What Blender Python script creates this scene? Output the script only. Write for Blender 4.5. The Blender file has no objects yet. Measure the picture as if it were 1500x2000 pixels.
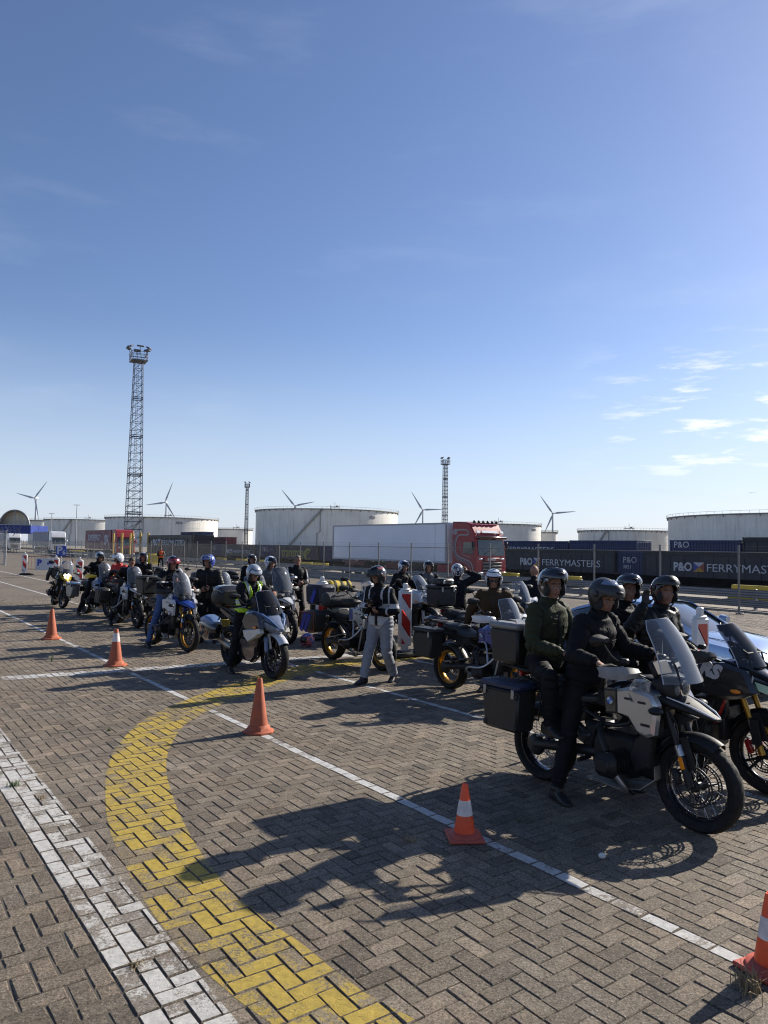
import bpy, bmesh, math, random
import numpy as np
from mathutils import Vector, Matrix, noise as mnoise

random.seed(7)
SC = bpy.context.scene
COL = SC.collection
R = math.radians
V = Vector

# ------------------------------------------------------------------ camera
cam_d = bpy.data.cameras.new('camera')
cam = bpy.data.objects.new('camera', cam_d)
COL.objects.link(cam)
cam_d.sensor_fit = 'VERTICAL'
cam_d.sensor_height = 36.0
cam_d.lens = 1440.0 / 2000.0 * 36.0
cam_d.clip_start = 0.05
cam_d.clip_end = 9000.0
_p, _r = R(2.7), R(0.9)
_f = V((0, math.cos(_p), math.sin(_p)))
_r0 = V((1, 0, 0))
_u0 = _r0.cross(_f)
_rv = _r0 * math.cos(_r) + _u0 * math.sin(_r)
_uv = -_r0 * math.sin(_r) + _u0 * math.cos(_r)
_m = Matrix((( _rv.x, _uv.x, -_f.x, 0), (_rv.y, _uv.y, -_f.y, 0), (_rv.z, _uv.z, -_f.z, 2.1), (0, 0, 0, 1)))
cam.matrix_world = _m
SC.camera = cam

# ------------------------------------------------------------------ light
SUN_EL, SUN_AZ = 29.5, 54.5          # degrees; azimuth clockwise from +Y
sun_d = bpy.data.lights.new('sun', 'SUN')
sun_d.energy = 5.0
sun_d.angle = R(0.53)
sun_d.color = (1.0, 0.93, 0.82)
sun = bpy.data.objects.new('sun', sun_d)
COL.objects.link(sun)
_sd = V((math.sin(R(SUN_AZ)) * math.cos(R(SUN_EL)), math.cos(R(SUN_AZ)) * math.cos(R(SUN_EL)), math.sin(R(SUN_EL))))
sun.rotation_euler = _sd.to_track_quat('Z', 'Y').to_euler()
sun.location = (30, 25, 40)

world = bpy.data.worlds.new('World')
SC.world = world
world.use_nodes = True
wn, wl = world.node_tree.nodes, world.node_tree.links
wn.clear()
def W(t, **k):
    n = wn.new(t)
    for a, b in k.items():
        setattr(n, a, b)
    return n
w_out = W('ShaderNodeOutputWorld')
w_bg = W('ShaderNodeBackground')
w_bg.inputs['Strength'].default_value = 0.07
sky = W('ShaderNodeTexSky', sky_type='NISHITA', sun_disc=False)
sky.sun_elevation = R(SUN_EL)
sky.sun_rotation = R(SUN_AZ)
sky.altitude = 0
sky.air_density = 1.0
sky.dust_density = 0.45
sky.ozone_density = 3.0
# thin cumulus low on the sunny side, faint high streaks elsewhere
tc = W('ShaderNodeTexCoord')
sep = W('ShaderNodeSeparateXYZ')
wl.new(tc.outputs['Generated'], sep.inputs[0])
def M_(op, a, b=None, clamp=False):
    n = W('ShaderNodeMath', operation=op, use_clamp=clamp)
    for i, x in enumerate((a, b)):
        if x is None:
            continue
        if isinstance(x, (int, float)):
            n.inputs[i].default_value = x
        else:
            wl.new(x, n.inputs[i])
    return n.outputs[0]
az = M_('ARCTAN2', sep.outputs[0], sep.outputs[1])
el = M_('ARCSINE', sep.outputs[2])
def ramp(x, a, b):
    n = W('ShaderNodeMapRange', interpolation_type='SMOOTHSTEP')
    wl.new(x, n.inputs[0])
    n.inputs[1].default_value = a
    n.inputs[2].default_value = b
    return n.outputs[0]
def wnoise(sx, sy, scale, detail, off=0.0, rough=0.55):
    c = W('ShaderNodeCombineXYZ')
    wl.new(M_('MULTIPLY', az, sx), c.inputs[0])
    wl.new(M_('MULTIPLY', el, sy), c.inputs[1])
    c.inputs[2].default_value = off
    n = W('ShaderNodeTexNoise')
    n.inputs['Scale'].default_value = scale
    n.inputs['Detail'].default_value = detail
    n.inputs['Roughness'].default_value = rough
    wl.new(c.outputs[0], n.inputs['Vector'])
    return n.outputs[0]
cum = ramp(wnoise(3.0, 16.0, 3.1, 6.0, 4.3, 0.6), 0.515, 0.66)
band = M_('MULTIPLY', ramp(el, 0.075, 0.12), ramp(el, 0.29, 0.19))
side = ramp(az, 0.22, 0.44)
cum = M_('MULTIPLY', cum, M_('MULTIPLY', band, side))
streak = ramp(wnoise(2.2, 9.0, 1.5, 5.0, 9.1), 0.5, 0.85)
streak = M_('MULTIPLY', streak, M_('MULTIPLY', ramp(el, 0.02, 0.1), 0.16))
veil = M_('MULTIPLY', ramp(wnoise(6.0, 30.0, 1.0, 3.0, 2.2), 0.5, 0.75), M_('MULTIPLY', ramp(el, 0.13, 0.05), 0.22))
tint = W('ShaderNodeMix', data_type='RGBA', blend_type='MULTIPLY')
tint.inputs[0].default_value = 1.0
wl.new(sky.outputs[0], tint.inputs[6])
tint.inputs[7].default_value = (1.02, 1.0, 1.13, 1)
def wmix(fac, a, col):
    n = W('ShaderNodeMix', data_type='RGBA')
    wl.new(fac, n.inputs[0])
    wl.new(a, n.inputs[6])
    n.inputs[7].default_value = col
    return n.outputs[2]
c0 = wmix(M_('MULTIPLY', ramp(el, 0.30, -0.03), 0.72), tint.outputs[2], (6.0, 6.9, 8.3, 1))
c1 = wmix(streak, c0, (6.5, 7.3, 8.6, 1))
c1 = wmix(veil, c1, (5.2, 5.8, 6.8, 1))
c2 = wmix(M_('MULTIPLY', cum, 0.85), c1, (9.6, 9.8, 10.3, 1))
wl.new(c2, w_bg.inputs[0])
wl.new(w_bg.outputs[0], w_out.inputs[0])

SC.view_settings.view_transform = 'Standard'
SC.view_settings.look = 'None'
SC.view_settings.exposure = 0.76
SC.view_settings.gamma = 1.0
SC.view_settings.use_curve_mapping = False
SC.render.engine = 'CYCLES'
SC.cycles.use_denoising = True
SC.cycles.denoiser = 'OPENIMAGEDENOISE'
SC.cycles.denoising_input_passes = 'RGB_ALBEDO_NORMAL'
SC.cycles.denoising_prefilter = 'ACCURATE'
SC.cycles.filter_width = 1.15
SC.cycles.max_bounces = 6
SC.cycles.transparent_max_bounces = 16
SC.cycles.caustics_reflective = False
SC.cycles.caustics_refractive = False

# ------------------------------------------------------------------ helpers
def tag(o, label=None, cat=None, group=None, kind=None):
    if label: o['label'] = label
    if cat: o['category'] = cat
    if group: o['group'] = group
    if kind: o['kind'] = kind
    return o

def empty(name, loc=(0, 0, 0), rz=0.0):
    o = bpy.data.objects.new(name, None)
    COL.objects.link(o)
    o.location = loc
    o.rotation_euler = (0, 0, rz)
    o.empty_display_size = 0.2
    return o

def ns(n, s, z=0.0):
    """lot grid (across, along the bay lines) -> world"""
    return V((n * 0.809 - s * 0.588, n * 0.588 + s * 0.809, z))
GRID = R(36.0)

class MB:
    def __init__(self):
        self.v, self.f, self.m, self.s = [], [], [], []
    def add(self, vs, fs, mi=0, smooth=False):
        o = len(self.v)
        self.v += [tuple(v) for v in vs]
        self.f += [tuple(i + o for i in f) for f in fs]
        self.m += [mi] * len(fs)
        self.s += [smooth] * len(fs)
        return self
    def box(self, c, size, ch=0.0, rot=None, mi=0, taper=None):
        hx, hy, hz = (x / 2 for x in size)
        ch = min(ch, hx * .9, hy * .9, hz * .9)
        h = (hx, hy, hz)
        vs = []
        if ch <= 0:
            for i in range(8):
                vs.append([h[a] * (1 if i >> a & 1 else -1) for a in range(3)])
            fs = [(0, 2, 3, 1), (4, 5, 7, 6), (0, 1, 5, 4), (2, 6, 7, 3), (0, 4, 6, 2), (1, 3, 7, 5)]
        else:
            for i in range(8):
                s = [(1 if i >> a & 1 else -1) for a in range(3)]
                for a in range(3):
                    vs.append([s[b] * (h[b] if b == a else h[b] - ch) for b in range(3)])
            fs = []
            for a in range(3):
                b, c_ = (a + 1) % 3, (a + 2) % 3
                for sg in (0, 1):
                    ids = [(sg << a) | (p << b) | (q << c_) for p, q in ((0, 0), (1, 0), (1, 1), (0, 1))]
                    fs.append(tuple(3 * i + a for i in ids))
                for p in (0, 1):
                    for q in (0, 1):
                        i = (p << b) | (q << c_)
                        j = i | (1 << a)
                        fs.append((3 * i + b, 3 * j + b, 3 * j + c_, 3 * i + c_))
            for i in range(8):
                fs.append((3 * i, 3 * i + 1, 3 * i + 2))
        out = []
        for v in vs:
            v = V(v)
            if taper:                       # (sx, sy) scale at the bottom
                t = (v.z + hz) / (2 * hz)
                v.x *= taper[0] + (1 - taper[0]) * t
                v.y *= taper[1] + (1 - taper[1]) * t
            if rot is not None:
                v = rot @ v
            out.append(v + V(c))
        return self.add(out, fs, mi)
    def tube(self, pts, r, n=8, closed=False, mi=0, cap=True, smooth=True, sub=0):
        pts = [V(p) for p in pts]
        if sub:
            pts = spline(pts, sub, closed)
        k = len(pts)
        rs = [r] * k if isinstance(r, (int, float)) else list(np.interp(np.linspace(0, 1, k), np.linspace(0, 1, len(r)), r))
        t0 = (pts[1] - pts[0]).normalized()
        up = V((0, 0, 1)) if abs(t0.z) < .9 else V((1, 0, 0))
        nrm = t0.cross(up).normalized()
        vs = []
        for i in range(k):
            if closed:
                t = (pts[(i + 1) % k] - pts[i - 1]).normalized()
            else:
                t = (pts[min(i + 1, k - 1)] - pts[max(i - 1, 0)])
                t = t.normalized() if t.length > 1e-9 else t0
            nrm = (nrm - t * nrm.dot(t))
            nrm = nrm.normalized() if nrm.length > 1e-6 else t.orthogonal().normalized()
            b = t.cross(nrm)
            for j in range(n):
                a = 2 * math.pi * j / n
                vs.append(pts[i] + (nrm * math.cos(a) + b * math.sin(a)) * rs[i])
        fs = []
        for i in range(k if closed else k - 1):
            for j in range(n):
                i2, j2 = (i + 1) % k, (j + 1) % n
                fs.append((i * n + j, i * n + j2, i2 * n + j2, i2 * n + j))
        self.add(vs, fs, mi, smooth)
        if cap and not closed:
            o = len(self.v) - len(vs)
            self.f += [tuple(o + j for j in range(n - 1, -1, -1)), tuple(o + (k - 1) * n + j for j in range(n))]
            self.m += [mi, mi]
            self.s += [False, False]
        return self
    def loft(self, rings, mi=0, cap=True, smooth=True, closed=True):
        n = len(rings[0])
        vs = [p for rg in rings for p in rg]
        fs = []
        for i in range(len(rings) - 1):
            for j in range(n if closed else n - 1):
                j2 = (j + 1) % n
                fs.append((i * n + j, i * n + j2, (i + 1) * n + j2, (i + 1) * n + j))
        if cap and closed:
            fs.append(tuple(range(n - 1, -1, -1)))
            fs.append(tuple((len(rings) - 1) * n + j for j in range(n)))
        return self.add(vs, fs, mi, smooth)
    def hull(self, st, n=20, p=2.6, mi=0):
        """st: (x, zbot, ztop, halfwidth[, yc]) superellipse sections along x"""
        rings = []
        for s in st:
            x, z0, z1, w = s[:4]
            yc = s[4] if len(s) > 4 else 0
            rg = []
            for j in range(n):
                a = 2 * math.pi * j / n
                ca, sa = math.cos(a), math.sin(a)
                rg.append((x, yc + w * math.copysign(abs(ca) ** (2 / p), ca), (z0 + z1) / 2 + (z1 - z0) / 2 * math.copysign(abs(sa) ** (2 / p), sa)))
            rings.append(rg)
        return self.loft(rings, mi)
    def prism(self, outl, y0, y1, ch=0.01, axis='y', mi=0, shrink=None):
        """outline in (x,z) extruded along y, edges chamfered"""
        cx = sum(p[0] for p in outl) / len(outl)
        cz = sum(p[1] for p in outl) / len(outl)
        def ring(y, inset):
            o = []
            for x, z in outl:
                d = math.hypot(x - cx, z - cz) or 1
                k = max(0, (d - inset)) / d
                o.append((cx + (x - cx) * k, y, cz + (z - cz) * k))
            return o
        sg = 1 if y1 > y0 else -1
        rings = [ring(y0, 0), ring(y1 - sg * ch, 0), ring(y1, ch * 1.2)] if ch else [ring(y0, 0), ring(y1, 0)]
        if axis == 'x':
            rings = [[(p[1], p[0], p[2]) for p in rg] for rg in rings]
        elif axis == 'z':
            rings = [[(p[0], p[2], p[1]) for p in rg] for rg in rings]
        return self.loft(rings, mi, smooth=False)
    def ell(self, c, r, nu=16, nv=10, rot=None, mi=0):
        if isinstance(r, (int, float)):
            r = (r, r, r)
        vs, fs = [], []
        for i in range(nv + 1):
            ph = math.pi * i / nv
            for j in range(nu):
                a = 2 * math.pi * j / nu
                v = V((r[0] * math.sin(ph) * math.cos(a), r[1] * math.sin(ph) * math.sin(a), r[2] * math.cos(ph)))
                if rot is not None:
                    v = rot @ v
                vs.append(v + V(c))
        for i in range(nv):
            for j in range(nu):
                j2 = (j + 1) % nu
                fs.append((i * nu + j, i * nu + j2, (i + 1) * nu + j2, (i + 1) * nu + j))
        return self.add(vs, fs, mi, True)
    def lathe(self, prof, n=32, c=(0, 0, 0), axis='z', mi=0, a0=0.0, a1=2 * math.pi, smooth=True, wob=None):
        full = abs(a1 - a0 - 2 * math.pi) < 1e-6
        k = n if full else n + 1
        vs, fs = [], []
        for j in range(k):
            a = a0 + (a1 - a0) * j / n
            for q, (r, h) in enumerate(prof):
                if wob:
                    r, h = wob(j, q, r, h)
                x, y = r * math.cos(a), r * math.sin(a)
                if axis == 'z': v = (x, y, h)
                elif axis == 'y': v = (x, h, y)
                else: v = (h, x, y)
                vs.append((v[0] + c[0], v[1] + c[1], v[2] + c[2]))
        p = len(prof)
        for j in range(n):
            j2 = (j + 1) % k
            for q in range(p - 1):
                fs.append((j * p + q, j2 * p + q, j2 * p + q + 1, j * p + q + 1))
        return self.add(vs, fs, mi, smooth)
    def sheet(self, grid, th=0.004, mi=0, smooth=True):
        """grid[i][j] of points -> a thin solid sheet"""
        a, b = len(grid), len(grid[0])
        P = [[V(p) for p in row] for row in grid]
        N = []
        for i in range(a):
            row = []
            for j in range(b):
                du = P[min(i + 1, a - 1)][j] - P[max(i - 1, 0)][j]
                dv = P[i][min(j + 1, b - 1)] - P[i][max(j - 1, 0)]
                nn = du.cross(dv)
                row.append(nn.normalized() if nn.length > 1e-12 else V((0, 0, 1)))
            N.append(row)
        vs = [P[i][j] + N[i][j] * th / 2 for i in range(a) for j in range(b)] + [P[i][j] - N[i][j] * th / 2 for i in range(a) for j in range(b)]
        o = a * b
        fs = []
        for i in range(a - 1):
            for j in range(b - 1):
                q = (i * b + j, (i + 1) * b + j, (i + 1) * b + j + 1, i * b + j + 1)
                fs.append(q)
                fs.append(tuple(o + x for x in reversed(q)))
        edge = [(0, j) for j in range(b)] + [(i, b - 1) for i in range(1, a)] + [(a - 1, j) for j in range(b - 2, -1, -1)] + [(i, 0) for i in range(a - 2, 0, -1)]
        ids = [i * b + j for i, j in edge]
        for x, y in zip(ids, ids[1:] + ids[:1]):
            fs.append((x, y, o + y, o + x))
        return self.add(vs, fs, mi, smooth)
    def mesh(self, name, recalc=True, sharp=38):
        me = bpy.data.meshes.new(name)
        me.from_pydata(self.v, [], self.f)
        me.polygons.foreach_set('material_index', self.m)
        me.polygons.foreach_set('use_smooth', [True] * len(self.f) if sharp else self.s)
        if recalc:
            bm = bmesh.new()
            bm.from_mesh(me)
            bmesh.ops.recalc_face_normals(bm, faces=bm.faces)
            bm.to_mesh(me)
            bm.free()
        me.update()
        if sharp:
            me.set_sharp_from_angle(angle=R(sharp))
        return me

def spline(pts, sub, closed=False):
    out, k = [], len(pts)
    rng = range(k) if closed else range(k - 1)
    for i in rng:
        p1, p2 = pts[i], pts[(i + 1) % k]
        p0 = pts[i - 1] if (closed or i > 0) else p1 * 2 - p2
        p3 = pts[(i + 2) % k] if (closed or i + 2 < k) else p2 * 2 - p1
        for q in range(sub):
            t = q / sub
            out.append(0.5 * ((2 * p1) + (p2 - p0) * t + (2 * p0 - 5 * p1 + 4 * p2 - p3) * t * t + (3 * p1 - p0 - 3 * p2 + p3) * t ** 3))
    if not closed:
        out.append(pts[-1])
    return out

def link(name, me, mats=None, parent=None, shared=False):
    o = bpy.data.objects.new(name, me)
    COL.objects.link(o)
    if mats is not None:
        if not isinstance(mats, (list, tuple)):
            mats = [mats]
        if shared:
            while len(me.materials) < len(mats):
                me.materials.append(None)
            for i, m in enumerate(mats):
                o.material_slots[i].link = 'OBJECT'
                o.material_slots[i].material = m
        elif not me.materials:
            for m in mats:
                me.materials.append(m)
    if parent is not None:
        o.parent = parent
    return o

CACHE = {}
def part(name, key, fn, mat, parent):
    """a part whose mesh is shared by every thing that uses the same key"""
    if key not in CACHE:
        mb = MB()
        fn(mb)
        CACHE[key] = mb.mesh(name)
    return link(name, CACHE[key], mat, parent, shared=True)

def solo(name, mat, parent, fn, sharp=38):
    mb = MB()
    fn(mb)
    return link(name, mb.mesh(name, sharp=sharp), mat, parent)

def copy_tree(o, parent=None):
    c = o.copy()
    COL.objects.link(c)
    c.parent = parent
    for ch in list(o.children):
        copy_tree(ch, c)
    return c

def text_mesh(s, size, depth=0.004, align='LEFT', bold=0.0, shear=0.0, space=1.0):
    cu = bpy.data.curves.new('lettering', 'FONT')
    cu.body = s
    cu.size = size
    cu.extrude = depth
    cu.offset = bold
    cu.shear = shear
    cu.space_character = space
    cu.align_x = align
    cu.align_y = 'CENTER'
    cu.resolution_u = 3
    o = bpy.data.objects.new('lettering', cu)
    me = bpy.data.meshes.new_from_object(o)
    bpy.data.objects.remove(o)
    bpy.data.curves.remove(cu)
    me.name = 'lettering'
    return me

def lettering(s, size, mat, parent, origin, xdir, ydir, **k):
    """text whose baseline runs along xdir and whose up is ydir, in parent space"""
    me = text_mesh(s, size, **k)
    x, y = V(xdir).normalized(), V(ydir).normalized()
    z = x.cross(y)
    M = Matrix(((x.x, y.x, z.x, origin[0]), (x.y, y.y, z.y, origin[1]), (x.z, y.z, z.z, origin[2]), (0, 0, 0, 1)))
    me.transform(M)
    o = link('lettering', me, mat, parent)
    return o

# ------------------------------------------------------------------ materials
MATS = {}
def mat(name, col, rough=0.5, metal=0.0, var=0.12, scale=14.0, bump=0.0, bscale=None, coat=0.0, spec=0.5, dirt=0.0, emit=None):
    if name in MATS:
        return MATS[name]
    m = bpy.data.materials.new(name)
    MATS[name] = m
    m.use_nodes = True
    nt = m.node_tree
    b = nt.nodes['Principled BSDF']
    b.inputs['Metallic'].default_value = metal
    b.inputs['Specular IOR Level'].default_value = spec
    b.inputs['Coat Weight'].default_value = coat
    b.inputs['Coat Roughness'].default_value = 0.06
    t = nt.nodes.new('ShaderNodeTexCoord')
    n1 = nt.nodes.new('ShaderNodeTexNoise')
    n1.inputs['Scale'].default_value = scale
    n1.inputs['Detail'].default_value = 5
    nt.links.new(t.outputs['Object'], n1.inputs['Vector'])
    r = nt.nodes.new('ShaderNodeMapRange')
    r.inputs[1].default_value = 0.3
    r.inputs[2].default_value = 0.7
    r.inputs[3].default_value = 1 - var
    r.inputs[4].default_value = 1 + var
    nt.links.new(n1.outputs[0], r.inputs[0])
    mx = nt.nodes.new('ShaderNodeVectorMath')
    mx.operation = 'SCALE'
    mx.inputs[0].default_value = col[:3]
    nt.links.new(r.outputs[0], mx.inputs['Scale'])
    nt.links.new(mx.outputs[0], b.inputs['Base Color'])
    r2 = nt.nodes.new('ShaderNodeMapRange')
    r2.inputs[1].default_value = 0.3
    r2.inputs[2].default_value = 0.7
    r2.inputs[3].default_value = max(0.02, rough * (1 - var))
    r2.inputs[4].default_value = min(1, rough * (1 + var * 1.5))
    nt.links.new(n1.outputs[0], r2.inputs[0])
    nt.links.new(r2.outputs[0], b.inputs['Roughness'])
    if dirt:
        n3 = nt.nodes.new('ShaderNodeTexNoise')
        n3.inputs['Scale'].default_value = scale * 0.35
        n3.inputs['Detail'].default_value = 8
        n3.inputs['Roughness'].default_value = 0.7
        nt.links.new(t.outputs['Object'], n3.inputs['Vector'])
        r3 = nt.nodes.new('ShaderNodeMapRange')
        r3.inputs[1].default_value = 0.5
        r3.inputs[2].default_value = 0.75
        r3.inputs[4].default_value = dirt
        nt.links.new(n3.outputs[0], r3.inputs[0])
        mm = nt.nodes.new('ShaderNodeMix')
        mm.data_type = 'RGBA'
        nt.links.new(r3.outputs[0], mm.inputs[0])
        nt.links.new(mx.outputs[0], mm.inputs[6])
        mm.inputs[7].default_value = (0.09, 0.07, 0.05, 1)
        nt.links.new(mm.outputs[2], b.inputs['Base Color'])
    if bump:
        n2 = nt.nodes.new('ShaderNodeTexNoise')
        n2.inputs['Scale'].default_value = bscale or scale * 4
        n2.inputs['Detail'].default_value = 4
        nt.links.new(t.outputs['Object'], n2.inputs['Vector'])
        bp = nt.nodes.new('ShaderNodeBump')
        bp.inputs['Strength'].default_value = bump
        bp.inputs['Distance'].default_value = 0.01
        nt.links.new(n2.outputs[0], bp.inputs['Height'])
        nt.links.new(bp.outputs[0], b.inputs['Normal'])
    if emit:
        b.inputs['Emission Color'].default_value = (*emit[:3], 1)
        b.inputs['Emission Strength'].default_value = emit[3]
    return m

def glass(name, tintc=(0.75, 0.8, 0.85), clear=0.75, rough=0.04, milk=.25):
    if name in MATS:
        return MATS[name]
    m = bpy.data.materials.new(name)
    MATS[name] = m
    m.use_nodes = True
    nt = m.node_tree
    nt.nodes.clear()
    o = nt.nodes.new('ShaderNodeOutputMaterial')
    tr = nt.nodes.new('ShaderNodeBsdfTransparent')
    tr.inputs[0].default_value = (*tintc, 1)
    gl = nt.nodes.new('ShaderNodeBsdfPrincipled')
    gl.inputs['Base Color'].default_value = (tintc[0] * milk, tintc[1] * milk, tintc[2] * milk, 1)
    gl.inputs['Transmission Weight'].default_value = 0.0
    gl.inputs['Roughness'].default_value = rough
    fr = nt.nodes.new('ShaderNodeFresnel')
    fr.inputs[0].default_value = 1.5
    mr = nt.nodes.new('ShaderNodeMapRange')
    mr.inputs[1].default_value = 0.0
    mr.inputs[2].default_value = 0.6
    mr.inputs[3].default_value = 1 - clear
    mr.inputs[4].default_value = 1.0
    mx = nt.nodes.new('ShaderNodeMixShader')
    nt.links.new(fr.outputs[0], mr.inputs[0])
    nt.links.new(mr.outputs[0], mx.inputs[0])
    nt.links.new(tr.outputs[0], mx.inputs[1])
    nt.links.new(gl.outputs[0], mx.inputs[2])
    nt.links.new(mx.outputs[0], o.inputs[0])
    return m

def pattern(name, cols, scale=9.0, rough=0.18, coat=0.6, dist=1.5, stretch=(1, 1, 1)):
    """painted swirl graphics (helmets, stickers): bands of colour cut hard"""
    if name in MATS:
        return MATS[name]
    m = bpy.data.materials.new(name)
    MATS[name] = m
    m.use_nodes = True
    nt = m.node_tree
    b = nt.nodes['Principled BSDF']
    b.inputs['Roughness'].default_value = rough
    b.inputs['Coat Weight'].default_value = coat
    t = nt.nodes.new('ShaderNodeTexCoord')
    mp = nt.nodes.new('ShaderNodeMapping')
    mp.inputs['Scale'].default_value = stretch
    n = nt.nodes.new('ShaderNodeTexNoise')
    n.inputs['Scale'].default_value = scale
    n.inputs['Detail'].default_value = 1.0
    n.inputs['Distortion'].default_value = dist
    cr = nt.nodes.new('ShaderNodeValToRGB')
    cr.color_ramp.interpolation = 'CONSTANT'
    els = cr.color_ramp.elements
    k = len(cols)
    for i, c in enumerate(cols):
        pos = 0.0 if i == 0 else 0.36 + 0.28 * (i - 1) / max(1, k - 2)
        e = els[i] if i < 2 else els.new(pos)
        e.position = pos
        e.color = (*c, 1)
    nt.links.new(t.outputs['Object'], mp.inputs[0])
    nt.links.new(mp.outputs[0], n.inputs['Vector'])
    nt.links.new(n.outputs[0], cr.inputs[0])
    nt.links.new(cr.outputs[0], b.inputs['Base Color'])
    return m

BLK = mat('black plastic', (0.012, 0.012, 0.013), 0.5, var=0.2, scale=30, bump=0.05, bscale=220, spec=.35)
BLKG = mat('black gloss paint', (0.010, 0.010, 0.013), 0.16, var=0.15, scale=6, coat=0.7)
GREYM = mat('dark grey metal', (0.028, 0.028, 0.030), 0.5, 0.5, scale=20)
SILV = mat('silver metal', (0.34, 0.345, 0.36), 0.32, 0.9, scale=20, var=0.1)
ALU = mat('brushed aluminium', (0.30, 0.295, 0.28), 0.42, 0.8, scale=12, var=0.15)
RUB = mat('tyre rubber', (0.010, 0.0095, 0.0095), 0.8, var=0.35, scale=25, bump=0.25, bscale=160, dirt=0.05, spec=.3)
SEATM = mat('seat vinyl', (0.010, 0.010, 0.011), 0.55, var=0.2, scale=40, bump=0.1, bscale=300)
GOLD = mat('gold anodised rim', (0.40, 0.21, 0.035), 0.35, 0.8, scale=15)
CHROME = mat('chrome', (0.75, 0.75, 0.76), 0.12, 1.0, var=0.05)
WHITEP = mat('white paint gloss', (0.72, 0.73, 0.74), 0.2, coat=0.6, var=0.05, scale=5)
AMBER = mat('amber lens', (0.85, 0.25, 0.01), 0.2, var=0.05, coat=0.5)
REDL = mat('red lens', (0.45, 0.01, 0.01), 0.2, var=0.05, coat=0.5)
SCREEN = glass('clear windscreen', (0.92, 0.94, 0.97), 0.95, milk=.6)
SMOKE = glass('smoked windscreen', (0.16, 0.17, 0.2), 0.7)
LENS = glass('lamp lens', (0.85, 0.88, 0.92), 0.5)
VISOR = glass('dark visor', (0.10, 0.11, 0.14), 0.45)
CLRVIS = glass('visor with painted sky', (0.45, 0.55, 0.75), 0.45, milk=.6)  # milky blue base: the sky's reflection is painted into the tint
WHT = mat('white lettering', (0.52, 0.53, 0.55), 0.5, var=0.12)

# ================================================================== GROUND
def paver_mat(name, base, far=False):
    m = bpy.data.materials.new(name)
    m.use_nodes = True
    nt = m.node_tree
    N, L = nt.nodes, nt.links
    b = N['Principled BSDF']
    b.inputs['Specular IOR Level'].default_value = 0.35
    geo = N.new('ShaderNodeNewGeometry')
    def noise(scale, detail=4, rough=0.6):
        n = N.new('ShaderNodeTexNoise')
        n.inputs['Scale'].default_value = scale
        n.inputs['Detail'].default_value = detail
        n.inputs['Roughness'].default_value = rough
        L.new(geo.outputs['Position'], n.inputs['Vector'])
        return n.outputs[0]
    def mr(x, a, bb, c, d):
        n = N.new('ShaderNodeMapRange')
        L.new(x, n.inputs[0])
        for i, q in enumerate((a, bb, c, d)):
            n.inputs[i + 1].default_value = q
        return n.outputs[0]
    def mul(a, c):
        n = N.new('ShaderNodeMath')
        n.operation = 'MULTIPLY'
        L.new(a, n.inputs[0])
        if isinstance(c, float): n.inputs[1].default_value = c
        else: L.new(c, n.inputs[1])
        return n.outputs[0]
    at = N.new('ShaderNodeAttribute')
    at.attribute_name = 'tint'
    tint = mr(at.outputs['Fac'], 0, 1, 0.60, 1.45) if not far else mr(noise(3.0), .3, .7, .85, 1.15)
    stain = mr(noise(0.55, 6, 0.65), 0.3, 0.7, 0.78, 1.2)
    mid = mr(noise(9.0, 6, 0.7), 0.3, 0.7, 0.72, 1.25)
    grain = mr(noise(62.0 if not far else 30., 6, 0.8), 0.34, 0.66, 0.30, 1.72)
    oil = mr(noise(1.1, 4, 0.55), 0.60, 0.72, 1.0, 0.62)
    pit = mr(noise(95.0, 3, 0.6), 0.36, 0.46, 0.45, 1.0)
    val = mul(mul(mul(mul(tint, stain), oil), mul(mid, grain)), pit)
    # pale exposed aggregate
    vo = N.new('ShaderNodeTexVoronoi')
    vo.inputs['Scale'].default_value = 88.0
    L.new(geo.outputs['Position'], vo.inputs['Vector'])
    vc = N.new('ShaderNodeSeparateColor')
    L.new(vo.outputs['Color'], vc.inputs[0])
    spot = mul(mr(vo.outputs['Distance'], 0.28, 0.40, 1, 0), mr(vc.outputs[0], 0.62, 0.95, 0, 1))
    sc = N.new('ShaderNodeVectorMath')
    sc.operation = 'SCALE'
    sc.inputs[0].default_value = base
    L.new(val, sc.inputs['Scale'])
    # warm / cool drift
    hue = N.new('ShaderNodeMix')
    hue.data_type = 'RGBA'
    L.new(mr(noise(1.7, 3), 0.35, 0.65, 0, 0.5), hue.inputs[0])
    L.new(sc.outputs[0], hue.inputs[6])
    sc2 = N.new('ShaderNodeVectorMath')
    sc2.operation = 'MULTIPLY'
    L.new(sc.outputs[0], sc2.inputs[0])
    sc2.inputs[1].default_value = (1.12, 0.98, 0.84)
    L.new(sc2.outputs[0], hue.inputs[7])
    mx = N.new('ShaderNodeMix')
    mx.data_type = 'RGBA'
    L.new(mul(spot, 0.5), mx.inputs[0])
    L.new(hue.outputs[2], mx.inputs[6])
    mx.inputs[7].default_value = (0.42, 0.38, 0.32, 1)
    L.new(mx.outputs[2], b.inputs['Base Color'])
    b.inputs['Roughness'].default_value = 0.82
    bp = N.new('ShaderNodeBump')
    bp.inputs['Strength'].default_value = 0.9
    bp.inputs['Distance'].default_value = 0.009
    ad = N.new('ShaderNodeMath')
    ad.operation = 'ADD'
    L.new(noise(75.0, 6, 0.8), ad.inputs[0])
    L.new(mul(noise(28.0, 3), 0.7), ad.inputs[1])
    L.new(ad.outputs[0], bp.inputs['Height'])
    L.new(bp.outputs[0], b.inputs['Normal'])
    return m, mx, b

PAVER, _, _ = paver_mat('concrete paver', (0.156, 0.130, 0.099))
PAVFAR, _, _ = paver_mat('distant paving', (0.134, 0.113, 0.088), far=True)
YARD, _, _ = paver_mat('pale yard paving', (0.29, 0.26, 0.21), far=True)

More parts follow.
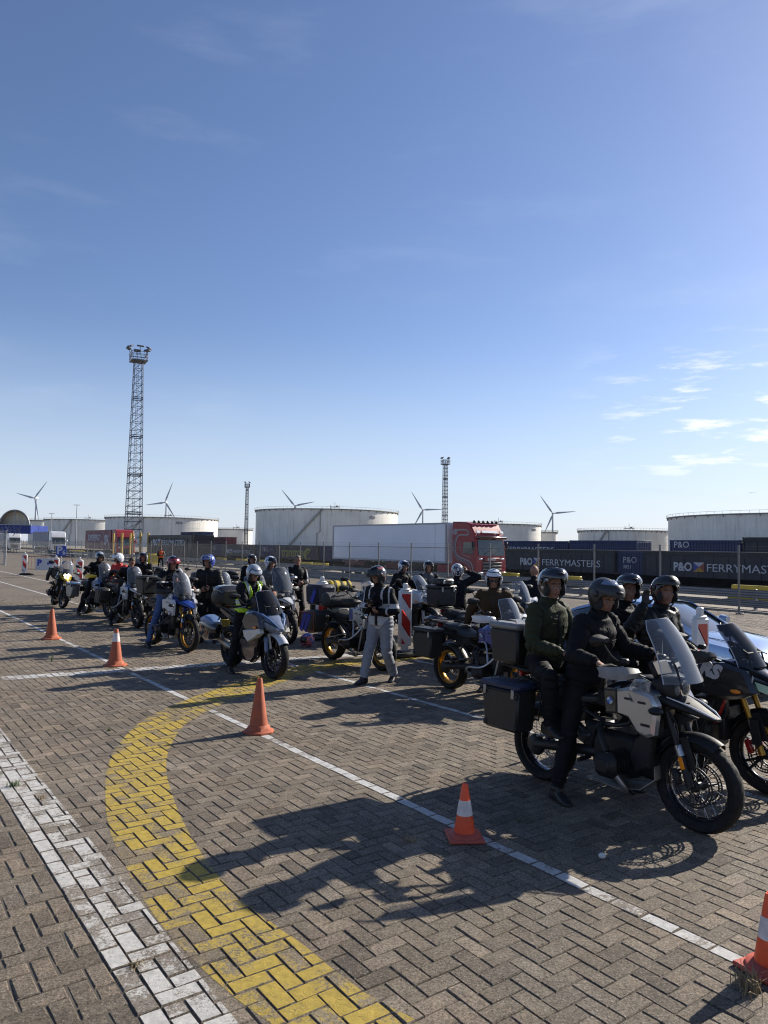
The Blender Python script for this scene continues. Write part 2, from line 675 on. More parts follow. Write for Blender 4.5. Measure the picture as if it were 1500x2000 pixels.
def paint_mat(name, col, wear, base=(0.156, 0.130, 0.099)):
    m, mx, b = paver_mat(name, base)
    nt = m.node_tree
    N, L = nt.nodes, nt.links
    geo = N.new('ShaderNodeNewGeometry')
    def noise(scale, detail, rough):
        n = N.new('ShaderNodeTexNoise')
        n.inputs['Scale'].default_value = scale
        n.inputs['Detail'].default_value = detail
        n.inputs['Roughness'].default_value = rough
        L.new(geo.outputs['Position'], n.inputs['Vector'])
        return n.outputs[0]
    at = N.new('ShaderNodeAttribute')
    at.attribute_name = 'wear'
    def add(a, bb, k):
        n = N.new('ShaderNodeMath')
        n.operation = 'MULTIPLY_ADD'
        L.new(bb, n.inputs[0])
        n.inputs[1].default_value = k
        if isinstance(a, float): n.inputs[2].default_value = a
        else: L.new(a, n.inputs[2])
        return n.outputs[0]
    s = add(0.0, noise(48.0, 8, 0.8), 0.85)
    s = add(s, noise(5.0, 5, 0.6), 0.55)
    s = add(s, at.outputs['Fac'], 0.17)
    r = N.new('ShaderNodeMapRange')
    L.new(s, r.inputs[0])
    r.inputs[1].default_value = wear
    r.inputs[2].default_value = wear + 0.07
    r.inputs[3].default_value = 1.0
    r.inputs[4].default_value = 0.08
    pc = N.new('ShaderNodeMapRange')
    L.new(noise(22.0, 5, 0.6), pc.inputs[0])
    pc.inputs[1].default_value = 0.3
    pc.inputs[2].default_value = 0.7
    pc.inputs[3].default_value = 0.72
    pc.inputs[4].default_value = 1.12
    sc = N.new('ShaderNodeVectorMath')
    sc.operation = 'SCALE'
    sc.inputs[0].default_value = col
    L.new(pc.outputs[0], sc.inputs['Scale'])
    mm = N.new('ShaderNodeMix')
    mm.data_type = 'RGBA'
    L.new(r.outputs[0], mm.inputs[0])
    L.new(mx.outputs[2], mm.inputs[6])
    L.new(sc.outputs[0], mm.inputs[7])
    L.new(mm.outputs[2], b.inputs['Base Color'])
    b.inputs['Roughness'].default_value = 0.7
    return m
YELP = paint_mat('worn yellow paint', (0.40, 0.285, 0.042), 0.788)
WHP = paint_mat('worn white paint', (0.50, 0.485, 0.45), 0.775)
WHP2 = paint_mat('worn bay line paint', (0.50, 0.49, 0.47), 0.80)

SANDJ = mat('joint sand', (0.085, 0.070, 0.052), 0.95, var=0.4, scale=40, bump=0.6, bscale=300)
EARTH = mat('far ground', (0.20, 0.18, 0.15), 0.95, var=0.3, scale=0.05)

ROTG = Matrix.Rotation(GRID, 4, 'Z')
def poly_sheet(name, pts, z, m, kind='structure', parent=None):
    me = bpy.data.meshes.new(name)
    me.from_pydata([(p[0], p[1], z if len(p) < 3 else p[2]) for p in pts], [], [tuple(range(len(pts)))])
    me.update()
    o = link(name, me, m, parent)
    if parent is None:
        tag(o, kind=kind)
    return o

# the land, one sheet out to the horizon, lower behind the haul road
def land():
    mb = MB()
    prof = [(-300, -.06), (26, -.06), (37, -.06), (48, -.72), (6000, -.72)]
    ss = (-900, 300, 1200, 6000)
    g = [[ns(n, s, z) for s in ss] for n, z in prof]
    vs = [p for r in g for p in r]
    fs = []
    for i in range(len(prof) - 1):
        for j in range(len(ss) - 1):
            fs.append((i * 4 + j, (i + 1) * 4 + j, (i + 1) * 4 + j + 1, i * 4 + j + 1))
    mb.add(vs, fs)
    return mb.mesh('ground', sharp=0)
tag(link('ground', land(), EARTH), 'bare ground of the port running out to the horizon', 'ground', kind='structure')

FAR_Y = 27.0
def halfw(y):
    return 0.56 * y + 0.95
kerb_n = 25.35
KX = (kerb_n - 0.588 * FAR_Y) / 0.809                 # where the kerb leaves the single blocks
KY = (kerb_n - 0.809 * 0.95) / (0.809 * 0.56 + 0.588)
KP = (halfw(KY), KY)
bed = poly_sheet('paving_bed', [(-halfw(1.6), 1.6), (halfw(1.6), 1.6), KP, (KX, FAR_Y), (-halfw(FAR_Y), FAR_Y)], -0.0068, SANDJ)
tag(bed, 'dark sandy bed showing in the joints of the block paving', 'ground')

# --- lane paving beyond the blocks that can be told apart
e1 = ns(kerb_n, 260); w1 = ns(-120, 260); wl0 = ns(-120, -60); er = ns(kerb_n, -60)
tag(poly_sheet('paving_beyond', [(-halfw(FAR_Y), FAR_Y), (KX, FAR_Y), (e1.x, e1.y), (w1.x, w1.y)], -0.004, PAVFAR), 'grey block paving of the lorry park reaching back to the fence', 'pavement')
tag(poly_sheet('paving_left', [(-halfw(1.6), 1.6), (-halfw(FAR_Y), FAR_Y), (w1.x, w1.y), (wl0.x, wl0.y), (-6, -30), (-2, -2)], -0.004, PAVFAR), 'grey block paving continuing on the left', 'pavement')
tag(poly_sheet('paving_right', [(halfw(1.6), 1.6), (6, -30), (er.x, er.y), KP], -0.004, PAVFAR), 'grey block paving continuing on the right', 'pavement')
y0 = [ns(25.5, -60, 0), ns(37, -60, 0), ns(37, 260, 0), ns(25.5, 260, 0)]
tag(poly_sheet('haul_road', y0, -0.004, YARD), 'pale sunlit concrete road behind the wire fence', 'road')
VERGE = mat('weedy verge', (0.075, 0.07, 0.045), 0.95, var=.45, scale=1.5, bump=.6)
y1 = [ns(37, -60, -.004), ns(48, -60, -.66), ns(48, 260, -.66), ns(37, 260, -.004)]
tag(poly_sheet('yard_slope', y1, 0, VERGE), 'dark weedy slope down to the container yard', 'ground')
y2b = [ns(48, -60), ns(56, -60), ns(56, 260), ns(48, 260)]
tag(poly_sheet('verge', y2b, -0.655, VERGE), 'dark weedy strip in front of the container row', 'ground')
y2 = [ns(48, -60), ns(130, -60), ns(130, 400), ns(48, 400)]
tag(poly_sheet('container_yard', y2, -0.66, YARD), 'pale concrete of the container yard', 'ground')
kb = MB().box((kerb_n + .07, 60, -0.01), (0.15, 260, 0.16), 0.02)
k_o = link('kerb', kb.mesh('kerb'), mat('kerb concrete', (0.22, 0.2, 0.175), 0.85, var=.25, scale=3, bump=.3), None)
k_o.rotation_euler.z = GRID
tag(k_o, 'low concrete kerb along the foot of the wire fence', 'kerb', kind='structure')

# --- herringbone blocks, built one by one
BW, BL = 0.105, 0.21
N0 = 1.235
ROWCOL = {-1, 24, 49, 70}           # single courses of stretchers that carry the bay lines
rng = random.Random(3)
bricks = []                         # (n0, n1, s0, s1)
def add_brick(n0, n1, s0, s1):
    cn, cs = (n0 + n1) / 2, (s0 + s1) / 2
    p = ns(cn, cs)
    if p.y < 1.9 or p.y > FAR_Y or abs(p.x) > halfw(p.y) - .05 or n1 > kerb_n - .03:
        return
    bricks.append((n0, n1, s0, s1, p))
imax = int(34 / BW)
for i in range(-200, imax):
    lo = None
    for j in range(-60, 420):
        n0, s0 = N0 + i * BW, j * BW
        p = ns(n0, s0)
        if p.y < 1.5 or p.y > FAR_Y + .5 or abs(p.x) > halfw(p.y) + .3:
            continue
        t = (i - j) % 4
        if i in ROWCOL:
            if j % 2 == (0 if i % 2 else 1):
                add_brick(n0, n0 + BW, s0, s0 + BL)
            continue
        if t == 0:
            if i + 1 in ROWCOL: add_brick(n0, n0 + BW, s0, s0 + BW)
            else: add_brick(n0, n0 + BL, s0, s0 + BW)
        elif t == 1 and i - 1 in ROWCOL:
            add_brick(n0, n0 + BW, s0, s0 + BW)
        elif t == 3:
            add_brick(n0, n0 + BW, s0, s0 + BL)

def brick_geo(n0, n1, s0, s1, z, tn, ts, r, worn):
    """top face + rounded flank of one block, in grid coordinates"""
    g = 0.0015 + r.random() * 0.002 + worn * 0.002
    ch = 0.004 + worn * 0.003
    cn, cs = (n0 + n1) / 2, (s0 + s1) / 2
    a, b, c, d = n0 + g, n1 - g, s0 + g, s1 - g
    top = [(a + ch, c + ch), (b - ch, c + ch), (b - ch, d - ch), (a + ch, d - ch)]
    j = [((r.random() - .5) * .006, (r.random() - .5) * .006) for _ in range(4)]
    top = [(p[0] + q[0], p[1] + q[1]) for p, q in zip(top, j)]
    bot = [(a, c), (b, c), (b, d), (a, d)]
    zz = lambda n, s: z + (n - cn) * tn + (s - cs) * ts
    vt = [(p[0], p[1], zz(*p)) for p in top]
    vb = [(p[0], p[1], zz(*p) - 0.006) for p in bot]
    vl = [(p[0], p[1], -0.02) for p in bot]
    return vt, vb, vl, top, zz
BF = [(0, 1, 2, 3)] + [(4 + k, 4 + (k + 1) % 4, (k + 1) % 4, k) for k in range(4)] + [(8 + k, 8 + (k + 1) % 4, 4 + (k + 1) % 4, 4 + k) for k in range(4)]

camxy = V((0, 0, 2.1))
order = sorted(range(len(bricks)), key=lambda q: (0 if abs(bricks[q][4].x) < 0.545 * bricks[q][4].y and bricks[q][4].y > 3.2 else 1, bricks[q][4].y))
near = set(order[:300])
pavement = empty('pavement', (0, 0, 0))
tag(pavement, 'grey brown herringbone block paving of the waiting area', 'pavement', kind='structure')
fv, ff, ft = [], [], []
tops = []
for q, (n0, n1, s0, s1, p) in enumerate(bricks):
    worn = 1.0 if n0 < 1.1 else rng.random() * .35
    z = (rng.random() - .5) * 0.004 - (0.002 if worn == 1 else 0) + 0.004 * mnoise.noise((p.x * .8, p.y * .8, 0))
    tn, ts = (rng.random() - .5) * .035 * (1 + worn), (rng.random() - .5) * .035 * (1 + worn)
    vt, vb, vl, top, zz = brick_geo(n0, n1, s0, s1, z, tn, ts, rng, worn)
    if rng.random() < .012: z -= .006
    tv = min(1, max(0, rng.gauss(0.5, 0.20) + (.3 if rng.random() < .02 else 0))) * (0.75 if worn == 1 else 1)
    tops.append((n0, n1, s0, s1, top, zz))
    pts = [ns(*v) for v in vt + vb + vl]
    if q in near:
        me = bpy.data.meshes.new('brick')
        c = V((p.x, p.y, 0))
        me.from_pydata([x - c for x in pts], [], BF)
        at = me.attributes.new('tint', 'FLOAT', 'POINT')
        at.data.foreach_set('value', [tv] * 12)
        o = link('brick', me, PAVER, pavement)
        o.location = c
    else:
        o_ = len(fv)
        fv += pts
        ff += [tuple(x + o_ for x in f) for f in BF]
        ft += [tv] * 12
me = bpy.data.meshes.new('brick_field')
me.from_pydata(fv, [], ff)
me.attributes.new('tint', 'FLOAT', 'POINT').data.foreach_set('value', ft)
bf = link('brick_field', me, PAVER, pavement)
bf['kind'] = 'stuff'

# --- paint lying on the block tops
def clip(poly, quad):
    out = poly
    for k in range(len(quad)):
        ax, ay = quad[k]
        bx, by = quad[(k + 1) % len(quad)]
        inp, out = out, []
        if not inp:
            return []
        side = lambda p: (bx - ax) * (p[1] - ay) - (by - ay) * (p[0] - ax)
        for i in range(len(inp)):
            P, Q = inp[i], inp[(i + 1) % len(inp)]
            sp, sq = side(P), side(Q)
            if sp >= 0: out.append(P)
            if (sp > 0 > sq) or (sp < 0 < sq):
                t = sp / (sp - sq)
                out.append((P[0] + (Q[0] - P[0]) * t, P[1] + (Q[1] - P[1]) * t))
    return out
def ccw(q):
    a = sum(q[i][0] * q[(i + 1) % len(q)][1] - q[(i + 1) % len(q)][0] * q[i][1] for i in range(len(q)))
    return q if a > 0 else q[::-1]
def paint(name, quads, m, label, lift=0.0008, edge=None):
    quads = [ccw(q) for q in quads]
    bb = [(min(p[0] for p in q), max(p[0] for p in q), min(p[1] for p in q), max(p[1] for p in q)) for q in quads]
    A = (min(b[0] for b in bb), max(b[1] for b in bb), min(b[2] for b in bb), max(b[3] for b in bb))
    vs, fs, wr = [], [], []
    r = random.Random(len(label))
    for n0, n1, s0, s1, top, zz in tops:
        if n1 < A[0] or n0 > A[1] or s1 < A[2] or s0 > A[3]:
            continue
        w = r.random() ** 1.5
        if edge:
            w = min(1.25, w + edge((n0 + n1) / 2, (s0 + s1) / 2))
        for q, b in zip(quads, bb):
            if n1 < b[0] or n0 > b[1] or s1 < b[2] or s0 > b[3]:
                continue
            pg = clip(list(top), q)
            if len(pg) < 3:
                continue
            o_ = len(vs)
            vs += [ns(x, y, zz(x, y) + lift) for x, y in pg]
            fs.append(tuple(range(o_, o_ + len(pg))))
            wr += [w] * len(pg)
    # beyond the single blocks: a thin strip on the sheet
    for q in quads:
        c = ns(sum(p[0] for p in q) / 4, sum(p[1] for p in q) / 4)
        if c.y > FAR_Y and c.y < 150:
            o_ = len(vs)
            vs += [ns(x, y, 0.002) for x, y in q]
            fs.append((o_, o_ + 1, o_ + 2, o_ + 3))
            wr += [0.3] * 4
    me = bpy.data.meshes.new(name)
    me.from_pydata(vs, [], fs)
    me.attributes.new('wear', 'FLOAT', 'POINT').data.foreach_set('value', wr)
    me.attributes.new('tint', 'FLOAT', 'POINT').data.foreach_set('value', [.5] * len(vs))
    o = link(name, me, m)
    tag(o, label, 'road marking', kind='structure')
    return o
def strip(n0, n1, s0, s1, step=2.0):
    k = max(1, int((s1 - s0) / step))
    return [[(n0, s0 + (s1 - s0) * i / k), (n1, s0 + (s1 - s0) * i / k), (n1, s0 + (s1 - s0) * (i + 1) / k), (n0, s0 + (s1 - s0) * (i + 1) / k)] for i in range(k)]
paint('bay_line', strip(3.757, 3.858, 0.3, 60), WHP2, 'long thin white bay line that the cones stand on')
paint('bay_line', strip(6.382, 6.483, 0.3, 75), WHP2, 'thin white bay line under the second row of motorcycles')
paint('bay_line', strip(8.588, 8.69, 0.3, 75), WHP2, 'thin white bay line running past the striped beacons')
paint('edge_line', strip(1.132, 1.475, 0.5, 40), WHP, 'broad worn white line at the near left beside the yellow curve',
      edge=lambda n, s: 0.4 * (mnoise.noise((n * 2, s * 1.3, 4)) > 0.3) + (0.12 if n > 1.38 else 0))
cr = []
for i in range(17):
    a, b = 2.0 + i * .5, 2.5 + i * .5
    f = lambda n: 12.62 - .112 * (n - 2)
    cr.append([(a, f(a) - .17), (b, f(b) - .17), (b, f(b) + .17), (a, f(a) + .17)])
paint('cross_line', cr, WHP2, 'white line crossing the bays under the sport motorcycle')
yo = [(10.2, 11.25), (7.16, 11.50), (5.9, 11.08), (4.15, 9.95), (3.04, 8.96), (2.41, 7.97), (2.05, 7.14), (1.80, 6.30), (1.64, 5.61), (1.55, 4.94), (1.49, 4.24), (1.50, 3.62), (1.57, 3.07), (1.72, 2.45), (1.9, 1.9)]
yi = [(10.2, 10.68), (7.44, 10.92), (6.21, 10.58), (4.40, 9.38), (3.40, 8.52), (2.85, 7.65), (2.50, 6.84), (2.26, 5.99), (2.09, 5.20), (1.99, 4.48), (1.98, 3.92), (2.03, 3.42), (2.05, 2.97), (2.15, 2.55), (2.3, 2.0)]
def resample(pts, n):
    P = spline([V((x, y, 0)) for x, y in pts], 8)
    d = [0]
    for a, b in zip(P, P[1:]): d.append(d[-1] + (b - a).length)
    return [(float(np.interp(t, d, [p.x for p in P])), float(np.interp(t, d, [p.y for p in P]))) for t in np.linspace(0, d[-1], n)]
yo, yi = resample(yo, 60), resample(yi, 60)
paint('yellow_line', [[yo[k], yi[k], yi[k + 1], yo[k + 1]] for k in range(59)], YELP, 'broad worn yellow line curving across the block paving', lift=0.001,
      edge=lambda n, s: 0.75 * max(0, 1 - abs(s - 9.05) / .45) + (0.45 if (s < 5.2 and n < 1.66) else 0))

# ================================================================== FAR STRUCTURES
TANKW = mat('tank paint', (0.72, 0.70, 0.64), 0.55, var=0.10, scale=0.12, dirt=0.12)
TANKR = mat('tank rim steel', (0.30, 0.295, 0.28), 0.6, var=0.2, scale=.5)
LATT = mat('weathered lattice steel', (0.10, 0.115, 0.15), 0.55, 0.3, scale=.5)
TURB = mat('turbine grey white', (0.42, 0.45, 0.50), 0.5, var=0.04, scale=.05)

def storage_tank(cx, cy, r, h, label, stair=None, num=None, vents=True):
    t = empty('storage_tank', (cx, cy, -0.7))
    tag(t, label, 'storage tank', 'white oil storage tanks behind the container yard')
    n = 96
    prof = [(r, 0)]
    nb = 6
    for k in range(1, nb):
        z = h * k / nb
        prof += [(r, z - .08), (r - .05, z - .07), (r - .05, z + .07), (r, z + .08)]
    prof += [(r, h)]
    solo('shell', TANKW, t, lambda m: m.lathe(prof, n))
    solo('rim', TANKR, t, lambda m: m.lathe([(r - .4, h + .5), (r + .75, h + .5), (r + .75, h + .15), (r + .02, h - .1), (r - .3, h - .1), (r - .4, h + .5)], n))
    def rail(m):
        m.lathe([(r + .72, h + 1.55), (r + .78, h + 1.55), (r + .78, h + 1.65), (r + .72, h + 1.65), (r + .72, h + 1.55)], n)
        for k in range(n):
            a = 2 * math.pi * k / n
            m.box((math.cos(a) * (r + .75), math.sin(a) * (r + .75), h + 1.05), (.07, .07, 1.1))
    solo('handrail', TANKR, t, rail)['kind'] = 'stuff'
    solo('roof', TANKR, t, lambda m: m.lathe([(r - .1, h - 1.2), (r * .5, h - .9), (0.01, h - .7)], 48))
    def br(m):
        for k in range(n // 2):
            a = 2 * math.pi * k / (n // 2)
            m.box((math.cos(a) * (r + .3), math.sin(a) * (r + .3), h - .35), (.5, .12, .9), rot=Matrix.Rotation(a, 3, 'Z'))
    solo('rim_bracket', TANKR, t, br)['kind'] = 'stuff'
    if stair:
        a0, a1 = stair
        def st(m):
            k = 44
            pts, pts2 = [], []
            for i in range(k + 1):
                a = a0 + (a1 - a0) * i / k
                z = h * i / k
                pts.append((math.cos(a) * (r + .9), math.sin(a) * (r + .9), z + 1.1))
                pts2.append((math.cos(a) * (r + .9), math.sin(a) * (r + .9), z))
                m.box((math.cos(a) * (r + .5), math.sin(a) * (r + .5), z), (.9, h / k * 2.2, .1), rot=Matrix.Rotation(a, 3, 'Z'))
                if i % 3 == 0:
                    m.tube([pts2[-1], pts[-1]], .05, 4)
            m.tube(pts, .06, 4)
            m.tube(pts2, .16, 4)
        solo('stairway', TANKR, t, st)
        a = (a0 + a1) / 2 + .18
        solo('pipe', TANKR, t, lambda m: m.tube([(math.cos(a) * (r + .35), math.sin(a) * (r + .35), .2), (math.cos(a) * (r + .35), math.sin(a) * (r + .35), h * .42), (math.cos(a + .04) * (r + .35), math.sin(a + .04) * (r + .35), h * .46), (math.cos(a + .04) * (r + .35), math.sin(a + .04) * (r + .35), h)], .22, 8))
    if vents:
        a = math.atan2(-cy, -cx) + .1
        def plat(m):
            bx, by = math.cos(a) * (r - 1), math.sin(a) * (r - 1)
            m.box((bx, by, h + 1.4), (5, 3, .25))
            for q in ((-2.3, -1.3), (2.3, -1.3), (-2.3, 1.3), (2.3, 1.3)):
                m.tube([(bx + q[0], by + q[1], h - .3), (bx + q[0], by + q[1], h + 2.6)], .09, 5)
            m.tube([(bx, by, h), (bx, by, h + 4)], .12, 6)
            m.ell((bx + 1.2, by, h + 1.9), (.7, .7, .5), 8, 6)
        solo('roof_platform', TANKR, t, plat)
    if num:
        a = num[1]
        me = text_mesh(num[0], 2.2, .05, 'CENTER', .02)
        me.transform(Matrix.Translation((math.cos(a) * (r + .06), math.sin(a) * (r + .06), h * .84)) @ Matrix.Rotation(a + math.pi / 2, 4, 'Z') @ Matrix.Rotation(math.pi / 2, 4, 'X'))
        link('lettering', me, LATT, t)
    return t
def streaks(m):
    nt = m.node_tree; N, L = nt.nodes, nt.links
    b = N['Principled BSDF']
    src = b.inputs['Base Color'].links[0].from_socket
    tcn = N.new('ShaderNodeTexCoord')
    mp = N.new('ShaderNodeMapping'); mp.inputs['Scale'].default_value = (1, 1, .06)
    n = N.new('ShaderNodeTexNoise'); n.inputs['Scale'].default_value = .8; n.inputs['Detail'].default_value = 7; n.inputs['Roughness'].default_value = .7
    L.new(tcn.outputs['Object'], mp.inputs[0]); L.new(mp.outputs[0], n.inputs['Vector'])
    r = N.new('ShaderNodeMapRange'); r.inputs[1].default_value = .52; r.inputs[2].default_value = .74; r.inputs[4].default_value = .55
    L.new(n.outputs[0], r.inputs[0])
    mx = N.new('ShaderNodeMix'); mx.data_type = 'RGBA'
    L.new(r.outputs[0], mx.inputs[0]); L.new(src, mx.inputs[6]); mx.inputs[7].default_value = (.30, .235, .16, 1)
    L.new(mx.outputs[2], b.inputs['Base Color'])
streaks(TANKW)
PI = math.pi
storage_tank(-299.111, 640, 8.5, 20.6, 'small plain white tank right of the arched canopy', vents=False)
storage_tank(-237.656, 585, 29, 19.6, 'white storage tank half hidden behind the tank at the lattice tower', stair=(-1.95, -1.5))
storage_tank(-150, 500, 36.5, 18.9, 'wide white storage tank behind the tall lattice tower', stair=(-2.05, -1.6), num=('3032', -1.0))
storage_tank(-119.229, 590, 14, 14.5, 'low narrow white tank below the thin left mast')
storage_tank(-33.917, 440, 42, 22.5, 'largest white storage tank left of the long white trailer', stair=(-2.05, -1.55), num=('3035', -.86))
storage_tank(70.174, 470, 29.3, 17.3, 'white storage tank behind the red lorry cab', num=('3034', -.75))
storage_tank(115.556, 520, 6.6, 14.6, 'slim white tank beside the turbine on the right', vents=False)
storage_tank(140.347, 430, 26, 13.6, 'cream storage tank with railed rim over the container row', stair=(-2.6, -2.25))
storage_tank(188.375, 330, 57, 18.0, 'huge pale tank cut off by the right picture edge', vents=False)

def turbine(cx, cy, hub, bl, yaw, phase, label):
    t = empty('wind_turbine', (cx, cy, -0.7), yaw)
    tag(t, label, 'wind turbine', 'white wind turbines on the horizon')
    solo('tower', TURB, t, lambda m: m.lathe([(2.6, 0), (2.4, hub * .4), (1.5, hub), (0.01, hub + .3)], 20))
    solo('nacelle', TURB, t, lambda m: m.hull([(-4, hub + .2, hub + 3.6, 1.3), (-3.6, hub - .2, hub + 4, 1.9), (5.5, hub, hub + 4, 1.8), (7, hub + .8, hub + 3.2, 1.1)], 14, 3.2))
    solo('hub', TURB, t, lambda m: m.ell((-5.2, 0, hub + 2), (2.2, 1.9, 1.9), 14, 10))
    for k in range(3):
        a = phase + k * 2 * math.pi / 3
        def blade(m, a=a):
            rings = []
            for i, (q, c, th) in enumerate(((0, 1.0, 1.0), (.06, 1.2, .9), (.16, 2.3, .55), (.35, 1.9, .4), (.6, 1.35, .28), (.85, .8, .16), (1, .18, .06))):
                d = 1.5 + q * bl
                rg = []
                for j in range(10):
                    u = 2 * math.pi * j / 10
                    w, tk = c * math.cos(u) - c * .25, th * math.sin(u)
                    rg.append((-5.2 + tk - .8 * q * q * 2, d * math.cos(a) - w * math.sin(a), hub + 2 + d * math.sin(a) + w * math.cos(a)))
                rings.append(rg)
            m.loft(rings)
        solo('blade', TURB, t, blade)
    return t
# yaw 90deg turns the rotor to face the camera side
for (x, y, hb, bl, yw, ph, lab) in (
    (-779.74, 1650, 97.121, 50, 1.25, R(13), 'wind turbine at far left above the arched canopy'),
    (-502.917, 1700, 95.251, 49, 1.3, R(113), 'wind turbine just right of the tall lattice tower'),
    (-210.243, 1750, 94.291, 50, 1.35, R(49), 'wind turbine peeping over the largest storage tank'),
    (95, 1800, 91.791, 51, 1.4, R(58), 'wind turbine above the white trailer'),
    (389.583, 1700, 83.291, 50, 1.5, R(54), 'wind turbine standing right of the red lorry')):
    turbine(x, y, hb, bl, yw, ph, lab)

def lattice(cx, cy, h, w0, w1, cell, label, heads, plat=True, rz=.35, thick=.06):
    t = empty('lattice_mast', (cx, cy, -0.06), rz)
    tag(t, label, 'floodlight mast', 'lattice floodlight masts')
    nb = int(h / cell)
    W = lambda z: (w0 + (w1 - w0) * z / h) / 2
    cs = ((1, 1), (-1, 1), (-1, -1), (1, -1))
    for q in cs:
        solo('leg', LATT, t, lambda m: m.tube([(q[0] * W(0), q[1] * W(0), 0), (q[0] * W(h), q[1] * W(h), h)], thick * 1.3, 6))
    def brace(m):
        for k in range(nb + 1):
            z = h * k / nb
            w = W(z)
            P = [V((q[0] * w, q[1] * w, z)) for q in cs]
            for a, b in zip(P, P[1:] + P[:1]):
                m.tube([a, b], thick * (1.5 if k % 5 == 0 else .9), 4)
                if k % 5 == 0 and k:
                    m.tube([a + V((0, 0, .45)), b + V((0, 0, .45))], thick * 1.3, 4)
            if k < nb:
                z2 = h * (k + 1) / nb
                w2 = W(z2)
                Q = [V((q[0] * w2, q[1] * w2, z2)) for q in cs]
                for i in range(4):
                    m.tube([P[i], Q[(i + 1) % 4]], thick * .5, 4)
                    m.tube([P[(i + 1) % 4], Q[i]], thick * .5, 4)
    solo('bracing', LATT, t, brace)
    def ladder(m):
        for s in (-.25, .25):
            m.tube([(s - .1, 0, 0), (s * .8 - .1, 0, h)], thick * .6, 4)
        for k in range(int(h / .5)):
            m.tube([(-.35, 0, k * .5), (.15, 0, k * .5)], thick * .4, 4)
        for k in range(int(h / 1.2)):
            z = k * 1.2
            m.tube([(-.45, -.35, z), (-.1, -.75, z), (.3, -.35, z)], thick * .4, 4)
    solo('ladder', LATT, t, ladder)
    pw = w1 * .98
    solo('platform', LATT, t, lambda m: m.box((0, 0, h + .1), (pw * 2, pw * 2, .28), .05))
    def rail(m):
        for z in (.75, 1.5, 2.1):
            m.tube([(pw, pw, h + z), (-pw, pw, h + z), (-pw, -pw, h + z), (pw, -pw, h + z)], thick, 4, closed=True)
        for i in range(4):
            a, b = V((*cs[i], 0)) * pw, V((*cs[(i + 1) % 4], 0)) * pw
            for k in range(4):
                p = a.lerp(b, k / 4)
                m.tube([(p.x, p.y, h), (p.x, p.y, h + 2.1)], thick * .9, 4)
    solo('railing', LATT, t, rail)
    for k in range(heads):
        a = 2 * math.pi * k / heads + .5
        c, s_ = math.cos(a), math.sin(a)
        def head(m):
            e = pw * 1.35
            m.tube([(c * pw, s_ * pw, h + 1.2), (c * e, s_ * e, h + 3.0)], thick, 5)
            m.box((c * e, s_ * e, h + 3.1), (pw * .5, pw * .9, .32), .06, rot=Matrix.Rotation(a, 3, 'Z') @ Matrix.Rotation(.35, 3, 'Y'))
        solo('floodlight', LATT, t, head)
    return t
lattice(-56.031, 165, 43.059, 3.5, 1.75, 1.72, 'tall dark lattice floodlight tower on the left', 6, rz=.5)
lattice(-78.312, 420, 34.711, 2.0, 1.3, 1.6, 'thin distant lattice mast over the low tank', 4, thick=.09)
lattice(27.271, 330, 39.428, 2.1, 1.6, 1.6, 'slender lattice mast rising behind the white trailer', 4, thick=.09)

LAMP = mat('galvanised lamp post', (0.33, 0.34, 0.36), 0.5, 0.4, scale=1)
for px_, x, y, h, lab in ((150, -87.573, 210, 12.685, 'tall thin lamp post left of the red trailer'),
                     (101, -103.66, 230, 10.854, 'shorter thin lamp post behind the white lorry')):
    t = empty('lamp_post', (x, y, -.06))
    tag(t, lab, 'lamp post', 'lamp posts behind the fence')
    solo('pole', LAMP, t, lambda m: m.tube([(0, 0, 0), (0, 0, h)], [.16, .09], 8))
    for s in (-1, 1):
        solo('lamp_head', LAMP, t, lambda m: m.box((s * .45, 0, h), (.9, .35, .14), .04))

# arched canopy of the terminal gate
BLUEF = mat('blue fascia', (0.012, 0.035, 0.22), 0.45, var=.12, scale=.6)
CANG = mat('canopy ribs', (0.36, 0.35, 0.33), 0.6, var=.2, scale=.4)
t = empty('arched_canopy', (-100.139, 200, -.06))
tag(t, 'grey barrel arched canopy with a deep blue fascia at far left', 'canopy')
ra, zb = 4.05, 6.5
def arch(m):
    for sgn, off in ((1, 0), (-1, .12)):
        pass
    g = [[(ra * math.cos(a) + L * -.55, L * 1.0, zb + ra * math.sin(a)) for a in np.linspace(0, PI, 25)] for L in (0, 4, 8, 12, 16, 20)]
    m.sheet(g, .15)
solo('vault', CANG, t, arch)
for L in (.4, .9, 1.4, 1.9):
    solo('rib', LAMP, t, lambda m: m.tube([((ra - .22) * math.cos(a) - L * .55, L, zb + (ra - .22) * math.sin(a)) for a in np.linspace(0, PI, 21)], .07, 6))
solo('end_wall', mat('translucent canopy end', (.66, .60, .48), .6, var=.2, scale=.4), t, lambda m: m.add([(ra * math.cos(a) - 1.2, 2.2, zb + ra * math.sin(a)) for a in np.linspace(0, PI, 25)], [tuple(range(25))]))
solo('front_arch', LAMP, t, lambda m: m.tube([(ra * math.cos(a), -.1, zb + ra * math.sin(a)) for a in np.linspace(0, PI, 25)], .16, 8))
solo('mullion', LAMP, t, lambda m: m.tube([(.1, -.1, zb), (.1, -.1, zb + ra)], .12, 6))
def fascia(m):
    m.box((-6, 5, zb - 1.15), (21, 10.2, 2.25), .05)
    for k in range(30):
        m.box((-16 + k * .7, -.15, zb - 1.15), (.22, .12, 2.1))
solo('fascia', BLUEF, t, fascia)
solo('fascia_cap', LAMP, t, lambda m: m.box((-6, -.15, zb + .05), (21.2, .4, .22)))
for x in (4, -4, -12):
    solo('column', LAMP, t, lambda m: m.box((x, 3, (zb - 2.3) / 2), (.5, .5, zb - 2.3)))

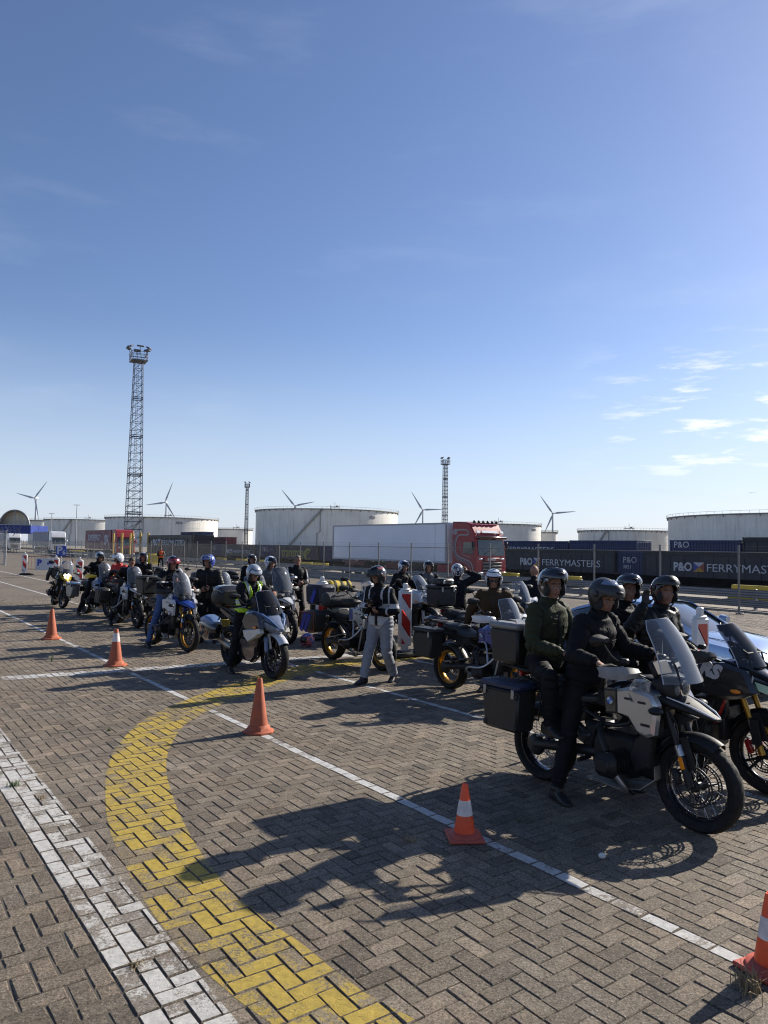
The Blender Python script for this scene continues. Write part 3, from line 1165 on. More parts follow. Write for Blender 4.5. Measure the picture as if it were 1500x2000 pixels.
# ================================================================== FENCE, YARD, CONTAINERS, LORRIES
WIRE = mat('galvanised wire', (0.10, 0.105, 0.11), 0.9, 0.0, var=.2, scale=3)
POSTM = mat('fence post steel', (0.19, 0.19, 0.19), 0.55, 0.5, var=.3, scale=2.5)
FN = 24.53
fence = empty('chain_link_fence', (0, 0, 0), GRID)
tag(fence, 'long chain link fence on grey steel posts across the whole lot', 'fence')
def fpost(m):
    m.tube([(0, 0, -.05), (0, 0, 2.34)], .036, 8)
    m.box((.06, 0, 0.02), (.2, .2, .06), .01)
def fmesh(m):
    W_, H_, k = 3.0, 2.02, .075
    z0 = .06
    c = -H_
    while c < W_:
        for sg in (0, 1):
            y0_, y1_ = max(0, c), min(W_, c + H_)
            if y1_ - y0_ > .02:
                za, zb_ = z0 + (y0_ - c), z0 + (y1_ - c)
                if sg: za, zb_ = z0 + H_ - (za - z0), z0 + H_ - (zb_ - z0)
                m.tube([(sg * .005, y0_, za), (sg * .005, y1_, zb_)], .0019, 3, cap=False)
        c += k
def fwire(m):
    for z, r in ((.08, .003), (2.1, .016), (2.22, .003), (2.31, .003)):
        m.tube([(0, 0, z), (0, 3, z)], r, 5)
for k in range(-2, 50):
    s = 13.21 + 3.0 * k
    o = part('post', 'fpost', fpost, POSTM, fence); o.location = (FN, s, 0)
    o = part('chain_link', 'fmesh', fmesh, WIRE, fence); o['kind'] = 'stuff'; o.location = (FN + .04, s, 0)
    o = part('rail', 'fwire', fwire, WIRE, fence); o['kind'] = 'stuff'; o.location = (FN + .045, s, 0)

# mesh gate at the far left
t = empty('mesh_gate', (-32.808, 62, 0), R(8))
tag(t, 'tall galvanised mesh gate panel at the left picture edge', 'gate')
solo('gate_frame', LAMP, t, lambda m: [m.tube([(-1.2, 0, .1), (-1.2, 0, 2.95), (.95, 0, 2.95), (.95, 0, .1)], .035, 6, closed=True), m.tube([(-1.2, 0, 1.5), (.95, 0, 1.5)], .03, 6)])
def gm(m):
    for k in range(28):
        m.tube([(-1.2 + k * .08, 0, .1), (-1.2 + k * .08, 0, 2.95)], .009, 4)
    for k in range(15):
        m.tube([(-1.2, .01, .2 + k * .19), (.95, .01, .2 + k * .19)], .012, 4)
solo('mesh_infill', LAMP, t, gm)
solo('post', LAMP, t, lambda m: m.tube([(1.05, 0, 0), (1.05, 0, 3.0)], .05, 8))
t = empty('barbed_wire', (-31.601, 61, 2.621), R(8))
tag(t, 'tangle of barbed wire on brackets above the mesh gate', 'barbed wire')
def bw(m):
    r_ = random.Random(2)
    for k in range(5):
        m.tube([(-.9 + .3 * i + r_.uniform(-.1, .1), r_.uniform(-.2, .2), .35 + .3 * math.sin(i * 2.1 + k) + r_.uniform(-.08, .15)) for i in range(9)], .012, 4, sub=3)
    m.tube([(.9, 0, -.1), (1.35, 0, .55)], .03, 5)
    m.tube([(-.4, 0, -.1), (.0, 0, .55)], .03, 5)
solo('wire_coil', LATT, t, bw)

# guard rail behind the fence
GRAIL = mat('galvanised guard rail', (0.20, 0.215, 0.24), 0.45, 0.6, var=.18, scale=1.2)
gr = empty('guard_rail', (0, 0, 0), GRID)
tag(gr, 'double steel guard rail running behind the wire fence', 'guard rail')
GN = 27.1
def beam(m):
    pr_ = [(-.04, .0), (.0, .03), (.0, .09), (-.05, .13), (-.05, .18), (0, .22), (0, .28), (-.04, .31)]
    for z0 in (.42,):
        m.sheet([[(p[0] - .05, y, z0 + p[1]) for p in pr_] for y in (0, 4)], .006)
    m.sheet([[(p[0] - .05, y, .08 + p[1] * .8) for p in pr_] for y in (0, 4)], .006)
def gpost(m):
    m.box((.06, 0, .33), (.14, .09, .82), .01)
for k in range(-1, 34):
    o = part('beam', 'gbeam', beam, GRAIL, gr); o.location = (GN, 8 + 4 * k, 0)
    o = part('post', 'gpost', gpost, GRAIL, gr); o.location = (GN, 10 + 4 * k, 0)

# yellow timber stops on stands beyond the guard rail
YELB = mat('yellow painted steel', (0.55, 0.40, 0.03), 0.5, var=.15, scale=2, dirt=.15)
def stop_beam(m): m.box((0, 0, .98), (.3, 2.1, .3), .03)
def stop_base(m):
    m.box((0, 0, .05), (.5, 2.1, .1), .02)
    for s in (-.8, .8):
        m.box((0, s, .46), (.14, .16, .74), .02)
for i, (s, lab) in enumerate(((17.0, 'yellow stop beam nearest the right picture edge'), (27.8, 'yellow stop beam right of the red lorry above the pillion helmets'),
        (32.5, 'yellow stop beam just right of the red lorry grille'), (54.5, 'yellow stop beam left of the white trailer end'), (57.1, 'yellow stop beam under the yellow group lettering'),
        (64.9, 'yellow stop beam right of the black helmet by the guard rail'), (70.3, 'yellow stop beam left of the black helmet by the guard rail'), (75.4, 'yellow stop beam right behind the blue helmet'),
        (81.5, 'yellow stop beam left behind the blue helmet'), (91.5, 'yellow stop beam beside the orange vest worker'))):
    t = empty('stop_beam', (0, 0, 0), GRID)
    t.location = ns(33, s)
    tag(t, lab, 'barrier', 'yellow trailer stop beams behind the guard rail')
    part('beam', 'stopbeam', lambda m: m.box((0, 0, .47), (.3, 2.1, .3), .03), YELB, t)
    part('base', 'stopbase', stop_base2 if False else (lambda m: [m.box((0, 0, .05), (.6, 2.3, .1), .02)] + [m.box((0, q, .21), (.14, .16, .24), .02) for q in (-.8, .8)]), YELB if i == 0 else GREYM, t)

# ---- containers
NAVY = mat('navy container curtain', (0.016, 0.019, 0.030), 0.5, var=.12, scale=.8, bump=.04, bscale=3, dirt=.15)
NAVYD = mat('dark container top rail', (0.010, 0.011, 0.015), 0.5, var=.1, scale=1)
BLUEC = mat('blue container paint', (0.020, 0.032, 0.095), 0.5, var=.15, scale=1, dirt=.15)
MAROON = mat('maroon container paint', (0.10, 0.022, 0.03), 0.5, var=.15, scale=1, dirt=.15)
OLIVET = mat('olive yellow lettering', (0.34, 0.33, 0.05), 0.55, var=.1)
LOGOB = mat('flag blue', (0.05, 0.07, 0.30), .5); LOGOR = mat('flag red', (0.30, 0.07, 0.04), .5); LOGOY = mat('flag yellow', (0.45, 0.27, 0.02), .5)
LGREY = mat('grey lettering', (0.45, 0.46, 0.48), .5)
def fit_text(s, width, height, mat_, parent, origin, bold=0.0):
    """lettering on the near face (reads towards falling s), stretched to width x height; origin = left end, mid height"""
    me = text_mesh(s, 1.0, .012, 'LEFT', bold)
    xs = [v.co.x for v in me.vertices]; ys = [v.co.y for v in me.vertices]
    x0, kx = min(xs), width / (max(xs) - min(xs))
    yc, ky = (min(ys) + max(ys)) / 2, height / (max(ys) - min(ys))
    for v in me.vertices:
        x, y, z = v.co
        v.co = (origin[0] - z, origin[1] - (x - x0) * kx, origin[2] + (y - yc) * ky)
    return link('lettering', me, mat_, parent)
def ferry_text(parent, s_left, z, k, nface):
    """the carrier's name and quartered flag on the near face"""
    fit_text('P&O', 1.65 * k, .74 * k, WHT, parent, (nface, s_left, z), bold=.035)
    a, b = s_left - 1.78 * k, s_left - 2.72 * k
    zb_, zt = z - .38 * k, z + .38 * k
    mid = ((a + b) / 2, (zb_ + zt) / 2)
    for nm, p, q, ml in (('flag_top', (a, zt), (b, zt), WHT), ('flag_left', (a, zb_), (a, zt), LOGOB), ('flag_right', (b, zt), (b, zb_), LOGOR), ('flag_bottom', (b, zb_), (a, zb_), LOGOY)):
        mb = MB()
        vs = [(nface - .008, x, y) for x, y in (p, q, mid)] + [(nface + .004, x, y) for x, y in (p, q, mid)]
        mb.add(vs, [(0, 1, 2), (5, 4, 3), (0, 3, 4, 1), (1, 4, 5, 2), (2, 5, 3, 0)])
        link(nm, mb.mesh(nm), ml, parent)
    fit_text('FERRYMASTERS', 7.0 * k, .62 * k, WHT, parent, (nface, s_left - 2.95 * k, z - .02 * k))

def container(n, s0, s1, zb_, h, m, label, corr=True, top=None, chassis=False, group='containers behind the fence', name='container', cat='container'):
    t = empty(name, (0, 0, 0), GRID)
    L = s1 - s0
    t.location = ns(n, s0, zb_)
    tag(t, label, cat, group)
    def body(mb):
        mb.box((1.22, L / 2, h / 2), (2.40, L - .02, h - .02))
        if not corr:
            k = int(L / 1.2)
            for i in range(1, k):
                mb.box((-.005, L * i / k, h * .46), (.03, .035, h * .78))
    solo('body', m, t, body)
    if corr:
        def ribs(mb):
            for face in (0, 1):
                k = int((L if face == 0 else 2.3) / .28)
                for i in range(k):
                    if face == 0:
                        y = .2 + (L - .4) * (i + .5) / k
                        mb.prism([(y - .10, 0), (y - .06, -.035), (y + .06, -.035), (y + .10, 0)], .2, h - .2, 0, axis='z')
                    else:
                        mb.box((.15 + 2.1 * (i + .5) / k, -.015, h / 2), (.14, .03, h - .3))
        def ribs2(mb):
            k = int(L / .28)
            for i in range(k):
                y = .2 + (L - .4) * (i + .5) / k
                mb.box((-.005, y, h / 2), (.05, .15, h - .34), .015)
            for i in range(8):
                mb.box((.2 + .29 * i, -.006, h / 2), (.15, .05, h - .34), .015)
        solo('corrugation', m, t, ribs2)
    solo('top_rail', top or m, t, lambda mb: mb.box((1.22, L / 2, h - .09 if corr else h - .18), (2.5, L + .01, .16 if corr else .34), .01))
    solo('bottom_rail', top or m, t, lambda mb: mb.box((1.22, L / 2, .09), (2.5, L + .01, .2), .01))
    for a, b in ((.06, .06), (.06, L - .06)):
        solo('corner_post', top or m, t, lambda mb: mb.box((a, b, h / 2), (.17, .17, h + .01), .01))
    return t
H_ = 2.75
c = container(56, 41.6, 55.3, -.65, H_, NAVY, 'navy curtain container with white lettering right of the red lorry', corr=False, top=NAVYD)
ferry_text(c, 53.1 - 41.6, 1.5, 1.0, -.012)
lettering('P&O Ferrymasters', .30, LGREY, c, (-.012, 5.0, H_ - .28), (0, -1, 0), (0, 0, 1))
c = container(56.3, 38.7, 41.5, -.65, 2.72, BLUEC, 'short blue corrugated container between the two lettered navy containers')
lettering('P&O', .75, LGREY, c, (-.045, 2.2, 1.9), (0, -1, 0), (0, 0, 1), depth=.01)
lettering('3821', .45, LGREY, c, (-.045, 2.2, 1.3), (0, -1, 0), (0, 0, 1), depth=.01)
c = container(56, 24.6, 38.6, -.65, H_, NAVY, 'navy curtain container with large white lettering at far right', corr=False, top=NAVYD)
ferry_text(c, 35.7 - 24.6, 1.5, 1.0, -.012)
lettering('P&O Ferrymasters', .30, LGREY, c, (-.012, 3.5, H_ - .28), (0, -1, 0), (0, 0, 1))
container(56, 10.7, 24.4, -.65, H_, NAVY, 'navy curtain container reaching out of the right picture edge', corr=False, top=NAVYD)
container(56, 55.5, 69.2, -.65, H_, NAVY, 'plain navy container mostly behind the red lorry', corr=False, top=NAVYD)
container(56, 69.4, 83, -.65, H_, NAVY, 'plain navy container hidden behind the white trailer', corr=False, top=NAVYD)
container(56.2, 87.1, 93.1, -.65, 2.72, BLUEC, 'blue corrugated container left of the white trailer end')
c = container(56, 93.3, 107, -.65, H_, NAVY, 'dark container with olive yellow group lettering', corr=False, top=NAVYD)
lettering('transmec', 2.1, OLIVET, c, (-.012, 11.3, 1.65), (0, -1, 0), (0, 0, 1), depth=.012, bold=.02)
lettering('group', 1.3, OLIVET, c, (-.012, 7.3, .62), (0, -1, 0), (0, 0, 1), depth=.012, bold=.02)
def emb(mb):
    for a0_, a1_, r0_, r1_ in ((.7, 5.6, .62, 1.05), (.9, 3.6, .2, .45)):
        g = [[(-.012, 3.0 - rr * math.cos(a), 1.35 + rr * math.sin(a)) for rr in (r0_, r1_)] for a in np.linspace(a0_, a1_, 20)]
        mb.sheet(g, .01)
solo('emblem', OLIVET, c, emb)
c = container(56.2, 107.2, 113.9, -.65, 2.72, BLUEC, 'blue corrugated container right of the black helmet by the guard rail')
lettering('P&O', 1.0, LGREY, c, (-.045, 4.5, 2.0), (0, -1, 0), (0, 0, 1), depth=.01)
c = container(56, 114.1, 127.8, -.65, H_, NAVY, 'navy container lettered in white between the blue helmet and black helmet', corr=False, top=NAVYD)
ferry_text(c, 125.9 - 114.1, 1.5, 1.0, -.012)
c = container(56.2, 128, 134.1, -.65, 2.72, BLUEC, 'blue corrugated container right above the blue helmet')
lettering('P&O', 1.0, LGREY, c, (-.045, 4.5, 2.0), (0, -1, 0), (0, 0, 1), depth=.01)
c = container(56, 134.3, 148, -.65, H_, NAVY, 'navy container lettered in white above the red and blue helmet', corr=False, top=NAVYD)
ferry_text(c, 146.1 - 134.3, 1.5, 1.0, -.012)
# second line of boxes, on chassis
c = container(62, 52, 65.7, .3, 2.72, BLUEC, 'blue container standing high just right of the red lorry roof')
ferry_text(c, 11.8, 1.75, 1.0, -.05)
container(62, 43.5, 53.2 - 1.5, .35, 2.75, BLUEC, 'plain blue container standing high under the cream tank')
c = container(62, 33.2, 39.9, .4, 2.75, BLUEC, 'blue container standing high in front of the huge pale tank')
c2 = c
ferry_text(c, 5.0, 1.5, .45, -.05)
lettering('P&O', .8, WHT, c, (-.05, 6.3, 2.3), (0, -1, 0), (0, 0, 1), depth=.01)
c = container(62, 18.5, 33.0, .55, 2.85, NAVY, 'nearly black container standing high at the right picture edge', corr=False, top=NAVYD)
lettering('P&O', 1.5, WHT, c, (-.012, 11.9, .62), (0, -1, 0), (0, 0, 1), depth=.012)
c = container(29.2, 74.314, 88.014, .45, 2.6, NAVYD, 'black box trailer with white lettering right of the yellow posts', corr=False, top=NAVYD, name='box_trailer', cat='trailer', group='trailers parked along the haul road')
ferry_text(c, 12.2, 1.75, 1.0, -.012)
def undercar(mb):
    for q in (1.2, 2.5, 3.8):
        for x in (.35, 2.1):
            mb.lathe([(.1, -.13), (.46, -.13), (.5, -.08), (.5, .08), (.46, .13), (.1, .13)], 20, c=(x, q, .05), axis='x')
    mb.box((1.22, 6.8, -.02), (.9, 13, .16))
    for x in (.4, 2.0):
        mb.box((x, 10.5, -.15), (.12, .12, .6))
solo('running_gear', RUB, c, undercar)
c = container(64, 156.248, 169.948, 2.15, 2.7, BLUEC, 'blue container stacked on top left of the red and blue helmet')
ferry_text(c, 11.2, 1.2, .9, -.05)
container(64, 156.248, 169.948, -.62, 2.7, MAROON, 'maroon container underneath the stacked blue container')
container(60, 135.401, 145.901, .85, 2.7, MAROON, 'maroon container left of the slim mast')
PURP = mat('purple white container paint', (0.18, 0.17, 0.30), .5, var=.3, scale=1.5)
c = container(60, 148.978, 153.478, 1.1, 2.7, PURP, 'small violet container with pale lettering beside the black box trailer')
lettering('MSC', 1.5, WHT, c, (-.05, 4.0, 1.7), (0, -1, 0), (0, 0, 1), depth=.01)

# ---- lorries: local y = s axis (front at small s), x = n axis
TRW = mat('white trailer panel', (0.72, 0.73, 0.78), 0.35, var=.05, scale=.4, coat=.2)
CABRED = mat('deep red cab paint', (0.25, 0.010, 0.016), 0.42, var=.08, scale=2, coat=.12)
CABWH = mat('white cab paint', (0.62, 0.63, 0.64), 0.3, var=.06, scale=2, coat=.4)
DGLASS = mat('dark cab glass', (0.035, 0.05, 0.055), 0.08, var=.05, scale=3, coat=.5)
CURT = mat('grey blue trailer curtain', (0.20, 0.22, 0.27), 0.5, var=.12, scale=.8)
REDC = mat('wine red trailer curtain', (0.17, 0.035, 0.06), 0.5, var=.12, scale=.8)
STRIPE = mat('pale cab stripe', (0.26, 0.24, 0.26), 0.4, var=.1)
def wheelm(m):
    m.lathe([(.12, -.15), (.28, -.15), (.30, -.06), (.36, -.14), (.47, -.15), (.505, -.1), (.51, 0), (.505, .1), (.47, .15), (.12, .15)], 28, axis='x')
def lorry(n, s_front, cabm, trm, trl, label, detail=False, cablen=2.25, roofz=3.72):
    t = empty('lorry', (0, 0, 0), GRID)
    t.location = ns(n, s_front, -.004)
    tag(t, label, 'lorry', 'lorries on the haul road')
    wd = 2.5
    # cab: side outline in (y back, z) extruded across
    def cab(m):
        prof = [(.0, .42), (-.02, 1.0), (.0, 1.62), (.13, 2.62), (.22, 3.0), (.62, roofz - .12), (1.0, roofz), (cablen, roofz + .05), (cablen, .62), (1.95, .62), (1.80, .98), (1.45, 1.12), (1.08, .98), (.92, .62), (.88, .42)]
        rings = []
        for x, ins in ((0, .07), (.07, 0), (wd - .07, 0), (wd, .07)):
            cy, cz = 1.1, 2.0
            rg = []
            for y, z in prof:
                d = math.hypot(y - cy, z - cz)
                k = (d - ins) / d
                rg.append((x, cy + (y - cy) * k, cz + (z - cz) * k))
            rings.append(rg)
        m.loft(rings, smooth=False)
    solo('cab', cabm, t, cab, sharp=30)
    # windscreen follows the rake
    def ws(m):
        g = []
        for x in np.linspace(.16, wd - .16, 8):
            bow = .05 * (1 - ((x - wd / 2) / (wd / 2)) ** 2)
            g.append([(x, -.012 + .13 * q - bow * .6, 1.66 + .98 * q) for q in np.linspace(0, 1, 4)])
        m.sheet(g, .03)
    solo('windscreen', DGLASS, t, ws)
    solo('wiper', BLK, t, lambda m: [m.tube([(x, -.07, 1.68), (x + .55, -.02, 1.98)], .012, 4) for x in (.5, 1.3)])
    def sg(m):
        o_ = [(.30, 1.72), (.36, 2.42), (.62, 2.48), (1.16, 2.48), (1.2, 2.3), (1.2, 1.78)]
        m.prism(o_, .02, -.015, .006, axis='y')
    def swap(mb):       # (x=len, y=lat) -> (lat, len)
        mb.v = [(v[1], v[0], v[2]) for v in mb.v]
    mb = MB(); sg(mb); swap(mb)
    link('side_window', mb.mesh('side_window'), DGLASS, t)
    solo('visor', mat('smoked sun visor', (.03, .006, .008), .2, coat=.5) if cabm is CABRED else BLK, t, lambda m: m.box((wd / 2, -.02, 2.78), (wd - .1, .3, .16), .04, rot=Matrix.Rotation(.3, 3, 'X')))
    # grille and bumper
    solo('grille', BLK, t, lambda m: m.box((wd / 2, -.03, 1.0), (1.5, .06, .95), .02))
    for k in range(4):
        solo('grille_bar', STRIPE if detail else GREYM, t, lambda m: m.box((wd / 2, -.07, .62 + k * .2), (1.62, .05, .05), .012))
    solo('grille_panel', cabm, t, lambda m: m.box((wd / 2, -.05, 1.42), (1.3, .09, .22), .03))
    solo('bumper', cabm, t, lambda m: m.box((wd / 2, .02, .42), (wd - .04, .26, .3), .06))
    for sx in (.27, wd - .27):
        solo('headlight', WHITEP, t, lambda m: m.box((sx, -.09, .56), (.42, .08, .2), .05))
        solo('upper_light', WHITEP, t, lambda m: m.box((sx + (.06 if sx < 1 else -.06), -.03, 1.45), (.3, .07, .12), .03))
    for sx, q in ((-.18, -1), (wd + .18, 1)):
        solo('mirror', cabm if not detail else BLK, t, lambda m: m.box((sx, .12, 2.25), (.2, .14, .5), .05))
    if detail:
        for k in range(6):
            solo('roof_lamp', GREYM, t, lambda m: m.ell((.3 + k * .38, .55, roofz + .02), (.10, .07, .10), 12, 8))
        solo('lamp_bar', GREYM, t, lambda m: m.tube([(.1, .58, roofz - .06), (wd - .1, .58, roofz - .06)], .035, 6))
        solo('light_box', WHITEP, t, lambda m: m.box((wd / 2, .2, 3.12), (1.35, .06, .2), .02, rot=Matrix.Rotation(-.55, 3, 'X')))
        for sx in (.25, wd - .25):
            solo('marker_lamp', WHITEP, t, lambda m: m.box((sx, .17, 3.1), (.3, .08, .2), .03, rot=Matrix.Rotation(-.55, 3, 'X')))
        # long pale pinstripe sweeping over the side
        def st(m):
            pts = [(2.18, 3.02), (1.9, 3.22), (1.5, 3.24), (.9, 3.22), (.72, 3.0), (.9, 2.92), (1.6, 2.9), (1.86, 2.55), (1.95, 2.1), (1.85, 1.75), (1.55, 1.55), (1.1, 1.42), (.62, 1.28), (.42, 1.1), (.26, .6)]
            P = spline([V((-.012, y, z)) for y, z in pts], 6)
            w = .045
            g = []
            for i in range(len(P)):
                d = (P[min(i + 1, len(P) - 1)] - P[max(i - 1, 0)]).normalized()
                nn = V((0, -d.z, d.y))
                g.append([P[i] - nn * w, P[i] + nn * w])
            m.sheet(g, .006)
            P = spline([V((-.014, y, z)) for y, z in [(1.42, 2.55), (1.5, 2.2), (1.4, 1.85), (1.15, 1.68), (.5, 1.5)]], 6)
            g = []
            for i in range(len(P)):
                d = (P[min(i + 1, len(P) - 1)] - P[max(i - 1, 0)]).normalized()
                nn = V((0, -d.z, d.y))
                g.append([P[i] - nn * .02, P[i] + nn * .02])
            m.sheet(g, .006)
        solo('pinstripe', STRIPE, t, st)
        def st2(m):
            P = spline([V((-.009, y, z)) for y, z in [(1.72, 2.86), (2.02, 2.4), (2.02, 1.9), (1.75, 1.5), (1.2, 1.34), (.7, 1.14), (.5, .9)]], 6)
            g = []
            for i in range(len(P)):
                d = (P[min(i + 1, len(P) - 1)] - P[max(i - 1, 0)]).normalized()
                nn = V((0, -d.z, d.y))
                w = .11
                g.append([P[i] - nn * w * .2, P[i] + nn * w])
            m.sheet(g, .005)
        solo('side_stripe', mat('grey cab stripe', (.14, .12, .14), .4), t, st2)
        lettering('SCANIA', .2, WHT, t, (wd / 2 - .42, -.1, 1.42), (1, 0, 0), (0, 0, 1), depth=.006, bold=.01)
        solo('emblem', STRIPE, t, lambda m: m.lathe([(.01, 0), (.2, 0), (.2, .02), (.01, .02)], 20, c=(-.012, 1.95, 3.12), axis='x'))
        solo('side_skirt', cabm, t, lambda m: m.box((.05, 3.0, .72), (.08, 1.5, .62), .03))
        solo('fuel_tank', ALU, t, lambda m: m.box((.42, 3.0, .75), (.6, 1.4, .6), .1))
    # trailer
    y0_, L = cablen + .55, 13.65
    def box(m):
        m.box((wd / 2, y0_ + L / 2, (1.1 + roofz) / 2), (wd, L, roofz - 1.1), .03)
    solo('trailer_box', trm, t, box)
    def seams(m):
        for k in ((1,) if trm is TRW else range(1, 12)):
            m.box((-.004, y0_ + L * k / 12, (1.1 + roofz) / 2), (.012, .02, roofz - 1.3))
        m.box((-.006, y0_ + L / 2, roofz - .05), (.03, L, .1))
        m.box((-.006, y0_ + L / 2, 1.16), (.03, L, .12))
        m.box((-.01, y0_ + .06, (1.1 + roofz) / 2), (.04, .12, roofz - 1.1))
        m.box((-.01, y0_ + L - .06, (1.1 + roofz) / 2), (.04, .12, roofz - 1.1))
    solo('trailer_seam', LAMP if trm is TRW else trm, t, seams)
    solo('chassis', BLK, t, lambda m: [m.box((wd / 2, 8, .85), (1.0, 15, .22)), m.box((.1, 1.2 + cablen + 3, .8), (.1, 2.2, .4)), m.box((wd / 2, y0_ + L - .1, .55), (wd - .1, .1, .14))])
    if detail:
        solo('pallet_box', mat('rusty red side box', (.13, .03, .02), .6, dirt=.3), t, lambda m: m.box((.1, y0_ + 5.2, .82), (.3, 2.6, .46), .02))
        solo('side_guard', MATS['rusty red side box'], t, lambda m: m.box((.1, y0_ + 10.6, .86), (.1, 2.6, .34), .02))
    for q in ([1.44, 5.0] + [y0_ + L - 2 - k * 1.31 for k in range(3)]):
        for x in (.2, wd - .2):
            o = part('wheel', 'lorrywheel', wheelm, RUB, t)
            o.location = (x, q, .51)
    return t
lo = lorry(31, 33.0, CABRED, TRW, 0, 'deep red lorry with a long plain white trailer', detail=True)
lo = lorry(30, 143.818, CABWH, CURT, 0, 'white lorry with a grey curtain trailer behind the P6 sign', roofz=3.95)
lo = lorry(30, 187.372, CABWH, CURT, 0, 'white lorry cab next to the mesh gate at far left', roofz=3.8)
lo = lorry(30, 103.685, CABRED, REDC, 0, 'red lorry with a wine red lettered trailer behind the yellow posts', roofz=3.9)
lettering('SUPERFERGY', 1.25, WHT, lo, (-.02, 2.8 + 12.2, 2.75), (0, -1, 0), (0, 0, 1), depth=.01, shear=.2, bold=.02)
lettering('SV', 1.9, WHT, lo, (-.02, 2.8 + 3.2, 2.4), (0, -1, 0), (0, 0, 1), depth=.01, bold=.08)

# tall yellow guide posts
YPOST = mat('yellow guide post paint', (0.50, 0.33, 0.07), 0.6, var=.15, scale=3)
for i, px_ in enumerate((99.638, 97.59, 95.827, 93.906, 91.441, 89.856, 88.505, 87.001)):
    t = link('guide_post', MB().tube([(0, 0, 0), (0, 0, 3.35)], .115, 10).mesh('guide_post'), YPOST)
    t.location = ns(28.4 + (.9 if i % 2 else 0), px_ + (1.5 if i % 2 else 0), -.01)
    tag(t, 'tall plain yellow guide post in front of the red lorry cab', 'post', 'tall yellow guide posts')
# yellow cabinet and a low yellow crash block far left
def yb(m):
    m.box((0, 0, .55), (1.1, .7, .95), .05)
    m.box((0, 0, .04), (1.3, .9, .1), .02)
t = empty('yellow_cabinet', ns(24.9, 73.748), GRID)
tag(t, 'small yellow cabinet left of the orange vest worker', 'cabinet')
solo('body', YELB, t, yb)
solo('door', mat('cabinet door tan', (.42, .30, .12), .6), t, lambda m: m.box((-.56, 0, .58), (.03, .5, .7), .01))
t = empty('barrier_block', (-58.139, 140, 0), .2)
tag(t, 'long low yellow crash barrier lying beyond the fence at left', 'barrier')
solo('block', YELB, t, lambda m: [m.prism([(-1.5, 0), (-1.5, .3), (-1.2, .55), (1.0, .5), (1.5, .25), (1.5, 0)], -.3, .3, .05)])
solo('foot', YELB, t, lambda m: [m.box((x, 0, .05), (.5, .9, .1), .02) for x in (-1, 0, 1)])

# ================================================================== MOTORCYCLES
# bike space: x forward, y left, z up, origin on the ground midway between the wheels
FX, RX, WR, RR = 0.76, -0.75, 0.345, 0.33

def tyre(m, R_, w, cx, cz, knob=0.004, n=72):
    h = w / 2
    prof = [(R_ - .085, -h * .62), (R_ - .06, -h * .95), (R_ - .03, -h), (R_ - .012, -h * .78), (R_ - .003, -h * .42), (R_, 0), (R_ - .003, h * .42), (R_ - .012, h * .78), (R_ - .03, h), (R_ - .06, h * .95), (R_ - .085, h * .62), (R_ - .085, -h * .62)]
    def wob(j, q, r, hh):
        if 3 <= q <= 7 and (j + (q % 2)) % 3 == 0:
            r -= knob
        return r, hh
    m.lathe(prof, n, (cx, 0, cz), 'y', wob=wob)
def rim(m, R_, w, cx, cz):
    a, h = R_ - .085, w * .31
    m.lathe([(a + .006, -h), (a + .006, h), (a - .012, h), (a - .03, h * .4), (a - .032, 0), (a - .03, -h * .4), (a - .012, -h), (a + .006, -h)], 48, (cx, 0, cz), 'y')
def hub(m, cx, cz, r=.045, w=.16):
    m.lathe([(.012, -w / 2), (r * .7, -w / 2), (r, -w * .32), (r * .6, -w * .2), (r * .6, w * .2), (r, w * .32), (r * .7, w / 2), (.012, w / 2)], 20, (cx, 0, cz), 'y')
def spokes(m, R_, cx, cz, n=32, w=.05):
    a = R_ - .105
    for k in range(n):
        t = 2 * math.pi * k / n
        d = t + (0.32 if (k // 2) % 2 else -0.32)
        y = w if k % 2 else -w
        m.tube([(cx + .04 * math.cos(d), y, cz + .04 * math.sin(d)), (cx + a * math.cos(t), y * .35, cz + a * math.sin(t))], .0026, 4, cap=False)
def castspokes(m, R_, w, cx, cz, n=5):
    a = R_ - .10
    for k in range(n):
        for q in (-.16, .16):
            t = 2 * math.pi * k / n
            m.tube([(cx + .03 * math.cos(t), 0, cz + .03 * math.sin(t)), (cx + a * .55 * math.cos(t + q * .6), 0, cz + a * .55 * math.sin(t + q * .6)), (cx + a * 1.02 * math.cos(t + q), 0, cz + a * 1.02 * math.sin(t + q))], [.022, .014, .013], 6)
def disc(m, r, cx, cz, y):
    n = 40
    for (a, b) in ((r, r - .012), (r - .024, r - .036)):
        m.lathe([(b, y - .0025), (a, y - .0025), (a, y + .0025), (b, y + .0025), (b, y - .0025)], n, (cx, 0, cz), 'y')
    for k in range(n):
        t = 2 * math.pi * k / n
        m.box((cx + (r - .018) * math.cos(t), y, cz + (r - .018) * math.sin(t)), (.016, .004, .006), rot=Matrix.Rotation(-t, 3, 'Y'))
    for k in range(6):
        t = 2 * math.pi * k / 6
        m.tube([(cx + .05 * math.cos(t), y * .8, cz + .05 * math.sin(t)), (cx + (r - .034) * math.cos(t + .25), y, cz + (r - .034) * math.sin(t + .25))], .006, 5)
def arc_fender(m, cx, cz, R_, w, a0, a1, drop=.05):
    g = []
    for t in np.linspace(R(a0), R(a1), 14):
        row = []
        for q in np.linspace(-1, 1, 7):
            r = R_ - drop * abs(q) ** 2.2
            row.append((cx + r * math.cos(t), q * w / 2, cz + r * math.sin(t)))
        g.append(row)
    m.sheet(g, .006)
def rbox(m, c, s, ch=.03, **k):
    m.box(c, s, ch, **k)

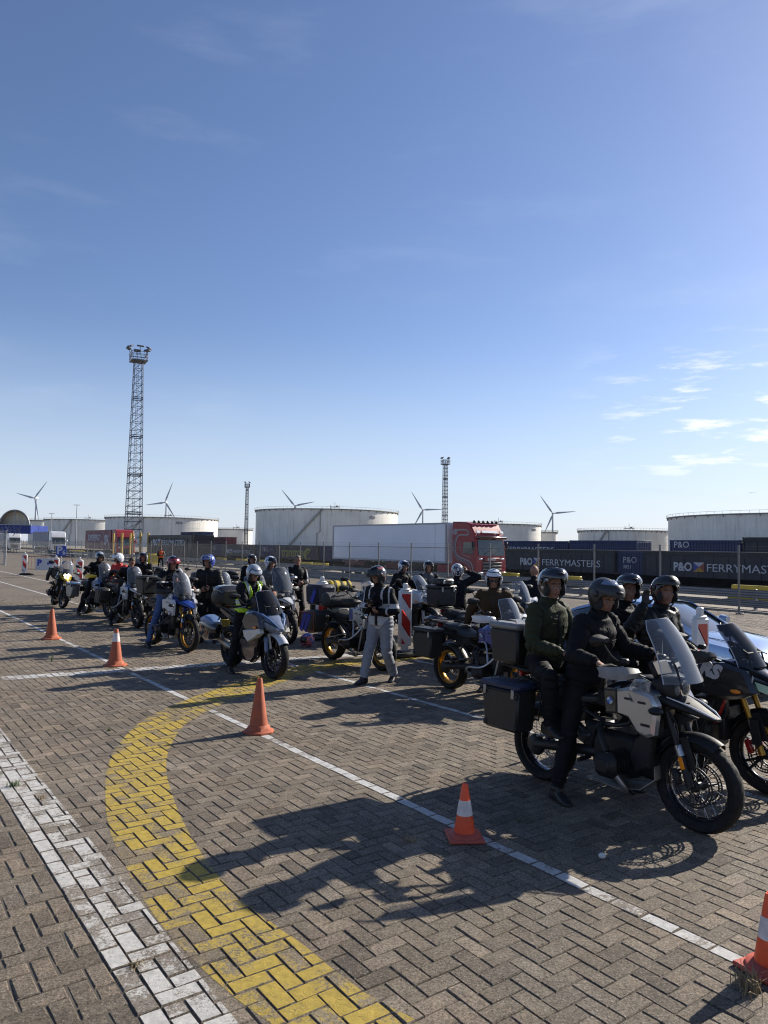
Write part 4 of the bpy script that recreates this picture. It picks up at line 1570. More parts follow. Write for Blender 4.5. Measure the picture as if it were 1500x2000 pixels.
def roundel(parent, x, y, z, r, nrm):
    """black ring with white and blue quarters on a side panel"""
    sg = 1 if nrm > 0 else -1
    def ring(m):
        m.lathe([(r * .68, 0), (r * .72, sg * .004), (r, sg * .004), (r, 0)], 24, (x, y, z), 'y')
    solo('badge_ring', BLKG, parent, ring)
    for k in range(4):
        def q(m):
            pts = [(x, y + sg * .003, z)] + [(x + r * .68 * math.cos(a), y + sg * .003, z + r * .68 * math.sin(a)) for a in np.linspace(k * PI / 2, (k + 1) * PI / 2, 7)]
            m.add(pts, [tuple(range(len(pts)))])
        solo('badge_quarter', WHT if k % 2 else mat('badge blue', (.02, .12, .45), .35), parent, q)

STEER_AX = V((-.36, 0, .93)).normalized()
def steer_matrix(deg):
    p = V((.45, 0, 1.05))
    return Matrix.Translation(p) @ Matrix.Rotation(R(deg), 4, STEER_AX) @ Matrix.Translation(-p)

def frontend(t, c, steer, near, cast=False, fender_m=None, tw=.115):
    """wheel, fork, bars: everything that turns"""
    F_ = []
    def P(*a):
        o = part(*a, t); F_.append(o); return o
    fw = P('front_wheel', 'ftyre%s' % tw, lambda m: tyre(m, WR, tw, FX, WR, .005 if not cast else .0015), RUB)
    part('rim', 'frim%s' % tw, lambda m: rim(m, WR, tw, FX, WR), c.get('rim', BLKG), fw)
    part('hub', 'fhub', lambda m: hub(m, FX, WR), c.get('hub', GREYM), fw)
    if cast:
        part('rim_spokes', 'fcast', lambda m: castspokes(m, WR, tw, FX, WR), c.get('rim', BLKG), fw)
    else:
        o = part('spokes', 'fspoke', lambda m: spokes(m, WR, FX, WR), c.get('spoke', GREYM), fw); o['kind'] = 'stuff'
    part('brake_disc', 'fdisc1', lambda m: disc(m, .155, FX, WR, .066), GREYM, fw)
    part('brake_disc', 'fdisc2', lambda m: disc(m, .155, FX, WR, -.066), GREYM, fw)
    for s in (-1, 1):
        fl = P('fork_leg', 'fork%d' % s, lambda m: m.tube([(FX - .005, s * .10, WR + .0), (FX - .095, s * .10, WR + .27), (FX - .1, s * .10, WR + .28)], [.03, .027, .027], 12), c.get('forklow', BLK))
        part('stanchion', 'fork2%d' % s, lambda m: m.tube([(FX - .10, s * .10, WR + .27), (.50, s * .10, 1.02)], .024, 12), c.get('fork', GREYM), fl)
        part('fork_seal', 'fork3%d' % s, lambda m: m.tube([(FX - .075, s * .10, WR + .215), (FX - .105, s * .10, WR + .29)], [.035, .031], 12), c.get('seal', SILV), fl)
        P('brake_caliper', 'cal%d' % s, lambda m: rbox(m, (FX - .125, s * .085, WR + .05), (.06, .05, .12), .015, rot=Matrix.Rotation(-.35, 3, 'Y')), c.get('caliper', GREYM))
    P('front_fender', 'ffend%s' % cast, lambda m: (arc_fender(m, FX, WR, WR + .045, tw + .055, 38 if cast else 60, 150, .06), [m.box((FX - .06, s * .085, WR + .23), (.13, .008, .24), .003, rot=Matrix.Rotation(-.3, 3, 'Y')) for s in (-1, 1)]), fender_m or c.get('fender', BLK))
    P('fork_bridge', 'bridge', lambda m: [rbox(m, (.555, 0, .90), (.09, .27, .05), .015, rot=Matrix.Rotation(-.38, 3, 'Y')), rbox(m, (.50, 0, 1.035), (.10, .26, .035), .012, rot=Matrix.Rotation(-.38, 3, 'Y')), m.tube([(.56, 0, .88), (.49, 0, 1.06)], .03, 10)], GREYM)
    hb = c.get('bar_up', .10)
    P('handlebar', 'hbar%.2f' % hb, lambda m: m.tube([(.20, -.46, 1.07 + hb), (.235, -.34, 1.08 + hb), (.36, -.17, 1.03 + hb * .8), (.41, -.07, 1.05 + hb * .3), (.41, .07, 1.05 + hb * .3), (.36, .17, 1.03 + hb * .8), (.235, .34, 1.08 + hb), (.20, .46, 1.07 + hb)], .014, 8, sub=3), BLK)
    for s in (-1, 1):
        P('grip', 'grip%d%.2f' % (s, hb), lambda m: m.tube([(.20, s * .465, 1.07 + hb), (.232, s * .335, 1.079 + hb)], .02, 10), RUB)
        P('brake_lever' if s < 0 else 'clutch_lever', 'lev%d%.2f' % (s, hb), lambda m: m.tube([(.30, s * .29, 1.075 + hb), (.30, s * .36, 1.07 + hb), (.275, s * .46, 1.05 + hb)], [.012, .007, .006], 6), SILV)
        P('brake_reservoir' if s < 0 else 'clutch_reservoir', 'res%d%.2f' % (s, hb), lambda m: rbox(m, (.29, s * .25, 1.115 + hb), (.06, .065, .045), .012), BLK)
        mx = c.get('mirror_h', .20)
        P('mirror', 'mirror%d%.2f%.2f' % (s, hb, mx), lambda m: (m.tube([(.27, s * .27, 1.10 + hb), (.23, s * .34, 1.16 + hb), (.19, s * .40, 1.07 + hb + mx)], .008, 6, sub=2), m.hull([(.155, 1.045 + hb + mx, 1.115 + hb + mx, .075, s * .43), (.165, 1.03 + hb + mx, 1.125 + hb + mx, .10, s * .43), (.20, 1.045 + hb + mx, 1.115 + hb + mx, .085, s * .42), (.235, 1.065 + hb + mx, 1.10 + hb + mx, .035, s * .40)], 16, 2.2)), c.get('mirror', BLK))
        if c.get('guards', True):
            def guard(m):
                g = []
                for q, (x, y) in zip(np.linspace(0, 1, 7), [(.40, .23), (.405, .29), (.40, .35), (.385, .41), (.35, .46), (.29, .49), (.22, .495)]):
                    w = .022 + .03 * math.sin(q * 2.6)
                    g.append([(x - .005, s * y, 1.045 + hb + w), (x + .02, s * (y + .004), 1.045 + hb), (x + .01, s * y, 1.04 + hb - w * .8)])
                m.sheet(g, .008)
            P('hand_guard', 'guard%d%.2f' % (s, hb), guard, c.get('guard', BLK))
    if steer:
        mt = steer_matrix(steer)
        for o in F_:
            o.matrix_basis = mt

def pannier_box(t, s, c, m_, lid, kind='alu', tilt=0):
    y = s * .42
    x = -.80
    if kind == 'alu':
        p = part('pannier', 'pan%d' % s, lambda m: m.box((x, y, .685), (.46, .25, .36), .022, taper=(.86, .9)), m_, t)
        part('lid', 'panlid%d' % s, lambda m: m.box((x, y, .895), (.475, .262, .065), .02), lid, p)
        part('lid_rim', 'panrim%d' % s, lambda m: m.box((x, y, .858), (.48, .268, .014), .004), c.get('panrim', BLK), p)
        for q in (-.17, .17):
            part('latch', 'panlatch%d%.2f' % (s, q), lambda m: m.box((x + q, y + s * .131, .84), (.035, .014, .08), .004), ALU, p)
        for qx in (-.2, .2):
            for qz in (.55, .82):
                part('corner_guard', 'pancg%d%.1f%.2f' % (s, qx, qz), lambda m: m.box((x + qx * (.97 if qz > .7 else .90), y + s * (.118 if qz > .7 else .108), qz), (.045, .03, .05), .008), BLK if m_ is not BLK else GREYM, p)
        part('carry_loop', 'panloop%d' % s, lambda m: [m.tube([(x + q, y - .06, .925), (x + q, y - .05, .945), (x + q, y + .05, .945), (x + q, y + .06, .925)], .006, 6) for q in (-.16, .16)], BLK, p)
    elif kind == 'soft':
        p = part('pannier', 'pansoft%d' % s, lambda m: m.hull([(-1.06, .60, .86, .10, y), (-1.03, .54, .90, .135, y), (-.8, .50, .93, .15, y), (-.6, .54, .92, .14, y), (-.55, .60, .86, .11, y)], 20, 4.5), m_, t)
        part('stripe', 'panstripe%d' % s, lambda m: [m.box((-.92 + q * .14, y + s * .145, .70), (.1, .012, .36), .004, rot=Matrix.Rotation(.45, 3, 'Y')) for q in (0, 1)], c.get('panstripe', BLK), p)
        part('edge_trim', 'pantrim%d' % s, lambda m: m.tube([(-1.05, y + s * .135, .58), (-1.05, y + s * .14, .88), (-.57, y + s * .14, .90), (-.57, y + s * .14, .56)], .011, 6, closed=True), c.get('pantrim', BLK), p)
    else:                                        # rounded touring case
        p = part('pannier', 'pantour%d' % s, lambda m: m.hull([(-1.02, .56, .72, .05, y), (-.98, .50, .82, .11, y), (-.8, .46, .88, .145, y), (-.6, .48, .86, .14, y), (-.48, .54, .78, .10, y), (-.44, .60, .72, .05, y)], 22, 2.8), m_, t)
        part('lid', 'pantourlid%d' % s, lambda m: m.hull([(-.99, .72, .78, .06, y + s * .01), (-.9, .73, .86, .115, y + s * .012), (-.72, .74, .905, .13, y + s * .012), (-.56, .74, .875, .12, y + s * .01), (-.48, .74, .80, .07, y + s * .01)], 22, 3.0), lid, p)
        part('latch', 'pantourlatch%d' % s, lambda m: m.box((-.74, y + s * .13, .70), (.10, .05, .05), .012), BLK, p)

def top_case(t, c, m_, lid, kind='alu'):
    if kind == 'alu':
        p = part('top_box', 'topalu', lambda m: m.box((-1.07, 0, 1.19), (.38, .46, .32), .025, taper=(.9, .92)), m_, t)
        part('lid', 'topalulid', lambda m: m.box((-1.07, 0, 1.375), (.395, .475, .06), .022), lid, p)
        for q in (-.14, .14):
            part('latch', 'toplatch%.2f' % q, lambda m: m.box((-.868, q, 1.33), (.016, .04, .09), .004), ALU, p)
        part('carry_loop', 'toploop', lambda m: [m.tube([(-1.2, q, 1.40), (-1.19, q, 1.425), (-.96, q, 1.425), (-.95, q, 1.40)], .007, 6) for q in (-.17, .17)], BLK, p)
    else:
        p = part('top_box', 'topround', lambda m: m.hull([(-1.22, 1.08, 1.22, .14), (-1.18, 1.02, 1.30, .23), (-1.0, 1.0, 1.36, .28), (-.84, 1.02, 1.36, .27), (-.76, 1.06, 1.28, .2)], 24, 3.2), m_, t)
        part('lid', 'toproundlid', lambda m: m.hull([(-1.19, 1.20, 1.30, .20), (-1.0, 1.20, 1.385, .27), (-.84, 1.20, 1.38, .255), (-.78, 1.20, 1.30, .2)], 24, 3.0), lid, p)
    part('rack', 'toprack', lambda m: [m.tube([(-.7, s * .12, .955), (-1.2, s * .12, 1.0), (-1.24, s * .06, 1.0)], .011, 6) for s in (-1, 1)] + [m.box((-1.02, 0, 1.012), (.3, .26, .014), .004)], BLK, t)

def screen_part(t, h, wt, wb, m_, x0=.58, z0=1.05, x1=None, key='', n=9):
    x1 = x1 if x1 is not None else x0 - (h - z0) * .38
    def f(m):
        g = []
        for q in np.linspace(0, 1, 8):
            w = wb + (wt - wb) * q
            if q > .8:
                w *= 1 - .25 * ((q - .8) / .2) ** 2
            bow = .11 * (1 - q * .3)
            row = []
            for u in np.linspace(-1, 1, n):
                row.append((x0 + (x1 - x0) * q - bow * u * u + .03 * math.sin(q * 3.0), u * w, z0 + (h - z0) * q - .02 * u * u * q))
            g.append(row)
        m.sheet(g, .005)
    w_ = part('windscreen', 'screen' + key + '%.2f%.2f%.2f' % (h, wt, x0), f, m_, t)
    def br(m):
        for s in (-1, 1):
            m.tube([(x0 - .03, s * wb * .55, z0 - .04), (x0 - .08, s * wb * .55, z0 + .12), ((x0 + x1) / 2 - .05, s * wt * .6, (z0 + h) / 2)], .009, 5)
        m.tube([(x0 - .08, -wb * .55, z0 + .12), (x0 - .08, wb * .55, z0 + .12)], .008, 5)
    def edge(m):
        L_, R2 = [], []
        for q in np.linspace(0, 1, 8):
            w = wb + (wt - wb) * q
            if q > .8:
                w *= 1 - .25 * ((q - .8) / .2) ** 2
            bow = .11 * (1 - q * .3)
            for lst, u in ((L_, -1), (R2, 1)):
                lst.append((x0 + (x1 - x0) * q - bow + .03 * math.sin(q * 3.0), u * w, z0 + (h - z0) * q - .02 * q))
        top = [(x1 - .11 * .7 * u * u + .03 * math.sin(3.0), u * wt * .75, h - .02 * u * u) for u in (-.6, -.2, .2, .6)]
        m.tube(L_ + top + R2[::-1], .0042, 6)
    part('screen_edge', 'sedge' + key + '%.2f%.2f%.2f' % (h, wt, x0), edge, mat('painted screen edge highlight', (.42, .44, .48), .2), w_)  # pale tube: the bright rim highlight is put into its colour
    part('screen_bracket', 'sbr' + key + '%.2f%.2f%.2f' % (h, wt, x0), br, BLK, w_)
    return w_

def rear_end(t, c, cast=False):
    rw = part('rear_wheel', 'rtyre%s' % cast, lambda m: tyre(m, RR, .175, RX, RR, .006 if not cast else .002), RUB, t)
    part('rim', 'rrim', lambda m: rim(m, RR, .175, RX, RR), c.get('rim', BLKG), rw)
    part('hub', 'rhub', lambda m: hub(m, RX, RR, .06, .2), c.get('hub', GREYM), rw)
    if cast:
        part('rim_spokes', 'rcast', lambda m: castspokes(m, RR, .17, RX, RR), c.get('rim', BLKG), rw)
    else:
        o = part('spokes', 'rspoke', lambda m: spokes(m, RR, RX, RR, 32, .07), c.get('spoke', GREYM), rw); o['kind'] = 'stuff'
    part('brake_disc', 'rdisc', lambda m: disc(m, .14, RX, RR, .085), SILV, rw)
    part('swing_arm', 'swing', lambda m: (m.tube([(-.06, -.10, .42), (-.35, -.135, .40), (RX, -.125, RR + .01)], [.05, .042, .045], 12), m.ell((RX, -.11, RR), (.095, .05, .095), 18, 10)), c.get('swing', GREYM), t)
    part('torque_strut', 'strut', lambda m: m.tube([(-.12, -.14, .55), (RX + .04, -.15, RR + .09)], .012, 6), SILV, t)
    part('rear_hugger', 'hugger', lambda m: arc_fender(m, RX, RR, RR + .035, .19, 25, 120, .05), c.get('hugger', BLK), t)
    part('shock', 'shock', lambda m: [m.tube([(-.16, 0, .72), (-.28, 0, .42)], .022, 8)] + [m.lathe([(.036, q * .03), (.045, q * .03 + .008), (.036, q * .03 + .016)], 14, (-.21, 0, .47), 'z') for q in range(7)], GREYM, t)

def gs(label, x, y, heading, c, lean=0, steer=0, near=False, panniers=None, topbox=None, screen=1.48, group='motorcycles waiting in rows'):
    """large boxer adventure motorcycle"""
    t = empty('motorcycle', (x, y, 0), 0)
    t.rotation_euler = (R(lean), 0, R(heading))
    tag(t, label, 'motorcycle', group)
    frontend(t, c, steer, near)
    rear_end(t, c)
    A = lambda nm, key, fn, m_: part(nm, 'gs_' + key, fn, m_, t)
    eng = c.get('engine', BLK)
    A('engine', 'engine', lambda m: (rbox(m, (.10, 0, .46), (.46, .30, .34), .05), m.lathe([(.0, .0), (.12, 0), (.13, .03), (.13, .16), (.02, .17)], 20, (.30, 0, .42), 'x'), rbox(m, (-.10, 0, .52), (.22, .26, .30), .04), m.tube([(.1, 0, .26), (.1, 0, .32)], .12, 12)), eng)
    for s in (-1, 1):
        def cyl(m):
            for k in range(6):
                m.lathe([(.03, s * (.15 + k * .03)), (.098 - k * .002, s * (.15 + k * .03)), (.098 - k * .002, s * (.162 + k * .03)), (.03, s * (.162 + k * .03))], 18, (.20, 0, .42), 'y')
            m.lathe([(.02, s * .14), (.075, s * .14), (.075, s * .33), (.02, s * .33)], 18, (.20, 0, .42), 'y')
        cy = A('cylinder', 'cyl%d' % s, cyl, eng)
        part('cylinder_head', 'gs_head%d' % s, lambda m: (rbox(m, (.20, s * .365, .42), (.20, .10, .19), .04), rbox(m, (.20, s * .415, .42), (.13, .03, .11), .014)), c.get('head', GREYM), cy)
        A('intake_pipe', 'intake%d' % s, lambda m: m.tube([(.16, s * .30, .50), (.06, s * .25, .62), (.0, s * .14, .70)], .026, 8, sub=3), BLK)
        A('exhaust_header', 'hdr%d' % s, lambda m: m.tube([(.26, s * .32, .34), (.30, s * .26, .24), (.18, s * .14, .19), (-.1, s * .12, .2)], .021, 8, sub=3), ALU)
        A('radiator', 'rad%d' % s, lambda m: rbox(m, (.52, s * .165, .78), (.05, .12, .22), .01), BLK)
        A('footpeg', 'peg%d' % s, lambda m: m.tube([(-.12, s * .16, .38), (-.12, s * .30, .37)], [.02, .018], 8), GREYM)
        A('pillion_peg', 'ppeg%d' % s, lambda m: (m.tube([(-.34, s * .13, .72), (-.42, s * .18, .5)], .014, 6), m.tube([(-.42, s * .18, .5), (-.43, s * .29, .49)], .017, 8)), GREYM)
        # side panels
        A('side_panel', 'panel%d' % s, lambda m: m.prism([(.22, 1.0), (.34, 1.035), (.54, 1.0), (.585, .93), (.555, .70), (.50, .675), (.42, .69), (.32, .80), (.22, .82)], s * .20, s * .275, .022), c['panel'])
        A('badge_panel', 'bpanel%d' % s, lambda m: m.prism([(.09, .985), (.215, .995), (.215, .805), (.11, .79)], s * .19, s * .255, .015), c.get('plate', GREYM))
        A('panel_vent', 'pvent%d' % s, lambda m: [rbox(m, (.34 + q * .12, s * .276, .945 - q * .01), (.07, .006, .018), .002) for q in (0, 1)] + [rbox(m, (.49, s * .276, .77), (.08, .006, .02), .002)], BLK)
        A('lower_panel', 'lpanel%d' % s, lambda m: m.prism([(.42, .69), (.50, .66), (.46, .42), (.34, .36), (.28, .46), (.33, .62)], s * .13, s * .19, .015), BLK)
        A('tail_panel', 'tpanel%d' % s, lambda m: m.prism([(-.15, .80), (-.45, .86), (-.9, .93), (-.93, .89), (-.62, .78), (-.3, .70)], s * .12, s * .155, .012), c.get('tailp', BLK))
        A('indicator', 'ind%d' % s, lambda m: m.ell((.60, s * .30, .90), (.055, .06, .03), 12, 8), BLK)
        A('reflector', 'refl%d' % s, lambda m: rbox(m, (FX - .055, s * .135, WR + .17), (.035, .012, .09), .004, rot=Matrix.Rotation(-.3, 3, 'Y')), AMBER)
        if c.get('bars', True):
            A('crash_bar', 'crash%d%s' % (s, c.get('bars', 1)), lambda m: (m.tube([(.50, s * .14, .88), (.54, s * .29, .72), (.44, s * .40, .56), (.33, s * .46, .50), (.12, s * .45, .48), (.05, s * .40, .40), (.22, s * .20, .24)], .013, 8, sub=4), m.tube([(.54, s * .28, .70), (.42, s * .26, .36), (.25, s * .17, .24)], .013, 8, sub=4), m.tube([(.44, s * .40, .56), (.30, s * .3, .80), (.08, s * .22, .80)], .013, 8, sub=3)), c.get('barm', GREYM))
        A('frame_rail', 'frame%d' % s, lambda m: (m.tube([(.46, s * .05, .98), (.25, s * .15, .72), (-.02, s * .16, .66), (-.12, s * .14, .46)], .019, 8, sub=3), m.tube([(.0, s * .15, .70), (-.4, s * .13, .80), (-.92, s * .12, .92)], .016, 8), m.tube([(-.14, s * .13, .55), (-.5, s * .13, .80)], .014, 8)), c.get('frame', BLK))
        A('exhaust_strap' if False else 'knee_pad', 'knee%d' % s, lambda m: rbox(m, (.02, s * .145, .88), (.14, .03, .13), .012), RUB)
    A('fuel_tank', 'tank', lambda m: m.hull([(-.05, .84, .93, .09), (.03, .80, 1.0, .16), (.14, .80, 1.055, .20), (.28, .80, 1.085, .225), (.40, .84, 1.085, .215), (.50, .90, 1.05, .16), (.56, .94, 1.0, .09)], 24, 2.8), c['tank'])
    A('tank_cover', 'tankc', lambda m: m.hull([(.02, .99, 1.03, .05), (.1, 1.03, 1.075, .085), (.3, 1.06, 1.105, .09), (.42, 1.06, 1.10, .06)], 16, 2.4), c.get('tanktop', BLK))
    A('filler_cap', 'cap', lambda m: m.lathe([(.01, 1.112), (.04, 1.112), (.045, 1.10), (.045, 1.09)], 18, (.22, 0, .003), 'z'), GREYM)
    A('beak', 'beak', lambda m: (m.hull([(.46, .90, 1.01, .16), (.60, .885, .995, .15), (.72, .87, .955, .115), (.84, .855, .905, .07), (.93, .848, .868, .035)], 18, 2.4), m.prism([(.60, .86), (.75, .84), (.66, .78), (.55, .78)], -.05, .05, .01)), c.get('beak', BLK))
    A('beak_trim', 'beaktrim', lambda m: [m.tube([(.58, s * .13, .985), (.74, s * .10, .945), (.86, s * .066, .90), (.92, s * .03, .868)], [.004, .007, .008, .006], 6) for s in (-1, 1)], c.get('beaktrim', BLK))
    hl = A('headlight', 'hl', lambda m: (m.hull([(.44, .96, 1.12, .12), (.54, .94, 1.14, .13), (.61, .95, 1.12, .115), (.625, .97, 1.10, .10)], 18, 3.2)), c.get('lampm', BLK))
    part('lamp_lens', 'gs_lens', lambda m: (m.ell((.615, .045, 1.04), (.025, .055, .06), 14, 8), m.ell((.615, -.055, 1.035), (.022, .042, .048), 14, 8)), c.get('lens', LENS), hl)
    part('lamp_rim', 'gs_lrim', lambda m: (m.lathe([(.05, 0), (.066, .0), (.066, .012), (.05, .012), (.05, 0)], 20, (.617, .045, 1.04), 'x')), CHROME, hl)
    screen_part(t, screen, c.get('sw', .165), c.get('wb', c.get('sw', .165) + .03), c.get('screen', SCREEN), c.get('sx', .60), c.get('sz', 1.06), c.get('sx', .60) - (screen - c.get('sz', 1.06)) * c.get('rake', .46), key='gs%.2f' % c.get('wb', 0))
    A('wind_deflector', 'defl', lambda m: [m.sheet([[(.40, s * .24, 1.14), (.52, s * .24, 1.10)], [(.34, s * .27, 1.02), (.50, s * .25, .98)], [(.36, s * .28, .93), (.46, s * .26, .92)]], .005) for s in (-1, 1)], c.get('screen', SCREEN))
    A('instrument', 'dash', lambda m: rbox(m, (.44, 0, 1.17), (.05, .22, .13), .015, rot=Matrix.Rotation(-.5, 3, 'Y')), BLK)
    A('rider_seat', 'seat', lambda m: m.hull([(.03, .86, .90, .09), (-.04, .81, .90, .13), (-.2, .79, .885, .165), (-.36, .79, .90, .18), (-.44, .80, .93, .17), (-.47, .84, .92, .13)], 20, 3), c.get('seat', SEATM))
    A('pillion_seat', 'pseat', lambda m: m.hull([(-.44, .87, .95, .11), (-.48, .85, .975, .15), (-.62, .85, .98, .155), (-.78, .87, .985, .14), (-.84, .90, .97, .10)], 20, 3), c.get('seat2', c.get('seat', SEATM)))
    A('grab_rail', 'grab', lambda m: (m.tube([(-.60, -.15, .93), (-.70, -.185, .985), (-.98, -.17, 1.0), (-1.02, -.10, 1.0), (-1.02, .10, 1.0), (-.98, .17, 1.0), (-.70, .185, .985), (-.60, .15, .93)], .012, 8, sub=3), rbox(m, (-.92, 0, .985), (.18, .24, .02), .006)), c.get('rack', BLK))
    A('exhaust', 'exh', lambda m: (m.tube([(-.05, .12, .2), (-.28, .15, .3), (-.42, .19, .40)], .026, 8, sub=3), m.tube([(-.40, .19, .39), (-.55, .21, .46), (-.88, .235, .58), (-.92, .237, .595)], [.045, .065, .062, .045], 14)), c.get('exh', ALU))
    A('skid_plate', 'skid', lambda m: m.sheet([[(.47, q, .43), (.475, q, .33), (.36, q * 1.2, .23), (.16, q * 1.3, .195), (-.16, q * 1.2, .20)] for q in (-.13, -.05, .05, .13)], .008), c.get('skid', ALU))
    A('tail_light', 'tail', lambda m: rbox(m, (-1.0, 0, .93), (.05, .14, .05), .012), REDL)
    A('plate_holder', 'pholder', lambda m: (m.tube([(-.95, 0, .90), (-1.08, 0, .76)], .015, 6), rbox(m, (-1.09, 0, .70), (.012, .2, .15), .003, rot=Matrix.Rotation(.35, 3, 'Y'))), BLK)
    A('number_plate', 'plate', lambda m: rbox(m, (-1.10, 0, .70), (.006, .18, .13), .002, rot=Matrix.Rotation(.35, 3, 'Y')), mat('number plate', (.5, .38, .06), .5))
    A('gear_lever', 'gear', lambda m: m.tube([(-.08, .16, .36), (.06, .19, .34), (.07, .23, .34)], .008, 5), SILV)
    A('side_stand', 'stand', lambda m: m.tube([(-.06, .12, .30), (-.04, .30, .02), (-.03, .33, .012)], .014, 6), BLK)
    A('brake_hose', 'hose', lambda m: [m.tube([(.42, s * .1, 1.05), (.66, s * .13, .80), (.66, s * .12, .55), (FX - .12, s * .09, WR + .1)], .005, 5, sub=4) for s in (-1, 1)], BLK)
    if panniers:
        kind, m_, lid = panniers
        for s in (-1, 1):
            pannier_box(t, s, c, m_, lid, kind)
            A('pannier_frame', 'pframe%d' % s, lambda m: (m.tube([(-.50, s * .2, .86), (-.55, s * .275, .86), (-1.02, s * .275, .86), (-1.02, s * .275, .60), (-.58, s * .275, .60), (-.55, s * .275, .86)], .009, 6)), GREYM)
    if topbox:
        top_case(t, c, topbox[1], topbox[2], topbox[0])
    for s in (-1, 1):
        if c.get('badge', False):
            roundel(t, .155, s * .2565, .90, .042, s)
    return t

def sport(label, x, y, heading, c, lean=0, steer=0, panniers=None, topbox=None, screen=1.34, up=0.0, group='motorcycles waiting in rows'):
    """faired sport tourer; up raises the fairing for a tall crossover"""
    t = empty('motorcycle', (x, y, 0), 0)
    t.rotation_euler = (R(lean), 0, R(heading))
    tag(t, label, 'motorcycle', group)
    c = dict(c)
    c.setdefault('guards', False)
    frontend(t, c, steer, False, cast=True, tw=.125)
    rear_end(t, c, cast=True)
    u = up
    A = lambda nm, key, fn, m_: part(nm, 'sp%.2f_' % u + key, fn, m_, t)
    A('engine', 'engine', lambda m: (rbox(m, (.08, 0, .46), (.48, .38, .36), .05), rbox(m, (.22, 0, .66), (.30, .40, .2), .04), rbox(m, (.42, 0, .56), (.06, .34, .3), .01)), BLK)
    slim = u > .08
    kw = .80 if slim else 1.0
    zl = .07 if slim else 0
    nose = A('nose_fairing', 'nose', lambda m: m.hull([(.36, .76 + u + zl, 1.03 + u, .25 * kw), (.50, .74 + u + zl, 1.05 + u, .245 * kw), (.64, .73 + u + zl, 1.02 + u, .215 * kw), (.78, .72 + u + zl, .955 + u, .165 * kw), (.90, .715 + u + zl * .8, .87 + u, .095 * kw), (.97, .745 + u, .80 + u, .04)], 26, 2.3), c['nose'])
    for s in (-1, 1):
        part('lamp_lens', 'sp%.2f_hl%d' % (u, s), lambda m: m.sheet([[(.70, s * .19, .90 + u), (.70, s * .205, .84 + u)], [(.82, s * .15, .865 + u), (.82, s * .165, .80 + u)], [(.92, s * .085, .82 + u), (.92, s * .095, .765 + u)]], .02), c.get('lens', LENS), nose)
        part('lamp_brow', 'sp%.2f_brow%d' % (u, s), lambda m: m.tube([(.66, s * .20, .925 + u), (.82, s * .152, .885 + u), (.95, s * .065, .825 + u)], [.008, .012, .006], 6), c.get('brow', BLKG), nose)
        A('mid_fairing', 'mid%d' % s, lambda m: m.prism([(.70, .98 + u), (.50, 1.03 + u), (.20, .98 + u), (.10, .86 + u), (.20, .74 + u), (.50, .70 + u), (.66, .74 + u), (.78, .80 + u)], s * .18, s * .27, .03), c['mid'])
        if slim:
            A('radiator_guard', 'radg%d' % s, lambda m: m.prism([(.46, .80), (.30, .80), (.18, .66), (.26, .50), (.42, .54), (.48, .66)], s * .12, s * .17, .012), c['panel'])
            A('red_accent', 'acc%d' % s, lambda m: m.tube([(.47, s * .175, .80), (.42, s * .18, .66), (.36, s * .17, .56)], .014, 6), REDB)
            A('crash_tube', 'ctube%d' % s, lambda m: m.tube([(.36, s * .14, .80), (.30, s * .22, .55), (.10, s * .2, .30), (-.1, s * .15, .26)], .016, 8, sub=3), BLK)
        else: A('side_panel', 'side%d' % s, lambda m: m.prism([(.72, .79 + u * .7), (.45, .76 + u * .7), (.18, .72), (.22, .62), (.36, .54), (.60, .63), (.76, .72 + u * .7)], s * .19, s * .285, .022), c['panel'])
        if not slim: A('belly_fairing', 'belly%d' % s, lambda m: m.prism([(.60, .66), (.30, .60), (.02, .58), (-.12, .44), (-.02, .24), (.40, .22), (.54, .32), (.56, .50)], s * .14, s * .235, .03), c['belly'])
        A('upper_stripe', 'stripe%d' % s, lambda m: m.tube([(.96, s * .03, .80 + u), (.82, s * .13, .93 + u), (.66, s * .19, 1.0 + u), (.46, s * .22, 1.045 + u)], [.008, .018, .022, .01], 6), c.get('stripe', c['nose']))
        A('frame_spar', 'spar%d' % s, lambda m: m.tube([(.40, s * .12, .92), (.10, s * .19, .78), (-.12, s * .17, .52), (-.12, s * .15, .40)], [.05, .045, .035, .03], 8, sub=3), GREYM)
        A('tail_panel', 'tail%d' % s, lambda m: m.prism([(-.16, .82), (-.5, .90), (-.95, 1.0), (-.97, .95), (-.6, .80), (-.28, .72)], s * .10, s * .16, .02), c['tail'])
        A('footpeg', 'peg%d' % s, lambda m: m.tube([(-.16, s * .16, .40), (-.16, s * .29, .39)], .018, 8), GREYM)
        A('pillion_peg', 'ppeg%d' % s, lambda m: (m.tube([(-.36, s * .12, .74), (-.44, s * .18, .54)], .014, 6), m.tube([(-.44, s * .18, .54), (-.45, s * .28, .53)], .016, 8)), GREYM)
        A('fork_guard', 'fguard%d' % s, lambda m: m.prism([(FX - .03, WR + .30), (FX - .10, WR + .31), (FX - .075, WR + .10), (FX - .03, WR + .06), (FX + .005, WR + .10)], s * .115, s * .145, .008), c.get('fguard', c['nose']))
        A('indicator', 'ind%d' % s, lambda m: m.ell((.62, s * .29, .80 + u), (.05, .025, .02), 10, 6), AMBER)
        A('exhaust', 'exh%d' % s, lambda m: m.tube([(-.1, s * .14, .28), (-.35, s * .2, .36), (-.42, s * .22, .40), (-.86, s * .26, .55), (-.9, s * .262, .56)], [.025, .03, .062, .066, .05], 12), c.get('exh', ALU))
    A('fuel_tank', 'tank', lambda m: m.hull([(-.12, .82, .90, .10), (-.02, .80, 1.0, .16), (.12, .80, 1.07 + u * .5, .2), (.28, .82, 1.08 + u * .5, .2), (.40, .86, 1.03 + u * .5, .15)], 24, 2.6), c['tank'])
